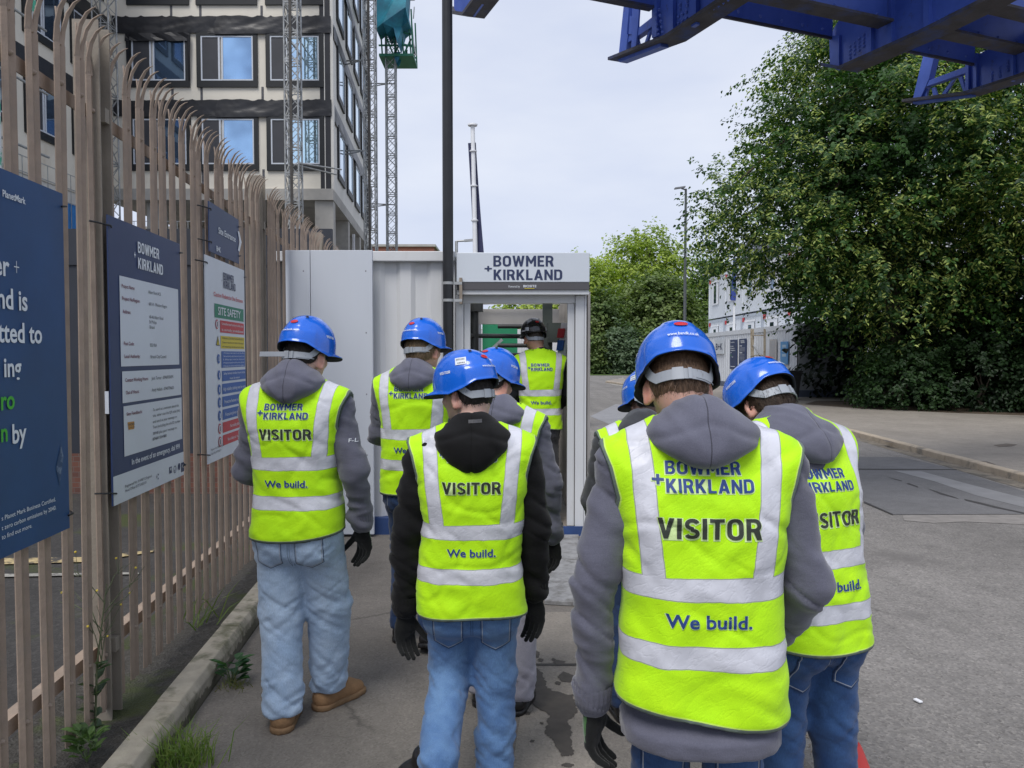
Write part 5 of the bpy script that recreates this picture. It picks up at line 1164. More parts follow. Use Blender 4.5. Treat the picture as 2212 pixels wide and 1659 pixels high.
# grass verge at the far side
gv = [(px(1240,64),62.5),(px(1420,64),62.5),(px(1480,70),70),(px(1200,70),70)]
sheet('grass_verge', [(-60,62.2),(60,62.2),(60,120),(-60,120)], .02, M_grass)
def blades(name, c, n, h, spread, pal, label, cat, seed, lean=.5, w=.006, kind=None, z=0.0):
    g = np.random.default_rng(seed); b = np.c_[c[0]+g.normal(size=n)*spread[0], c[1]+g.normal(size=n)*spread[1], np.full(n, z)]
    a = g.random(n)*6.283; d = np.c_[np.cos(a)*lean*g.random(n), np.sin(a)*lean*g.random(n), np.ones(n)]; d = norm(d)
    L = h*(.45+.75*g.random(n)); s = norm(np.cross(d, g.normal(size=(n,3)))); out = np.c_[np.cos(a), np.sin(a), -.5*np.ones(n)]
    rows = [b-s*w/2, b+s*w/2, b+d*(L*.6)[:,None]+s*w*.4, b+d*(L*.6)[:,None]-s*w*.4, b+d*L[:,None]+out*(L*.35)[:,None]*g.random((n,1))]
    v = np.stack(rows, 1).reshape(-1,3); f = []
    for i in range(n): f += [(5*i,5*i+1,5*i+2,5*i+3), (5*i+3,5*i+2,5*i+4)]
    e = empty(name, (c[0],c[1],z), 0, label, cat); o = link_mesh('blades', v, f, M_leaf, e)
    at_ = o.data.attributes.new('tint','FLOAT_COLOR','POINT'); t = g.random((n,1)); cc = np.ones((n,5,4)); cc[:,:,:3] = (np.array(pal[0])*(1-t)+np.array(pal[1])*t)[:,None,:]
    at_.data.foreach_set('color', cc.reshape(-1)); return e
q = onz(392, 1655, .0); blades('grass_tuft', (q.x,q.y), 260, .17, (.06,.045), ((.10,.19,.03),(.22,.28,.08)), 'bright green grass tuft at the foot of the kerb near the viewer', 'grass', 91, .9, .005)
q = onz(452, 1350, .1); blades('grass_tuft', (q.x-.03,q.y), 16, .22, (.05,.06), ((.08,.14,.03),(.16,.2,.06)), 'thin grass blades on the verge behind the kerb', 'grass', 92, 1.2, .008, z=.1)
def broad_plant(name, c, n, L, label, seed, z=0.0, pal=((.03,.08,.03),(.07,.15,.05)), hgt=.12):
    g = np.random.default_rng(seed); a = g.random(n)*6.283; e = empty(name, (c[0],c[1],z), 0, label, 'plant')
    base = np.c_[c[0]+np.cos(a)*.03, c[1]+np.sin(a)*.03, z+.02+g.random(n)*hgt]; d = np.c_[np.cos(a), np.sin(a), .25+.7*g.random(n)]
    leaves('leaves', base, d, np.c_[-np.cos(a)*.5, -np.sin(a)*.5, np.ones(n)], L*(.6+.7*g.random(n)), L*(.45+.25*g.random(n)), np.array(pal[0])+g.random((n,1))*(np.array(pal[1])-np.array(pal[0])), e)
    mb = MB(); 
    for i in range(5): mb.tube([(c[0],c[1],z), (c[0]+.03*math.cos(i*1.3), c[1]+.03*math.sin(i*1.3), z+hgt*.6), tuple(base[i]+d[i]*.02)], .003, 5)
    mb.build('stem', mat('plant stem', (.09,.13,.05), .7, .2, 9), e); return e
q = onz(505, 1478, 0); broad_plant('dock_weed', (q.x-.01,q.y), 26, .075, 'broad leaved weed growing at the foot of the kerb', 93, pal=((.025,.075,.04),(.06,.14,.055)), hgt=.12)
q = onz(498, 1488, 0); blades('dry_grass', (q.x+.02,q.y), 60, .07, (.05,.03), ((.18,.15,.06),(.13,.19,.05)), 'low dry grass under the broad leaved weed', 'grass', 94, 1.2, .004)
q = onz(188, 1645, .1); broad_plant('nettle_weed', (q.x,q.y), 40, .055, 'pale green nettle clump on the verge at the bottom left', 95, .1, ((.05,.10,.03),(.13,.22,.06)), .10)
# tall yellow flowered weed against the fence post
q = onz(205, 1590, .1); we = empty('flowering_weed', (q.x,q.y,.1), 0, 'thin tall weed with small yellow flowers against the first fence post', 'plant')
mb = MB(); tips = []; b0 = Vector((q.x,q.y,.1)); g = random.Random(5)
top = b0 + Vector((.05,.02,.62)); mb.tube([b0, b0+Vector((.015,0,.3)), top], [.005,.004,.002], 5)
for k in range(9):
    a = b0.lerp(top, .45+.06*k); e_ = a + Vector((g.uniform(-.17,.14), g.uniform(-.06,.06), g.uniform(.08,.22))); mb.tube([a, a.lerp(e_,.5)+Vector((0,0,.02)), e_], [.0025,.002,.0012], 4)
    for j in range(3):
        t = e_ + Vector((g.uniform(-.05,.05), g.uniform(-.03,.03), g.uniform(-.02,.06))); mb.tube([a.lerp(e_,.7), t], .001, 4); tips.append(t)
mb.build('stem', mat('weed stem', (.10,.12,.06), .8, .2, 9), we)
for t in tips[::3]:
    mb = MB(); mb.dome(t, (g.uniform(-.5,.5),-.8,.5), .0055, .004, 5); mb.build('flower', mat('yellow petals', (.50,.38,.04), .7, .1, 9), we)
n = 22; aa = rng.random(n)*6.283; zz_ = .12+rng.random(n)*.3
leaves('leaves', np.c_[q.x+zz_*.03+0*aa, q.y+0*aa, zz_], np.c_[np.cos(aa), np.sin(aa), .6+0*aa], np.c_[0*aa,0*aa,1+0*aa], .05+.04*rng.random(n), .022+.02*rng.random(n), np.array([.05,.09,.04])+rng.random((n,1))*.03, we)
# traffic cone at the road edge, mostly behind a leg
cn = at(1838, 1605, 2.62); ce = empty('traffic_cone', (cn.x, cn.y, 0), 0, 'red traffic cone at the road edge, mostly behind the right visitor', 'cone')
mb = MB(); h = cn.z
mb.tube([(cn.x,cn.y,.03),(cn.x,cn.y,h-.01),(cn.x,cn.y,h)], [.14,.036,.03], 20); mb.build('body', mat('cone red', (.55,.045,.04), .5, .1, 5), ce)
mb = MB(); mb.box((cn.x-.19,cn.y-.19,0),(cn.x+.19,cn.y+.19,.03)); mb.build('base', M_black, ce, bevel=.01)
# small litter on the road
q = onz(1983, 1516, .004); mb = MB(); mb.obox(q+Vector((0,0,.006)), (.010,.004,0), (-.006,.018,0), (0,0,.004)); tag(mb.build('litter', M_white, bevel=.002), 'small white scrap of litter on the road', 'litter')

# loose grit along the edge of the path
g = np.random.default_rng(12); n = 900; yy = 1.9+g.random(n)*4.2; xx = 1.27 - .012*yy + np.abs(g.normal(size=n))*.10; r = .003+.006*g.random(n)**2
vs, fs = [], []
for i in range(n):
    b0 = len(vs); a0 = g.random()*3
    vs += [(xx[i]+r[i]*math.cos(a0+k*2.094)*(.7+.6*g.random()), yy[i]+r[i]*math.sin(a0+k*2.094), .002) for k in range(3)] + [(xx[i]+r[i]*.2, yy[i], .004+r[i]*.8)]
    fs += [(b0,b0+1,b0+3),(b0+1,b0+2,b0+3),(b0+2,b0,b0+3)]
o = link_mesh('grit', vs, fs, mat('grit stone', (.22,.19,.16), .9, .4, 60)); tag(o, 'loose grit along the road side edge of the path', 'grit', kind='stuff')
# ================================================================ PEOPLE
def sn_mesh(F, lo, hi, h, newton=2):
    """surface of F(x,y,z)=0 as quads (naive surface nets), then pulled onto the exact surface"""
    ax = [np.arange(lo[i], hi[i]+h, h) for i in range(3)]
    X, Y, Z = np.meshgrid(*ax, indexing='ij'); V = F(X.ravel(), Y.ravel(), Z.ravel()).reshape(X.shape); S = V < 0
    nx, ny, nz = S.shape; cnt = np.zeros((nx-1,ny-1,nz-1), int)
    for i in (0,1):
        for j in (0,1):
            for k in (0,1): cnt += S[i:nx-1+i, j:ny-1+j, k:nz-1+k]
    act = (cnt > 0) & (cnt < 8); idx = -np.ones(act.shape, int); idx[act] = np.arange(act.sum())
    I = np.argwhere(act); acc = np.zeros((len(I),3)); num = np.zeros(len(I))
    crn = np.array([[i,j,k] for i in (0,1) for j in (0,1) for k in (0,1)])
    cv = np.stack([V[I[:,0]+c[0], I[:,1]+c[1], I[:,2]+c[2]] for c in crn], 1)
    for a in range(8):
        for b in range(a+1, 8):
            if np.abs(crn[a]-crn[b]).sum() != 1: continue
            m = (cv[:,a] < 0) != (cv[:,b] < 0); t = np.where(m, cv[:,a]/np.where(m, cv[:,a]-cv[:,b], 1), 0)
            acc += m[:,None]*(crn[a]+t[:,None]*(crn[b]-crn[a])); num += m
    P = (I + acc/num[:,None])*h + np.array(lo); faces = []
    for d in range(3):
        e = [(0,nx),(0,ny),(0,nz)]; o1, o2 = (d+1)%3, (d+2)%3
        sa = [slice(None)]*3; sb = [slice(None)]*3; sa[d] = slice(0,-1); sb[d] = slice(1,None)
        A, B = S[tuple(sa)], S[tuple(sb)]; ed = np.argwhere(A != B)
        ed = ed[(ed[:,o1] > 0) & (ed[:,o2] > 0) & (ed[:,o1] < S.shape[o1]-1) & (ed[:,o2] < S.shape[o2]-1)]
        u1 = np.zeros(3,int); u1[o1] = 1; u2 = np.zeros(3,int); u2[o2] = 1
        q = np.stack([idx[tuple((ed-u1-u2).T)], idx[tuple((ed-u2).T)], idx[tuple(ed.T)], idx[tuple((ed-u1).T)]], 1)
        fl = A[tuple(ed.T)]; q[~fl] = q[~fl][:, ::-1]; faces.append(q)
    faces = np.concatenate(faces); faces = faces[(faces >= 0).all(1)]
    for _ in range(newton):
        v, g = grad(F, P); P = P - g*(np.clip(v, -h, h)/np.maximum((g*g).sum(1), .2))[:,None]
    return P, faces
def grad(F, P, e=.0015):
    x, y, z = P.T; v = F(x,y,z)
    return v, np.stack([F(x+e,y,z)-F(x-e,y,z), F(x,y+e,z)-F(x,y-e,z), F(x,y,z+e)-F(x,y,z-e)], 1)/(2*e)
def nrmls(F, P): return norm(grad(F, P)[1])
def smin(a, b, k): h = np.clip(.5+.5*(b-a)/k, 0, 1); return b+(a-b)*h-k*h*(1-h)
def smax(a, b, k): return -smin(-a, -b, k)
def cap(x, y, z, a, b, ra, rb):
    ba = np.subtract(b, a); L = (ba*ba).sum()+1e-9; t = np.clip(((x-a[0])*ba[0]+(y-a[1])*ba[1]+(z-a[2])*ba[2])/L, 0, 1)
    return np.sqrt((x-a[0]-ba[0]*t)**2+(y-a[1]-ba[1]*t)**2+(z-a[2]-ba[2]*t)**2) - (ra+(rb-ra)*t)
def ell(x, y, z, c, r):
    p = [(x-c[0])/r[0], (y-c[1])/r[1], (z-c[2])/r[2]]; k0 = np.sqrt(p[0]**2+p[1]**2+p[2]**2); k1 = np.sqrt((p[0]/r[0])**2+(p[1]/r[1])**2+(p[2]/r[2])**2)
    return k0*(k0-1)/np.maximum(k1, 1e-6)
ZT = np.linspace(.5, 1.7, 241)
def table(zs, vs):
    t = np.interp(ZT, zs, vs); k = np.exp(-.5*(np.arange(-12,13)/5)**2); k /= k.sum(); return np.convolve(np.pad(t, 12, mode='edge'), k, 'valid')
def loft(x, y, z, T, n=2.5):
    rx, ry, cy = (np.interp(z, ZT, t) for t in T)
    q = ((np.abs(x)/rx)**n + (np.abs(y-cy)/ry)**n)**(1/n); return (q-1)*np.minimum(rx, ry)
HZ_ = [.60,.80,.90,.98,1.10,1.22,1.34,1.42,1.475,1.53,1.58]
def torso_tab(wx=1., fat=1., extra=0.0, vest=False):
    if vest: rx = [.222,.210,.202,.194,.188,.194,.210,.212,.180,.085,.05]; ry = [.170,.160,.153,.148,.146,.150,.152,.138,.108,.07,.05]; cy = [-.006,-.006,-.006,-.008,-.010,-.014,-.018,-.018,-.012,-.010,-.01]
    else: rx = [.165,.170,.178,.174,.170,.176,.190,.188,.150,.075,.04]; ry = [.120,.122,.128,.124,.118,.122,.130,.118,.088,.06,.04]; cy = [0,0,-.004,0,.002,-.006,-.014,-.016,-.012,-.01,-.01]
    return (table(HZ_, np.array(rx)*wx+extra), table(HZ_, np.array(ry)*fat+extra), table(HZ_, cy))

# ---- cloth and skin materials
def cloth_mat(name, c, rough=.9, var=.12, sheen=.3, seam=False, fine=420, fold=.35):
    m, nt, N, L, b = new_mat(name); n = tex_noise(nt, 9, 5, .6)
    out = ramp(nt, n.outputs['Fac'], .3, tuple(q*(1-var) for q in c), .7, tuple(q*(1+var) for q in c)).outputs['Color']
    nf = tex_noise(nt, fine, 2); out = mixc(nt, .5, out, ramp(nt, nf.outputs['Fac'], .3, (.75,)*3, .7, (1.25,)*3).outputs['Color'], 'MULTIPLY')
    if seam:
        t = N.new('ShaderNodeTexCoord'); sx = N.new('ShaderNodeSeparateXYZ'); L.new(t.outputs['Object'], sx.inputs[0])
        nn = tex_noise(nt, 10, 2); xx = mth(nt, 'ABSOLUTE', mth(nt, 'ADD', sx.outputs['X'], mth(nt, 'MULTIPLY_ADD', nn.outputs['Fac'], .012, -.006)))
        out = mixc(nt, mth(nt, 'MULTIPLY', mth(nt, 'LESS_THAN', xx, .0016), .75), out, tuple(q*.25 for q in c))
    L.new(out, b.inputs['Base Color']); b.inputs['Roughness'].default_value = rough; b.inputs['Sheen Weight'].default_value = sheen; b.inputs['Specular IOR Level'].default_value = .2
    n3 = tex_noise(nt, fine*.8, 2); p = add_bump(nt, b, n3.outputs['Fac'], .25, .002)
    n4 = tex_noise(nt, 22, 3, .5, stretch=(1,1,2.2)); add_bump(nt, b, n4.outputs['Fac'], fold, .006, p); MATS[name] = m; return m
def denim_mat(name, c, fade):
    m, nt, N, L, b = new_mat(name); n = tex_noise(nt, 5.5, 5, .6, stretch=(1,1,.7))
    out = ramp(nt, n.outputs['Fac'], .34, c, .68, fade).outputs['Color']
    nf = tex_noise(nt, 420, 2, stretch=(1,1,.2)); out = mixc(nt, .7, out, ramp(nt, nf.outputs['Fac'], .3, (.8,)*3, .7, (1.2,)*3).outputs['Color'], 'MULTIPLY')
    t = N.new('ShaderNodeTexCoord'); sx = N.new('ShaderNodeSeparateXYZ'); L.new(t.outputs['Object'], sx.inputs[0])
    nn = tex_noise(nt, 8, 2); xx = mth(nt, 'ABSOLUTE', mth(nt, 'ADD', sx.outputs['X'], mth(nt, 'MULTIPLY_ADD', nn.outputs['Fac'], .016, -.008)))
    s = mth(nt, 'MULTIPLY', mth(nt, 'LESS_THAN', mth(nt, 'ABSOLUTE', mth(nt, 'SUBTRACT', xx, .004)), .0014), mth(nt, 'GREATER_THAN', sx.outputs['Z'], .72))
    out = mixc(nt, mth(nt, 'MULTIPLY', s, .7), out, tuple(q*.4 for q in c))
    L.new(out, b.inputs['Base Color']); b.inputs['Roughness'].default_value = .85; b.inputs['Specular IOR Level'].default_value = .25; b.inputs['Sheen Weight'].default_value = .15
    n3 = tex_noise(nt, 330, 2); p = add_bump(nt, b, n3.outputs['Fac'], .3, .002)
    n4 = tex_noise(nt, 20, 4, .55, stretch=(.8,.8,2.4)); add_bump(nt, b, n4.outputs['Fac'], .38, .006, p); MATS[name] = m; return m
def vest_mat():
    m, nt, N, L, b = new_mat('hi vis fabric')
    t = N.new('ShaderNodeTexCoord'); sx = N.new('ShaderNodeSeparateXYZ'); L.new(t.outputs['Object'], sx.inputs[0])
    w1 = tex_noise(nt, 7, 3); w2 = tex_noise(nt, 7.7, 3)
    X = mth(nt, 'ABSOLUTE', mth(nt, 'ADD', sx.outputs['X'], mth(nt, 'MULTIPLY_ADD', w1.outputs['Fac'], .014, -.007)))
    Z = mth(nt, 'ADD', sx.outputs['Z'], mth(nt, 'MULTIPLY_ADD', w2.outputs['Fac'], .018, -.009))
    def inside(v, c, h): return mth(nt, 'LESS_THAN', mth(nt, 'ABSOLUTE', mth(nt, 'SUBTRACT', v, c)), h)
    xc = mth(nt, 'MULTIPLY_ADD', mth(nt, 'SUBTRACT', sx.outputs['Z'], 1.2), .10, .134)
    vert = mth(nt, 'MULTIPLY', inside(mth(nt, 'SUBTRACT', X, xc), 0.0, .026), mth(nt, 'GREATER_THAN', Z, 1.17))
    vedge = mth(nt, 'MULTIPLY', inside(mth(nt, 'SUBTRACT', X, xc), 0.0, .0285), mth(nt, 'GREATER_THAN', Z, 1.17))
    hor = mth(nt, 'MAXIMUM', inside(Z, 1.183, .0275), inside(Z, 1.013, .0275)); hedge = mth(nt, 'MAXIMUM', inside(Z, 1.183, .030), inside(Z, 1.013, .030))
    tape = mth(nt, 'MAXIMUM', vert, hor, clamp=True); edge = mth(nt, 'MAXIMUM', vedge, hedge, clamp=True)
    n = tex_noise(nt, 6, 4); yel = ramp(nt, n.outputs['Fac'], .3, (.42,.80,.004), .7, (.52,.90,.006)).outputs['Color']
    nw = tex_noise(nt, 500, 1); yel = mixc(nt, .6, yel, ramp(nt, nw.outputs['Fac'], .3, (.86,)*3, .7, (1.1,)*3).outputs['Color'], 'MULTIPLY')
    n5 = tex_noise(nt, 12, 5); tp = ramp(nt, n5.outputs['Fac'], .35, (.50,.51,.56), .65, (.64,.65,.71)).outputs['Color']
    out = mixc(nt, edge, yel, (.30,.33,.26)); out = mixc(nt, tape, out, tp)
    a = N.new('ShaderNodeAttribute'); a.attribute_name = 'trim'
    out = mixc(nt, mth(nt, 'LESS_THAN', a.outputs['Fac'], .0145), out, (.55,.80,.12)); out = mixc(nt, mth(nt, 'LESS_THAN', a.outputs['Fac'], .011), out, (.13,.17,.14)); out = mixc(nt, mth(nt, 'LESS_THAN', a.outputs['Fac'], .003), out, (.03,.05,.04))
    L.new(out, b.inputs['Base Color']); b.inputs['Specular IOR Level'].default_value = .3; b.inputs['Sheen Weight'].default_value = .1
    L.new(mth(nt, 'MULTIPLY_ADD', tape, -.42, .72), b.inputs['Roughness'])
    mr = N.new('ShaderNodeMapping'); mr.inputs['Rotation'].default_value = (0, R(38), 0); L.new(t.outputs['Object'], mr.inputs['Vector'])
    nr = tex_noise(nt, 15, 3, .5, vec=mr.outputs['Vector'], stretch=(1,1,2.6)); rd_ = mth(nt, 'ABSOLUTE', mth(nt, 'SUBTRACT', nr.outputs['Fac'], .5))
    p = add_bump(nt, b, ramp(nt, rd_, 0.0, (0,0,0), .06, (1,1,1)).outputs['Color'], .13, .004)
    n4 = tex_noise(nt, 18, 4, .6, stretch=(1,1,1.8)); add_bump(nt, b, n4.outputs['Fac'], .10, .007, p); return m
M_vest = vest_mat()
M_tnavy = mat('print navy', (.012,.045,.20), .6, .08, 20); M_tblack = mat('print black', (.025,.032,.022), .6, .1, 20); M_thalo = mat('print outline', (.62,.80,.36), .7, .03, 9)
M_helm = None
def plastic(name, c, coat=.5):
    m, nt, N, L, b = new_mat(name); n = tex_noise(nt, 7, 5); L.new(ramp(nt, n.outputs['Fac'], .3, tuple(q*.92 for q in c), .7, tuple(q*1.06 for q in c)).outputs['Color'], b.inputs['Base Color'])
    b.inputs['Roughness'].default_value = .22; b.inputs['Coat Weight'].default_value = coat; b.inputs['Coat Roughness'].default_value = .06
    n2 = tex_noise(nt, 38, 5, .7); L.new(ramp(nt, n2.outputs['Fac'], .4, (.18,)*3, .75, (.36,)*3).outputs['Color'], b.inputs['Roughness'])
    n3 = tex_noise(nt, 26, 6, .75, stretch=(1,1,3)); src = b.inputs['Base Color'].links[0].from_socket; L.new(mixc(nt, ramp(nt, n3.outputs['Fac'], .66, (0,0,0), .74, (.45,)*3).outputs['Color'], src, tuple(min(1, q*1.5+.06) for q in c)), b.inputs['Base Color']); return m
M_hblue = plastic('helmet blue', (.008,.125,.64)); M_hblack = plastic('helmet black', (.008,.008,.009)); M_hin = mat('helmet lining', (.008,.010,.02), .8, .2, 9)
M_strap = mat('strap grey', (.30,.325,.36), .5, .06, 14); M_logo = mat('helmet red badge', (.50,.02,.025), .35, .1, 30); M_silver = mat('helmet silver patch', (.55,.57,.60), .4, .05, 9)
def skin_mat(name, c):
    m, nt, N, L, b = new_mat(name); n = tex_noise(nt, 14, 5, .6)
    out = ramp(nt, n.outputs['Fac'], .3, (c[0]*.92,c[1]*.86,c[2]*.84), .7, (c[0]*1.05,c[1]*1.06,c[2]*1.08)).outputs['Color']
    a = N.new('ShaderNodeAttribute'); a.attribute_name = 'warm'; out = mixc(nt, mth(nt, 'MULTIPLY', a.outputs['Fac'], .6), out, (c[0]*1.0,c[1]*.62,c[2]*.55))
    L.new(out, b.inputs['Base Color']); b.inputs['Roughness'].default_value = .5; b.inputs['Subsurface Weight'].default_value = .12; b.inputs['Subsurface Scale'].default_value = .01; b.inputs['Subsurface Radius'].default_value = (1,.35,.2)
    n2 = tex_noise(nt, 240, 3); add_bump(nt, b, n2.outputs['Fac'], .15, .002); return m
def hair_mat(name, c):
    m, nt, N, L, b = new_mat(name); n = tex_noise(nt, 160, 3, stretch=(1,1,.12)); L.new(ramp(nt, n.outputs['Fac'], .3, tuple(q*.5 for q in c), .7, tuple(min(1,q*1.5) for q in c)).outputs['Color'], b.inputs['Base Color'])
    b.inputs['Roughness'].default_value = .55; b.inputs['Specular IOR Level'].default_value = .35; add_bump(nt, b, n.outputs['Fac'], .6, .004); return m
C_grey = cloth_mat('grey hoodie', (.105,.107,.143), seam=False); C_greyh = cloth_mat('grey hood', (.110,.112,.149), seam=True, fold=.2); C_black = cloth_mat('black hoodie', (.006,.006,.007), sheen=.08); C_blackh = cloth_mat('black hood', (.006,.006,.0065), sheen=.08, seam=True, fold=.2); C_dark = cloth_mat('dark jacket', (.012,.013,.018), sheen=.1)
C_charc = cloth_mat('charcoal hoodie', (.040,.042,.048))
G_black = cloth_mat('black glove', (.010,.011,.011), sheen=.15, fine=300); G_green = cloth_mat('green glove back', (.045,.14,.035), fine=300)
M_tan = mat('tan suede', (.27,.155,.075), .9, .2, 14, .3, 90); M_sole = mat('tan sole', (.20,.12,.06), .8, .2, 20); M_shoe = mat('black leather', (.010,.009,.009), .35, .2, 12, .1, 50)

def refine(v2, f, mx):
    bm = bmesh.new(); vs = [bm.verts.new((q[0], 0, q[1])) for q in v2]
    for q in f:
        try: bm.faces.new([vs[i] for i in q])
        except ValueError: pass
    bmesh.ops.triangulate(bm, faces=bm.faces)
    for _ in range(6):
        e = [e for e in bm.edges if e.calc_length() > mx]
        if not e: break
        bmesh.ops.subdivide_edges(bm, edges=e, cuts=1); bmesh.ops.triangulate(bm, faces=[q for q in bm.faces if len(q.verts) > 3])
    bm.verts.index_update(); V = np.array([v.co[:] for v in bm.verts]); F_ = [[v.index for v in q.verts] for q in bm.faces]; bm.free(); return V, F_
def project(bvh, V, F_, off):
    """throw flat artwork (x, z) from behind onto a surface"""
    out, ok = np.zeros((len(V),3)), np.zeros(len(V), bool)
    for i, p in enumerate(V):
        h = bvh.ray_cast(Vector((p[0], -3, p[2])), Vector((0,1,0)))
        if h[0] is not None: out[i] = np.array(h[0]) + np.array((0,-off,0)); ok[i] = True
    return out, [q for q in F_ if all(ok[i] for i in q)]
def add_attr(o, name, val): a = o.data.attributes.new(name, 'FLOAT', 'POINT'); a.data.foreach_set('value', np.asarray(val, dtype=np.float32))
def smesh(name, P, F_, m, parent): return link_mesh(name, P, F_, m, parent, smooth=True, local=True)

# ---- helmet in its own frame: origin at the middle of the skull, facing +Y
HA, HB, HC = .113, .142, .137
def rim_z(th):
    a = np.abs(th); return np.interp(a, [0, .55, .95, 1.5, 2.0, 2.5, 3.15], [.010, .006, -.018, -.034, -.026, -.012, -.010])
def shell(th, z, off=0.0):
    r = 1/np.sqrt((np.sin(th)/HA)**2 + (np.cos(th)/HB)**2); zz = np.clip(z/HC, 0, 1); f = (1-zz**2.25)**(1/2.25) + np.where(z < 0, -z*.10/.1, 0)*.06
    x = r*f*np.sin(th)
    ridge = .0055*np.clip((.046-np.abs(x))/.008, 0, 1)*np.clip((z-.03)/.03, 0, 1)
    panel = .0045*np.clip((.95-np.abs(th))/.10, 0, 1)*np.clip((.062-z)/.006, 0, 1)
    rr = r*f + panel + off*np.clip(f*1.2, 0, 1); zo = z + (ridge+off*zz)
    return np.stack([rr*np.sin(th), -rr*np.cos(th), zo + 0*th], -1)
def helmet_mesh(mats):
    nt_, nu = 96, 26; th = np.linspace(-np.pi, np.pi, nt_, endpoint=False); psi = np.linspace(.02, 1, nu)*np.pi/2
    rz = rim_z(th); u = 1-np.cos(psi)
    Zg = HC - (HC-rz[None,:])*u[:,None]; TH = np.repeat(th[None,:], nu, 0); O = shell(TH, Zg)
    a = np.abs(np.abs(th)-np.pi); pk = .052*np.clip(np.cos(a/1.15*np.pi/2), 0, 1)**1.2*(a < 1.15)
    d = np.stack([np.sin(th), -np.cos(th), 0*th], -1); lip = O[-1] + d*(.004+pk)[:,None] + np.array([0,0,-1])*(.004+pk*.30)[:,None]
    lip2 = lip + np.array([0,0,-.004]); In = shell(TH[::-1], Zg[::-1], -.006) ; In[0] = O[-1] - d*.007 + np.array([0,0,-.006])
    rows = np.concatenate([O, lip[None], lip2[None], In]); nr = len(rows); V = rows.reshape(-1,3); F_, mi = [], []
    for i in range(nr-1):
        for k in range(nt_):
            k2 = (k+1) % nt_; F_.append((i*nt_+k, (i+1)*nt_+k, (i+1)*nt_+k2, i*nt_+k2)); mi.append(0 if i < nu+1 else 1)
    b = len(V); V = np.concatenate([V, [[0,0,HC+.0045],[0,0,HC-.008]]])
    for k in range(nt_): F_.append((b, k, (k+1) % nt_)); mi.append(0); F_.append((b+1, (nr-1)*nt_+(k+1) % nt_, (nr-1)*nt_+k)); mi.append(1)
    return V, F_, mi
HELM = helmet_mesh(None)
def on_shell(v2, th0, z0, off=.0015, mx=.006, f=None):
    V, F_ = refine(v2, f, mx); r0 = 1/np.sqrt((np.sin(th0)/HA)**2+(np.cos(th0)/HB)**2); z = z0 + V[:,2]*.93
    fr = (1-np.clip(z/HC, 0, .98)**2.25)**(1/2.25)
    return shell(th0 + V[:,0]/(r0*np.maximum(fr, .35)), z, off), F_
def band(pts_th, zf, a, b, h, t=.003, grow=0.0):
    vs, fs = [], []; n = len(pts_th)
    for k, th in enumerate(pts_th):
        r = 1/math.sqrt((math.sin(th)/a)**2+(math.cos(th)/b)**2)+grow; z = zf(th); hh = h(th) if callable(h) else h
        for rr, zz in ((r,z-hh/2),(r+t,z-hh/2),(r+t,z+hh/2),(r,z+hh/2)): vs.append((rr*math.sin(th), -rr*math.cos(th), zz))
    for k in range(n-1):
        for j in range(4): fs.append((4*k+j, 4*k+(j+1)%4, 4*k+4+(j+1)%4, 4*k+4+j))
    fs += [(3,2,1,0), tuple(4*n-4+q for q in (0,1,2,3))]; return vs, fs
def finger_chain(root, d0, bend, lens, r, side):
    """points of one finger: each joint turns the direction towards the palm"""
    p = [np.array(root, float)]; d = np.array(d0, float); n = np.array(side, float)
    for L, a in zip(lens, bend):
        d = d*math.cos(a) + n*math.sin(a); d /= np.linalg.norm(d); p.append(p[-1] + d*L)
    return p
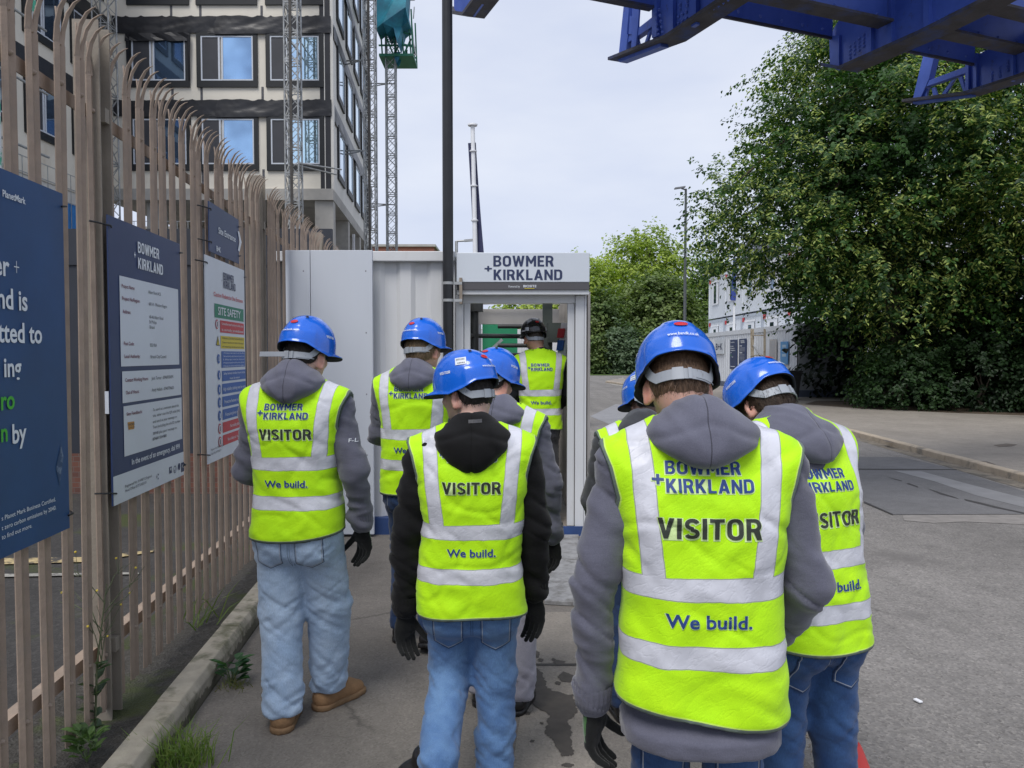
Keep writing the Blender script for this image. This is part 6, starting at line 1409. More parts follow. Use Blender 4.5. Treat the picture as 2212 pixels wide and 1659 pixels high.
def build_hand(parent, wrist, direc, palm_dir, thumb_dir, green, curl=.35):
    """a gloved hand: wrist point, direction of the fingers, where the palm faces and where the thumb points"""
    z = np.array(direc, float); z /= np.linalg.norm(z); pn = np.array(palm_dir, float); pn -= z*pn.dot(z); pn /= np.linalg.norm(pn)
    tv = np.array(thumb_dir, float); tv -= z*tv.dot(z); tv -= pn*tv.dot(pn); tv /= np.linalg.norm(tv); w = np.array(wrist, float)
    fing = []
    for i, (o, L) in enumerate(((.033,.92),(.011,1.0),(-.011,.95),(-.032,.76))):
        c = curl*(1+.16*i); fing.append((finger_chain(w + z*.092 + tv*o - z*abs(o)*.14, z + tv*o*1.3, (c*.7,c*1.15,c*.9), (.046*L,.029*L,.023*L), .01, pn), (.0115,.0105,.0098,.0088)))
    th = finger_chain(w + z*.030 + tv*.030 + pn*.010, z*.80 + tv*.48 + pn*.40, (.05,.22,.22), (.038,.033,.027), .011, pn); fing.append((th, (.0155,.0135,.0125,.0105)))
    def F(x, y, z_):
        q = [x-w[0], y-w[1], z_-w[2]]; a = q[0]*tv[0]+q[1]*tv[1]+q[2]*tv[2]; b = q[0]*pn[0]+q[1]*pn[1]+q[2]*pn[2]; c = q[0]*z[0]+q[1]*z[1]+q[2]*z[2]
        d = smin(ell(a, b, c, (0,0,.055), (.046,.021,.056)), ell(a, b, c, (0,0,.088), (.044,.016,.020)), .012)
        d = smin(d, ell(a, b, c, (.022,.012,.04), (.022,.018,.034)), .012)
        d = smin(d, cap(a, b*1.25, c, (0,0,-.06), (0,0,.03), .037, .030), .02)
        for p, r in fing:
            dd = None
            for i in range(3):
                e = cap(x, y, z_, p[i], p[i+1], r[i], r[i+1]); dd = e if dd is None else np.minimum(dd, e)
            d = smin(d, dd, .006)
        return d
    allp = np.array([q for p, r in fing for q in p] + [w - z*.07, w]); lo, hi = allp.min(0)-.05, allp.max(0)+.05
    P, F_ = sn_mesh(F, lo, hi, .0055, 1); n = nrmls(F, P); P = P + n*(.0012*noise3(P*90, 5))[:,None]
    cen = P[np.asarray(F_)].mean(1) - w; o = smesh('glove', P, F_, [G_black, G_green], parent)
    if green: 
        a_ = cen.dot(pn); c_ = cen.dot(z); t_ = cen.dot(tv); mi = ((a_ < -.006) & (c_ > -.05) & (c_ < .075)).astype(int); o.data.polygons.foreach_set('material_index', mi.tolist())
    return o
def build_shoe(parent, ankle, yaw, pitch, m, ms, z_drop=.085):
    """shoe under an ankle; yaw turns the toe, pitch lifts the heel"""
    Rm = np.array(Matrix.Rotation(yaw, 3, 'Z') @ Matrix.Rotation(-pitch, 3, 'X')); A = np.array(ankle, float)
    def F(x, y, z):
        q = np.stack([x-A[0], y-A[1], z-A[2]], 0); u, v, w = Rm.T @ q; w = w + z_drop
        d = smin(cap(u, v, w, (0,-.035,.045), (0,.12,.036), .047, .043), cap(u, v, w, (0,.12,.036), (.004,.165,.030), .043, .034), .02)
        d = smin(d, cap(u, v, w, (0,-.02,.05), (0,-.012,.092), .045, .043), .03); d = smin(d, ell(u, v, w, (0,.06,.06), (.042,.075,.045)), .02)
        return smax(d, .004-w, .004)
    lo, hi = A-.24, A+.24; P, F_ = sn_mesh(F, lo, hi, .009, 1); o = smesh('shoe', P, F_, m, parent)
    def F2(x, y, z):
        q = np.stack([x-A[0], y-A[1], z-A[2]], 0); u, v, w = Rm.T @ q; w = w + z_drop
        d = smin(cap(u, v, 0*w, (0,-.035,0), (0,.12,0), .053, .051), cap(u, v, 0*w, (0,.12,0), (.004,.17,0), .051, .041), .02); return np.maximum(d, np.abs(w-.010)-.013)
    P, F_ = sn_mesh(F2, lo, hi, .009, 1); smesh('sole', P, F_, ms, o); return o

def person(label, loc, rz, s, look, hood='grey', lean=(0,0), headoff=(0,0,0), head=(0,0,0), armL=None, armR=None, legL=None, legR=None, wx=1.0, vz=0.0, hem=.853, hemtilt=0.0, hoodie_bottom=.86,
           jeans=None, leg_r=(.092,.074,.066), hairc=(.03,.02,.015), hair_t=.007, nape=-.085, fade=.4, skin=(.52,.33,.25), text=('bk','v','w'), res=.011, hl=True, hr=True, green=True, shoes=None, helm='blue', tail=False, seed=1,
           feet=((-.10,0),(.10,0)), stickers=True, toe=((.1,0),(-.1,0)), collar=False, pockets=True, pz=.80, cd=.05, tsc=1.0, tup=(0,0,0), hoodz=0.0, hoodk=1.0, hoodlen=1.0, sleeve_text=False, curl=.48, sleeve=None, gl=None, gr=None):
    e = empty('person', loc, rz, label, 'person', 'visitors in hi vis vests walking to the turnstile', s); g = np.random.default_rng(seed)
    lx, ly = lean; C_s = {'grey': C_grey, 'black': C_black, 'dark': C_dark, 'charcoal': C_charc}[sleeve or hood]; C_h = {'grey': C_greyh, 'black': C_blackh, 'dark': C_dark, 'charcoal': C_charc}[hood]
    def sh(x, y, z): k = np.maximum(z-.95, 0); return x-lx*k, y-ly*k-ly*.6*np.maximum(z-1.3, 0), z
    def shp(p): k = max(p[2]-.95, 0); return (p[0]+lx*k, p[1]+ly*k+ly*.6*max(p[2]-1.3, 0), p[2])
    SL, SR = shp((-.185*wx, -.01, 1.415)), shp((.185*wx, -.01, 1.415)); NB = shp((0, -.015, 1.50))
    # ---------- hoodie: torso and sleeves
    TT = torso_tab(wx, 1.0, .006); lw_ = np.clip((hem+vz-.015-ZT)/.03, 0, 1)*(hoodie_bottom < hem+vz-.03); mid_ = np.clip((ZT-(hem+vz-.02))/.02, 0, 1)*np.clip((1.25-ZT)/.1, 0, 1); TT = (TT[0]+.020*lw_-.008*mid_, TT[1]+.034*lw_-.008*mid_, TT[2]-.004*lw_)
    def sleeves(x, y, z, k=1.0):
        d = None
        for S_, A_ in ((SL, armL), (SR, armR)):
            el, wr = A_
            q = smin(cap(x,y,z,S_,el,.070*k,.060*k), cap(x,y,z,el,wr,.060*k,.047*k), .025)
            w_, e_ = np.array(wr), np.array(el); dv = (w_-e_)/np.linalg.norm(w_-e_); q = smin(q, cap(x,y,z,w_-dv*.05,w_-dv*.012,.053*k,.050*k), .012)
            d = q if d is None else np.minimum(d, q)
        return d
    def Fh(x, y, z):
        a, b, c = sh(x, y, z); t = loft(a, b, c, TT); t = smax(t, hoodie_bottom-z, .012); t = smax(t, z-1.56, .02)
        t = smin(t, cap(x,y,z,NB,SL,.062,.066), .05); t = smin(t, cap(x,y,z,NB,SR,.062,.066), .05)
        return smin(t, sleeves(x,y,z), .035)
    allp = np.array([SL,SR,*armL,*armR]); lo = np.minimum(allp.min(0)-.09, (-.25*wx,-.2,hoodie_bottom-.03)); hi = np.maximum(allp.max(0)+.09, (.25*wx,.2,1.60)); lo[2] = min(lo[2], hoodie_bottom-.03)
    hi[1] = max(hi[1], .25+ly*.5); P, F_ = sn_mesh(Fh, lo, hi, res); n = nrmls(Fh, P)
    arm = np.clip((np.abs(P[:,0]-lx*np.maximum(P[:,2]-.95,0))-.17*wx)/.05, 0, 1)
    fold = noise3(np.c_[P[:,0]*7+P[:,2]*9, P[:,1]*7, P[:,2]*21+P[:,0]*12], seed); fold2 = 1-np.abs(noise3(np.c_[P[:,0]*5, P[:,1]*5, P[:,2]*24], seed+4))*2
    cr1 = np.exp(-(noise3(np.c_[P[:,0]*6+P[:,2]*5, P[:,1]*6, P[:,2]*14+P[:,0]*9], seed+6)/.14)**2); P = P - n*(.0085*cr1*arm)[:,None]
    wrz = min(armL[1][2], armR[1][2]); cuff = np.exp(-((P[:,2]-wrz-.075)/.05)**2)
    P = P + n*((.0115*fold + .0065*fold2*(.4+cuff*1.2))*(.3+.7*arm) + .002*noise3(P*34, seed+2))[:,None]
    so_ = smesh('hoodie', P, F_, C_s, e)
    for (el, wr), use in ((armL, hl), (armR, hr)):
        if not use: continue
        w_, e_ = np.array(wr), np.array(el); dv = (w_-e_)/np.linalg.norm(w_-e_); ux_ = norm(np.cross(dv, [0,1,.01])[None])[0]; uy_ = np.cross(dv, ux_); vs, fs = [], []; nn_ = 96
        for j, (o_, r_) in enumerate(((-.062,.052),(-.05,.0535),(-.02,.0510),(.006,.0470),(.008,.040))):
            for k in range(nn_): a_ = 2*math.pi*k/nn_; rr = r_ + (.0012 if k % 4 < 2 else -.0004); vs.append(w_ + dv*o_ + (ux_*math.cos(a_)+uy_*math.sin(a_))*rr)
        for j in range(4): fs += [(j*nn_+k, j*nn_+(k+1) % nn_, (j+1)*nn_+(k+1) % nn_, (j+1)*nn_+k) for k in range(nn_)]
        link_mesh('cuff', vs, fs, C_s, so_, smooth=True, local=True)
    if sleeve_text:
        bs_ = BVHTree.FromPolygons(P.tolist(), [list(map(int, q)) for q in F_]); v, f = text2d('F-L', .250, 1.268, .017, .034, .0); V, Fz = refine(v, f, .01); V, Fz = project(bs_, V, Fz, .003)
        if Fz: link_mesh('lettering', V, Fz, M_bpale, so_, local=True)
    # ---------- vest
    VT = torso_tab(wx, 1.0, .0, vest=True); hz_ = hem+vz
    hemf = lambda x: hz_ + hemtilt*x + .012*np.sin(x*9+seed)
    zz_ = [.5,1.18,1.24,1.34,1.42,1.47,1.55]; xa_ = np.array([.40,.40,.225,.208,.226,.246,.246])*wx
    def armd(x, z): return np.interp(z, zz_, xa_) - np.abs(x)
    def Fv(x, y, z):
        a, b, c = sh(x, y, z); t = loft(a, b, c-vz*.4, VT, 2.7); t = smax(t, z-1.545, .02)
        t = smin(t, cap(x,y,z,NB,SL,.083,.091), .05); t = smin(t, cap(x,y,z,NB,SR,.083,.091), .05)
        t = smax(t, hemf(a)-z, .004); nc_ = (1-np.sqrt((a/.116)**2+((b-.01)/.100)**2))*.09; t = smax(t, np.where(c > 1.40, nc_, -1), .006); return smax(t, -armd(a, c), .004)
    P, F_ = sn_mesh(Fv, (-.34*wx,-.36,hz_-.06), (.34*wx+lx*.6,.42+ly*.6,1.62), res*.9); n = nrmls(Fv, P); a, b, c = sh(*P.T)
    tr = np.minimum(P[:,2]-hemf(a), np.where(c > 1.19, armd(a, c), 1)); low = np.clip((1.15-P[:,2])/.3, 0, 1)
    amp = np.clip(tr/.02, .15, 1)
    f1 = noise3(np.c_[P[:,0]*4.5+P[:,2]*4, P[:,1]*2, P[:,2]*4.5-P[:,0]*2], seed+11); f2 = 1-2*np.abs(noise3(np.c_[P[:,0]*11-P[:,2]*9, P[:,1]*4, P[:,2]*13+P[:,0]*5], seed+12)); f3 = 1-2*np.abs(noise3(np.c_[P[:,0]*24+P[:,2]*13, P[:,1]*8, P[:,2]*17], seed+13))
    f6 = np.exp(-(noise3(np.c_[P[:,0]*5+P[:,2]*4.5, P[:,1]*2, P[:,2]*5.5-P[:,0]*2], seed+14)/.10)**2); f7 = np.exp(-(noise3(np.c_[P[:,0]*7-P[:,2]*4, P[:,1]*2, P[:,2]*7+P[:,0]*3], seed+15)/.10)**2)
    P = P + n*((.008*f1 + .0035*f2 + .001*f3 - .0045*f6 - .0035*f7)*amp + .006*low*np.sin(P[:,0]*26+3*noise3(P*4, seed)+seed)*np.clip((.02+tr)/.1,0,1))[:,None]
    vo = smesh('vest', P - np.array([0,0,vz]), F_, M_vest, e); vo.location = (0,0,vz); add_attr(vo, 'trim', tr)
    bv = BVHTree.FromPolygons((P - np.array([0,0,vz])).tolist(), [list(map(int, q)) for q in F_])
    rows = []
    if 'bk' in text: rows += [(t_, x0*tsc, x1*tsc, 1.40+(zb_-1.40)*tsc+tup[0], h_*tsc, M_tnavy) for t_, x0, x1, zb_, h_ in (('BOWMER',-.092,.072,1.418,.0275),('KIRKLAND',-.092,.098,1.380,.0285),('+',-.122,-.096,1.396,.030))]
    if 'v' in text: rows += [('VISITOR',-.112*tsc,.112*tsc,1.287+tup[1],.045*tsc,M_tblack)]
    if 'w' in text: rows += [('We build.',-.094*tsc,.092*tsc,1.083+tup[2],.030*tsc,M_tnavy)]
    for t, x0, x1, zb, h, m in rows:
        off = .02
        for of, mm, dd in ((.04, M_thalo, .0012), (off, m, .0036)):
            v, f = text2d(t, x0 if of == off else x0-.0024, zb - (.002 if of != off else 0), h*(1 if of == off else 1.0), (x1-x0)*(1 if of == off else 1) + (0 if of == off else .0048), of)
            V, Fz = refine(v + np.array([lx*.4, 0]), f, .0055); V, Fz = project(bv, V, Fz, dd)
            if Fz: link_mesh('lettering', V, Fz, mm, vo, local=True)
    # ---------- hood (or a plain collar)
    C0 = shp((0,0,1.5)); o_ = lambda p: shp(p)
    if collar:
        def Fc(x,y,z): return np.minimum(np.minimum(cap(x,y,z,o_((-.07,.03,1.50)),o_((0,-.07,1.545)),.028,.026), cap(x,y,z,o_((.07,.03,1.50)),o_((0,-.07,1.545)),.028,.026)), cap(x,y,z,o_((-.05,-.05,1.51)),o_((.05,-.05,1.51)),.04,.04))
        P, F_ = sn_mesh(lambda x,y,z: Fc(x,y,z), (-.16,-.2,1.4), (.16,.2,1.65), res); smesh('collar', P, F_, C_h, e)
    else:
        zs_ = np.array([1.40,1.425,1.445,1.465,1.490,1.515,1.545,1.575,1.595,1.62]); zs_ = np.where(zs_ < 1.5, 1.5+(zs_-1.5)*hoodlen, zs_)+hoodz
        hw_ = np.array([.012,.050,.090,.124,.143,.140,.100,.068,.046,.040])*hoodk; hb_ = [-.150,-.182,-.193,-.197,-.195,-.183,-.162,-.132,-.112,-.100]; hf_ = [-.13,-.09,-.04,.01,.05,.06,.06,.05,.03,.02]
        gz = np.linspace(1.2, 1.75, 221); ker = np.exp(-.5*(np.arange(-8,9)/2.6)**2); ker /= ker.sum()
        smt = lambda v: np.convolve(np.pad(np.interp(gz, zs_, v), 8, mode='edge'), ker, 'valid')
        tw, tb, tf_ = smt(hw_), smt(hb_), smt(hf_)
        def Fho(x, y, z):
            a, b, c = sh(x, y, z); w_ = np.interp(c, gz, tw); yb = np.interp(c, gz, tb); yf = np.interp(c, gz, tf_); cy_ = (yb+yf)/2; ry_ = (yf-yb)/2
            q = ((np.abs(a)/w_)**2.1+(np.abs(b-cy_)/ry_)**2.1)**(1/2.1); d = (q-1)*np.minimum(w_, ry_)*.8
            d = smax(d, c-zs_[8], .018); return smax(d, zs_[0]+.018-c, .02)
        P, F_ = sn_mesh(Fho, (-.21+min(0,lx*.6),-.29,1.5-.13*hoodlen+min(0,hoodz)), (.21+max(0,lx*.6),.14+max(ly,0)*.9,1.64), res*.85); n = nrmls(Fho, P)
        fo = noise3(np.c_[P[:,0]*8, P[:,1]*8, P[:,2]*15+np.abs(P[:,0])*16], seed+31); fo2 = 1-2*np.abs(noise3(np.c_[np.abs(P[:,0])*11-P[:,2]*8, P[:,1]*8, P[:,2]*14+P[:,0]*9], seed+32))
        crs = np.exp(-((P[:,2]-1.535-hoodz+.35*np.abs(P[:,0]))/.011)**2); P = P + n*(.006*fo + .006*fo2 - .006*crs - .004*np.exp(-(P[:,0]/.006)**2))[:,None]; hd_ = smesh('hood', P, F_, C_h, e)
        if hood == 'black':
            bh = BVHTree.FromPolygons(P.tolist(), [list(map(int, q)) for q in F_]); V, Fz = refine([(-.012,1.548),(.040,1.550),(.040,1.563),(-.012,1.561)], [(0,1,2,3)], .01); V, Fz = project(bh, V, Fz, .002)
            if Fz: link_mesh('label', V, Fz, MATS['hood label'], hd_, local=True)
    # ---------- head: continuous head, ears, neck and chest
    yaw, pit, rol = (R(q) for q in head); pv = np.array(shp((0,-.005,1.53))) + np.array(headoff)
    Rm = np.array(Matrix.Rotation(yaw,3,'Z') @ Matrix.Rotation(-pit,3,'X') @ Matrix.Rotation(rol,3,'Y')); H0 = pv + Rm @ np.array([0,.018,.132])
    def toh(x, y, z): return Rm.T @ np.stack([x-H0[0], y-H0[1], z-H0[2]], 0)
    nk = H0 + Rm @ np.array([0,-.028,-.075])
    def skull(u, v, w, k=0.0): return smin(ell(u,v,w,(0,-.004,.008),(.075+k,.097+k,.100+k)), ell(u,v,w,(0,-.038,-.045),(.060+k,.055+k,.065+k)), .04)
    def Fb(x, y, z):
        u, v, w = toh(x,y,z); d = skull(u,v,w)
        d = smin(d, ell(u,v,w,(0,.040,-.062),(.056,.058,.062)), .03); d = smin(d, ell(u,v,w,(0,.072,-.098),(.028,.024,.020)), .02)
        au = np.abs(u); d = smin(d, cap(au,v,w,(0,.092,-.010),(0,.112,-.046),.009,.013), .012); d = smin(d, ell(au,v,w,(.026,.080,-.036),(.030,.020,.022)), .015)
        d = smin(d, ell(au,v,w,(.0,.094,-.072),(.022,.010,.005)), .006); d = smin(d, ell(au,v,w,(.0,.092,-.082),(.020,.010,.006)), .006); d = smax(d, -ell(au,v,w,(.030,.100,-.012),(.015,.014,.010)), .012)
        c, s_ = math.cos(.55), math.sin(.55); eu, ev = (au-.083)*c - (v+.014)*s_, (au-.083)*s_ + (v+.014)*c; w = w+.007
        ear = smax(ell(eu,ev,w,(0,0,-.034),(.0088,.024,.036)), -ell(eu,ev,w,(.009,.004,-.030),(.007,.012,.019)), .006); ear = smin(ear, ell(eu,ev,w,(0,.010,-.062),(.006,.009,.010)), .008); w = w-.007; d = smin(d, ear, .008)
        d = smin(d, cap(x,y,z,nk,NB,.057,.064), .03); d = smin(d, cap(x,y,z,NB,SL,.05,.04), .05); d = smin(d, cap(x,y,z,NB,SR,.05,.04), .05)
        a, b, cc = sh(x,y,z); t = smax(loft(a,b,cc,torso_tab(wx*.86,.82)), 1.18-z, .02); return smin(d, smax(t, z-1.5, .02), .04)
    lo, hi = np.minimum(H0-.16, np.array(NB)-np.array([.26,.2,.33])), np.maximum(H0+.16, np.array(NB)+np.array([.26,.22,.1])); P, F_ = sn_mesh(Fb, lo, hi, max(.0075, res*.72))
    bo = smesh('body', P, F_, skin_mat('skin '+str(seed), skin), e); u, v, w = toh(*P.T); warm = np.exp(-((np.abs(u)-.088)/.011)**2)*(np.abs(w+.041) < .05)*(v < .03); add_attr(bo, 'warm', np.clip(warm,0,1))
    for sx in (-1,1):
        mb = MB(); c0_ = H0 + Rm @ np.array([sx*.030,.086,-.012]); f_ = Rm @ np.array([0,1,0]); mb.dome(c0_, f_, .011, .009, 12); mb.build('eye', mat('eye white', (.6,.6,.58), .2, .05, 9), bo, local=True)
    # hair
    rim_front = .03
    def Fha(x, y, z):
        u, v, w = toh(x,y,z); nz_ = .0035*noise3(np.c_[u*60, v*60, w*38], seed+40); th_ = np.arctan2(np.abs(u), -v)
        k = hair_t*np.clip((w-nape)/(.055 if fade > 0 else .02)+.15, -.6, 1)
        d = skull(u,v,w,0.0) - k + nz_*.6; lim = nape + np.interp(th_, [0,.5,.9,1.15,1.35,1.6,2.2,3.2], [0,.004,.014,.03,.055,.072,.075,.09]); d = smax(d, lim-w, .006); return smax(d, w-.085, .01)
    P, F_ = sn_mesh(Fha, H0-.14, H0+.14, max(.006, res*.62)); ho = None
    if len(P):
        n = nrmls(Fha, P); u, v, w = toh(*P.T); back = (v < .05) & (w < .06); ids = np.flatnonzero(back)
        m_ = min(len(ids)*2, 5200); pick = g.choice(ids, m_); B = P[pick] + g.normal(size=(m_,3))*.003; nn = n[pick]; dn = Rm @ np.array([0,-.15,-1.]); D = dn[None,:] - nn*(nn@dn)[:,None] + nn*(.12+.25*g.random((m_,1))) + g.normal(size=(m_,3))*.22; D = norm(D); side = norm(np.cross(D, nn))
        Lh = (hair_t*1.6+.006)*(.5+g.random(m_))[:,None]*np.clip((w[pick]-nape)/.05, .25, 1)[:,None]; wd_ = .0009
        q = np.stack([B-side*wd_, B+side*wd_, B+D*Lh-nn*Lh*.12], 1).reshape(-1,3); b0 = len(P)
        Pa = np.concatenate([P, q]); Fa = [list(map(int, f)) for f in F_] + [[b0+3*i, b0+3*i+1, b0+3*i+2] for i in range(m_)]
        ho = smesh('hair', Pa, Fa, hair_mat('hair '+str(seed), hairc), e)
    # ---------- helmet
    HO = H0 + Rm @ np.array([0,.004,.024]); w2 = lambda V: (np.asarray(V) @ Rm.T) + HO
    V, Fq, mi = HELM; hm = smesh('helmet', w2(V), Fq, [M_hblue if helm == 'blue' else M_hblack, M_hin], e); hm.data.polygons.foreach_set('material_index', mi)
    def deco(name, v2, th0, z0, m, f, off=.0015): Vd, Fd = on_shell(np.array(v2), th0, z0, off, .008, f); link_mesh(name, w2(Vd), Fd, m, hm, local=True)
    circ = [(.019*math.cos(k*.3927), .0085*math.sin(k*.3927)) for k in range(16)]; deco('badge', circ, 0.0, .088, M_logo, [tuple(range(16))], .003)
    if helm == 'blue':
        tv_, tf = text2d('www.bandk.co.uk', 0, 0, .0085, .082, .012, 'c'); deco('lettering', tv_, 0.0, .046, M_bpale, tf, .004)
        for sd_ in (-1,1): tv_, tf = text2d('VISITOR', 0, 0, .012, .056, .01, 'c'); deco('lettering', tv_, sd_*1.62, .040, M_bpale, tf, .002)
        if stickers:
            q = [(-.022,-.015),(.022,-.015),(.022,.017),(-.022,.017)]; deco('sticker', q, -.95, .082, M_bwhite, [(0,1,2,3)], .002)
            for k in range(7): x_ = -.017+k*.005; deco('sticker_print', [(x_,.004),(x_+.0025,.004),(x_+.0025,.012),(x_,.012)], -.95, .082, M_ink, [(0,1,2,3)], .0026)
            for k in range(5): x_ = -.012+k*.006; deco('sticker_print', [(x_,-.010),(x_+.004,-.010),(x_+.004,-.005),(x_,-.005)], -.95, .082, M_ink, [(0,1,2,3)], .0026)
    else:
        for sd_ in (-1,1): deco('reflective_patch', [(-.022,-.016),(.022,-.016),(.022,.016),(-.022,.016)], sd_*.78, .030, M_silver, [(0,1,2,3)], .006); deco('reflective_patch', [(-.03,-.006),(.03,-.006),(.03,.006),(-.03,.006)], sd_*1.15, .016, M_silver, [(0,1,2,3)], .006)
    for k, (x_, z_) in enumerate(((-.022,.122),(.022,.122))): deco('vent', [(-.006,-.004),(.006,-.004),(.006,.004),(-.006,.004)], x_/.05, z_-.006, M_hin, [(0,1,2,3)], .0045)
    ths = list(np.linspace(-1.25, 1.25, 25)); zf = lambda th: -.050 + .050*max(0, abs(th)-.75)/.5; hf = lambda th: .029 if abs(th) < .8 else .029 + .012*min(1, (abs(th)-.8)/.25)
    vs, fs = band(ths, zf, .087+hair_t*.9, .1115+hair_t*.9, hf, .0035); so = link_mesh('strap', w2(np.array(vs)-np.array([0,.004,.004])), fs, M_strap, hm, local=True)
    for th0, hh in ((-.16,.034),(.10,.031)):
        vs, fs = band(list(np.linspace(th0-.12 if hh > .033 else th0-.04, th0+.12 if hh > .033 else th0+.04, 6)), zf, .087+hair_t*.9, .1115+hair_t*.9, hh, .005, .0035); link_mesh('buckle', w2(np.array(vs)-np.array([0,.004,.004])), fs, M_strap, so, local=True)
    vs, fs = band(list(np.linspace(.25,.95,10)), lambda th: -.059, .087+hair_t*.9, .1115+hair_t*.9, .0025, .002, .0032); link_mesh('ridge', w2(np.array(vs)-np.array([0,.004,.004])), fs, M_strap, so, local=True)
    if tail:
        mb = MB(); a_ = np.array([-.02,-.118-hair_t,-.052]); b_ = a_ + np.array([-.13,-.012,-.002]); q = w2([a_, b_]); up_ = Rm @ np.array([0,0,1]); dr = norm((q[1]-q[0])[None])[0]; nn_ = np.cross(dr, up_)
        mb.obox((q[0]+q[1])/2, dr*np.linalg.norm(q[1]-q[0])/2, nn_*.0018, up_*.011); mb.build('strap_tail', M_strap, so, bevel=.001, local=True)
    # ---------- trousers
    jm = jeans; (kL, aL), (kR, aR) = legL, legR; hL, hR = (-.085*wx,0,.90), (.085*wx,0,.90); r0, r1, r2 = leg_r
    TJ = torso_tab(wx, 1.02, -.006); jtop = min(1.0, hoodie_bottom+.035 if hoodie_bottom < .8 else 1.0)
    def Fj(x, y, z):
        a = loft(x, y, z, TJ, 2.3); a = smax(a, z-1.0, .01); a = smax(a, .80-cd-z, .05)
        a = smin(a, ell(np.abs(x), y, z, (.085*wx,-.045,.87-cd*.6), (.095*wx,.095,.115)), .04)
        for h_, k_, n_ in ((hL,kL,aL),(hR,kR,aR)):
            q = smin(cap(x,y,z,h_,k_,r0,r1), cap(x,y,z,k_,n_,r1,r2), .03); q = smax(q, np.minimum(n_[2]-.02, 9)-z if n_[2] < .3 else n_[2]-.03-z, .008); a = smin(a, q, .022+cd*.25)
        return smax(a, z-jtop, .01)
    pts = np.array([hL,hR,kL,kR,aL,aR]); lo, hi = pts.min(0)-.16, pts.max(0)+.16; lo[2] = pts[:,2].min()-.05; hi[2] = 1.03; lo[0] -= .04; hi[0] += .04
    P, F_ = sn_mesh(Fj, lo, hi, res); n = nrmls(Fj, P); z = P[:,2]; baggy = r2/.066
    kz = (kL[2]+kR[2])/2; az = (aL[2]+aR[2])/2; zone = .8*np.exp(-((z-kz-.02)/.12)**2) + 1.5*np.exp(-((z-az-.06)/.09)**2) + .8*np.exp(-((z-.78)/.06)**2)
    f1 = 1-2*np.abs(noise3(np.c_[P[:,0]*7+z*6, P[:,1]*7, z*22+P[:,0]*12], seed+50)); f2 = 1-2*np.abs(noise3(np.c_[P[:,0]*10, P[:,1]*10, z*34-P[:,0]*14], seed+51)); f3 = noise3(np.c_[P[:,0]*9, P[:,1]*9, z*3], seed+52)
    f4 = np.exp(-(noise3(np.c_[P[:,0]*5+z*4, P[:,1]*6, z*19+P[:,0]*14], seed+54)/.13)**2); f5 = np.exp(-(noise3(np.c_[P[:,0]*6-z*5, P[:,1]*6, z*15-P[:,0]*11], seed+55)/.12)**2)
    P = P - n*((.0050*f4+.0045*f5)*np.clip(zone+.35, 0, 1.2))[:,None]
    P = P + n*((.0052*f1 + .0032*f2)*np.clip(zone+.10, 0, 1.5) + .005*f3*baggy)[:,None]; jo = smesh('trousers', P, F_, jm, e)
    if pockets:
        bj = BVHTree.FromPolygons(P.tolist(), [list(map(int, q)) for q in F_])
        for sx in (-1,1):
            c = (sx*.088*wx, pz); pk_ = [(-.062,.072),(.062,.080),(.060,-.055),(0,-.085),(-.060,-.060)]; pk_ = [(c[0]+sx*q[0]*.95, c[1]+q[1]) for q in pk_]
            V, Fz = refine(pk_, [tuple(range(5))], .014); V, Fz = project(bj, V, Fz, .003)
            if Fz: po = link_mesh('pocket', V, Fz, jm, jo, smooth=True, local=True)
            for k in range(5):
                a_, b_ = np.array(pk_[k]), np.array(pk_[(k+1) % 5]); nb = max(2, int(np.linalg.norm(b_-a_)/.012)); dd = (b_-a_)/np.linalg.norm(b_-a_); pp = np.array([-dd[1],dd[0]])*.0012; inn = (np.array(c)-(a_+b_)/2); inn = inn/np.linalg.norm(inn)*.005
                st = [a_+(b_-a_)*i/nb for i in range(nb+1)]
                for of_, mm in ((0*inn, MATS['stitch dark']),(inn, MATS['stitch light'])):
                    v2 = np.array([p+pp+of_ for p in st]+[p-pp+of_ for p in st]); ff = [(i,i+1,nb+2+i,nb+1+i) for i in range(nb)]; V, Fz = project(bj, np.c_[v2[:,0], 0*v2[:,0], v2[:,1]], ff, .0042)
                    if Fz: link_mesh('stitching', V, Fz, mm, po, local=True)
    # ---------- shoes and gloves
    if shoes:
        m1, m2 = shoes
        for (A_, tt) in ((aL, toe[0]), (aR, toe[1])): build_shoe(e, (A_[0]-.06, A_[1]+.03, A_[2]-.015) if A_[2] > .28 else (A_[0], A_[1], A_[2]+.01 if A_[2] > .12 else .088), tt[0], tt[1], m1, m2)
    for use, A_, sd_, o_r in ((hl, armL, -1, gl), (hr, armR, 1, gr)):
        if not use: continue
        el, wr = np.array(A_[0]), np.array(A_[1]); d = (wr-el)/np.linalg.norm(wr-el); pd, td = o_r or ((-sd_*.50,-.75,0), (-sd_*.85,.45,0))
        build_hand(e, wr+d*.028, d, pd, td, green, curl)
    return e
mat('hood label', (.05,.05,.055), .7, .3, 90); mat('stitch light', (.34,.36,.40), .9, .1, 30); mat('stitch dark', (.02,.035,.08), .9, .1, 30)
J_light = denim_mat('light denim', (.29,.40,.56), (.42,.53,.67)); J_mid = denim_mat('mid denim', (.055,.125,.29), (.13,.24,.42)); J_dark = denim_mat('dark denim', (.014,.045,.14), (.045,.105,.24)); J_navy = denim_mat('navy denim', (.012,.03,.085), (.03,.06,.14))
J_greyt = cloth_mat('charcoal trousers', (.05,.05,.056)); J_pale = cloth_mat('pale grey joggers', (.30,.29,.34))

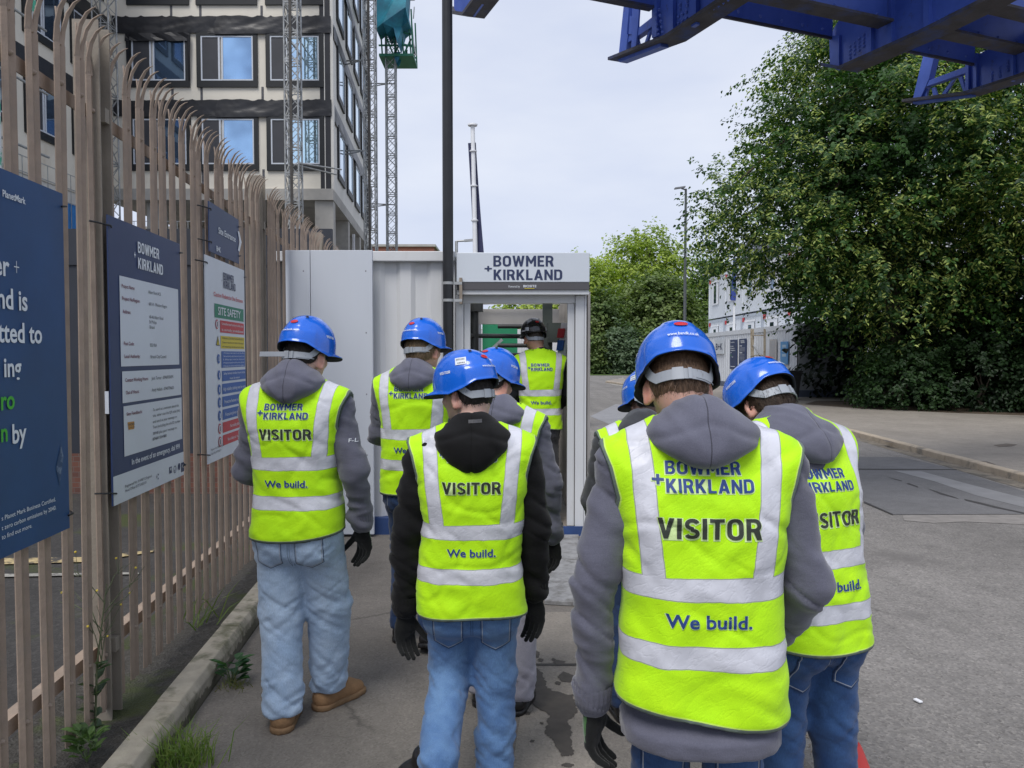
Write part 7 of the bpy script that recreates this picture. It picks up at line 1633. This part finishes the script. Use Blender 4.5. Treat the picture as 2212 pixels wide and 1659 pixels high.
# 1 leftmost, light baggy jeans
person('young man in light baggy jeans, grey hoodie and tan boots, beside the fence', (-.955,3.41,.004), R(-3), 1.0, 0, head=(-18,10,0), headoff=(.02,.0,0), lean=(0,.02),
       armL=((-.235,.03,1.13),(-.16,.20,1.02)), armR=((.262,-.02,1.13),(.272,.06,.885)), legL=((-.088,.02,.50),(-.055,-.055,.085)), legR=((.105,.10,.50),(.085,.16,.10)), leg_r=(.106,.096,.086),
       hoodz=.030, tup=(-.006,0,0), pz=.805, sleeve_text=True, jeans=J_light, hairc=(.022,.016,.013), hair_t=.006, nape=-.075, fade=1, skin=(.56,.37,.29), text=('bk','v','w'), res=.0105, hl=False, shoes=(M_tan,M_sole), tail=True, seed=11, toe=((.12,0),(-.62,.0)), vz=0.0, hemtilt=.05, curl=.5)
# 2 behind him, fair hair
person('fair haired young man in grey hoodie and navy jeans, standing beside the black pole', (-.545,4.40,.004), R(-6), 1.02, 0, head=(-24,6,-4), headoff=(.03,0,0),
       armL=((-.235,.06,1.16),(-.10,.24,1.06)), armR=((.24,.06,1.16),(.10,.24,1.06)), legL=((-.09,.06,.50),(-.09,.0,.09)), legR=((.09,.02,.50),(.10,-.12,.12)), leg_r=(.092,.076,.068),
       jeans=J_navy, hairc=(.17,.115,.062), hair_t=.013, nape=-.095, fade=0, skin=(.54,.33,.25), text=('bk','w'), res=.013, hl=False, hr=False, shoes=(M_shoe,M_shoe), seed=12, toe=((.1,0),(-.1,.4)))
# 3 black hoodie in the middle
person('young man in black hoodie and mid blue jeans, head turned left, in the middle', (-.145,2.78,.004), R(2), .91, 0, hood='black', hoodz=-.012, hoodk=1.04, hoodlen=1.55, pz=.735, cd=.09, tup=(.070,.045,.008), green=False, head=(52,10,2), headoff=(.005,.02,.01), lean=(0,.03),
       armL=((-.262,-.01,1.12),(-.272,.03,.785)), armR=((.252,.0,1.12),(.258,.07,.83)), legL=((-.095,.06,.50),(-.125,-.26,.315)), legR=((.095,.03,.50),(.09,.0,.09)), leg_r=(.098,.082,.078),
       jeans=J_mid, hairc=(.018,.013,.011), hair_t=.009, nape=-.085, fade=1, skin=(.56,.37,.30), text=('bk','v','w'), res=.0105, shoes=(M_shoe,M_shoe), seed=13, vz=-.05, hem=.84, hemtilt=-.06, wx=1.06, toe=((1.25,.55),(-.1,0)), curl=.42)
# 4 between 3 and 5
person('young man in grey hoodie and pale joggers, half hidden behind the black hoodie', (-.055,3.58,.004), R(-12), .92, 0, head=(-28,16,0), headoff=(-.07,.03,.012),
       armL=((-.235,.03,1.13),(-.2,.12,.9)), armR=((.255,.0,1.13),(.262,.07,.87)), legL=((-.09,.05,.50),(-.09,.0,.09)), legR=((.10,.03,.50),(.10,-.05,.09)), leg_r=(.10,.09,.085),
       jeans=J_pale, hairc=(.03,.02,.015), hair_t=.010, nape=-.085, fade=1, skin=(.53,.33,.25), text=(), res=.013, hl=False, green=False, shoes=(M_shoe,M_shoe), seed=14, pockets=False)
# 5 black helmet inside the turnstile
person('man in black helmet and dark jacket walking through the turnstile', (.265,7.32,.076), R(3), 1.05, 0, hood='dark', collar=True, head=(14,4,0), headoff=(-.05,0,.01), text=('bk','w'), vz=-.02,
       armL=((-.245,.08,1.15),(-.14,.26,1.08)), armR=((.262,.03,1.14),(.18,.22,1.02)), legL=((-.09,.08,.5),(-.09,.05,.09)), legR=((.09,.0,.5),(.10,-.10,.12)), leg_r=(.092,.078,.072),
       jeans=J_greyt, hairc=(.05,.04,.03), hair_t=.005, nape=-.06, fade=1, skin=(.50,.29,.21), res=.015, hl=False, hr=False, shoes=(M_shoe,M_shoe), helm='black', seed=15, stickers=False, pockets=False)
# 6 foreground right
person('man in grey hoodie and vest nearest the viewer, head bowed', (.482,1.96,0), R(-4), .965, 0, head=(2,24,0), headoff=(-.044,.01,-.003), lean=(.0,.06), wx=1.09,
       armL=((-.282,-.02,1.10),(-.280,.04,.755)), armR=((.285,-.01,1.10),(.25,.16,.92)), legL=((-.095,.05,.50),(-.095,.0,.09)), legR=((.095,.02,.50),(.10,-.04,.09)),
       jeans=J_dark, hairc=(.125,.075,.045), hair_t=.007, nape=-.098, fade=1, skin=(.55,.33,.25), text=('bk','v','w'), res=.0095, hr=False, shoes=(M_shoe,M_shoe), seed=16, hoodz=.008, pz=.655, cd=.09, tsc=1.14, tup=(.045,.022,.006), vz=-.055, hem=.845, hemtilt=-.05, hoodie_bottom=.70, stickers=False, gl=((.9,-.35,0),(.4,.9,0)))
# 7 right, behind 6
person('dark haired young man in grey hoodie bent forward, right of the nearest man', (.945,2.42,0), R(22), .94, 0, head=(8,36,6), headoff=(.015,.03,-.04), lean=(-.03,.18), hoodz=-.015, pz=.735, cd=.07, tsc=1.06, tup=(.02,.0,.0),
       armL=((-.245,.12,1.13),(-.16,.3,1.05)), armR=((.255,.10,1.13),(.17,.28,1.04)), legL=((-.09,.03,.50),(-.095,.0,.09)), legR=((.09,-.02,.50),(.10,-.06,.09)), leg_r=(.098,.078,.066),
       jeans=J_dark, hairc=(.045,.028,.018), hair_t=.013, nape=-.105, fade=0, skin=(.54,.34,.27), text=('bk','v','w'), res=.0105, hl=False, hr=False, shoes=(M_shoe,M_shoe), seed=17, vz=-.085, hem=.885, stickers=False)
# 8 behind 6, dark skin
person('dark skinned young man mostly hidden behind the nearest man', (.59,3.45,0), R(6), .88, 0, hood='charcoal', head=(16,20,0), headoff=(.066,.03,-.01), lean=(0,.06),
       armL=((-.25,.04,1.13),(-.2,.2,.95)), armR=((.25,.04,1.13),(.2,.2,.95)), legL=((-.09,.03,.50),(-.095,.0,.09)), legR=((.09,.0,.50),(.10,-.04,.09)),
       jeans=J_navy, hairc=(.012,.010,.009), hair_t=.006, nape=-.08, fade=1, skin=(.065,.036,.025), text=(), res=.014, hl=False, hr=False, shoes=(M_shoe,M_shoe), seed=18, tail=True, vz=-.03)
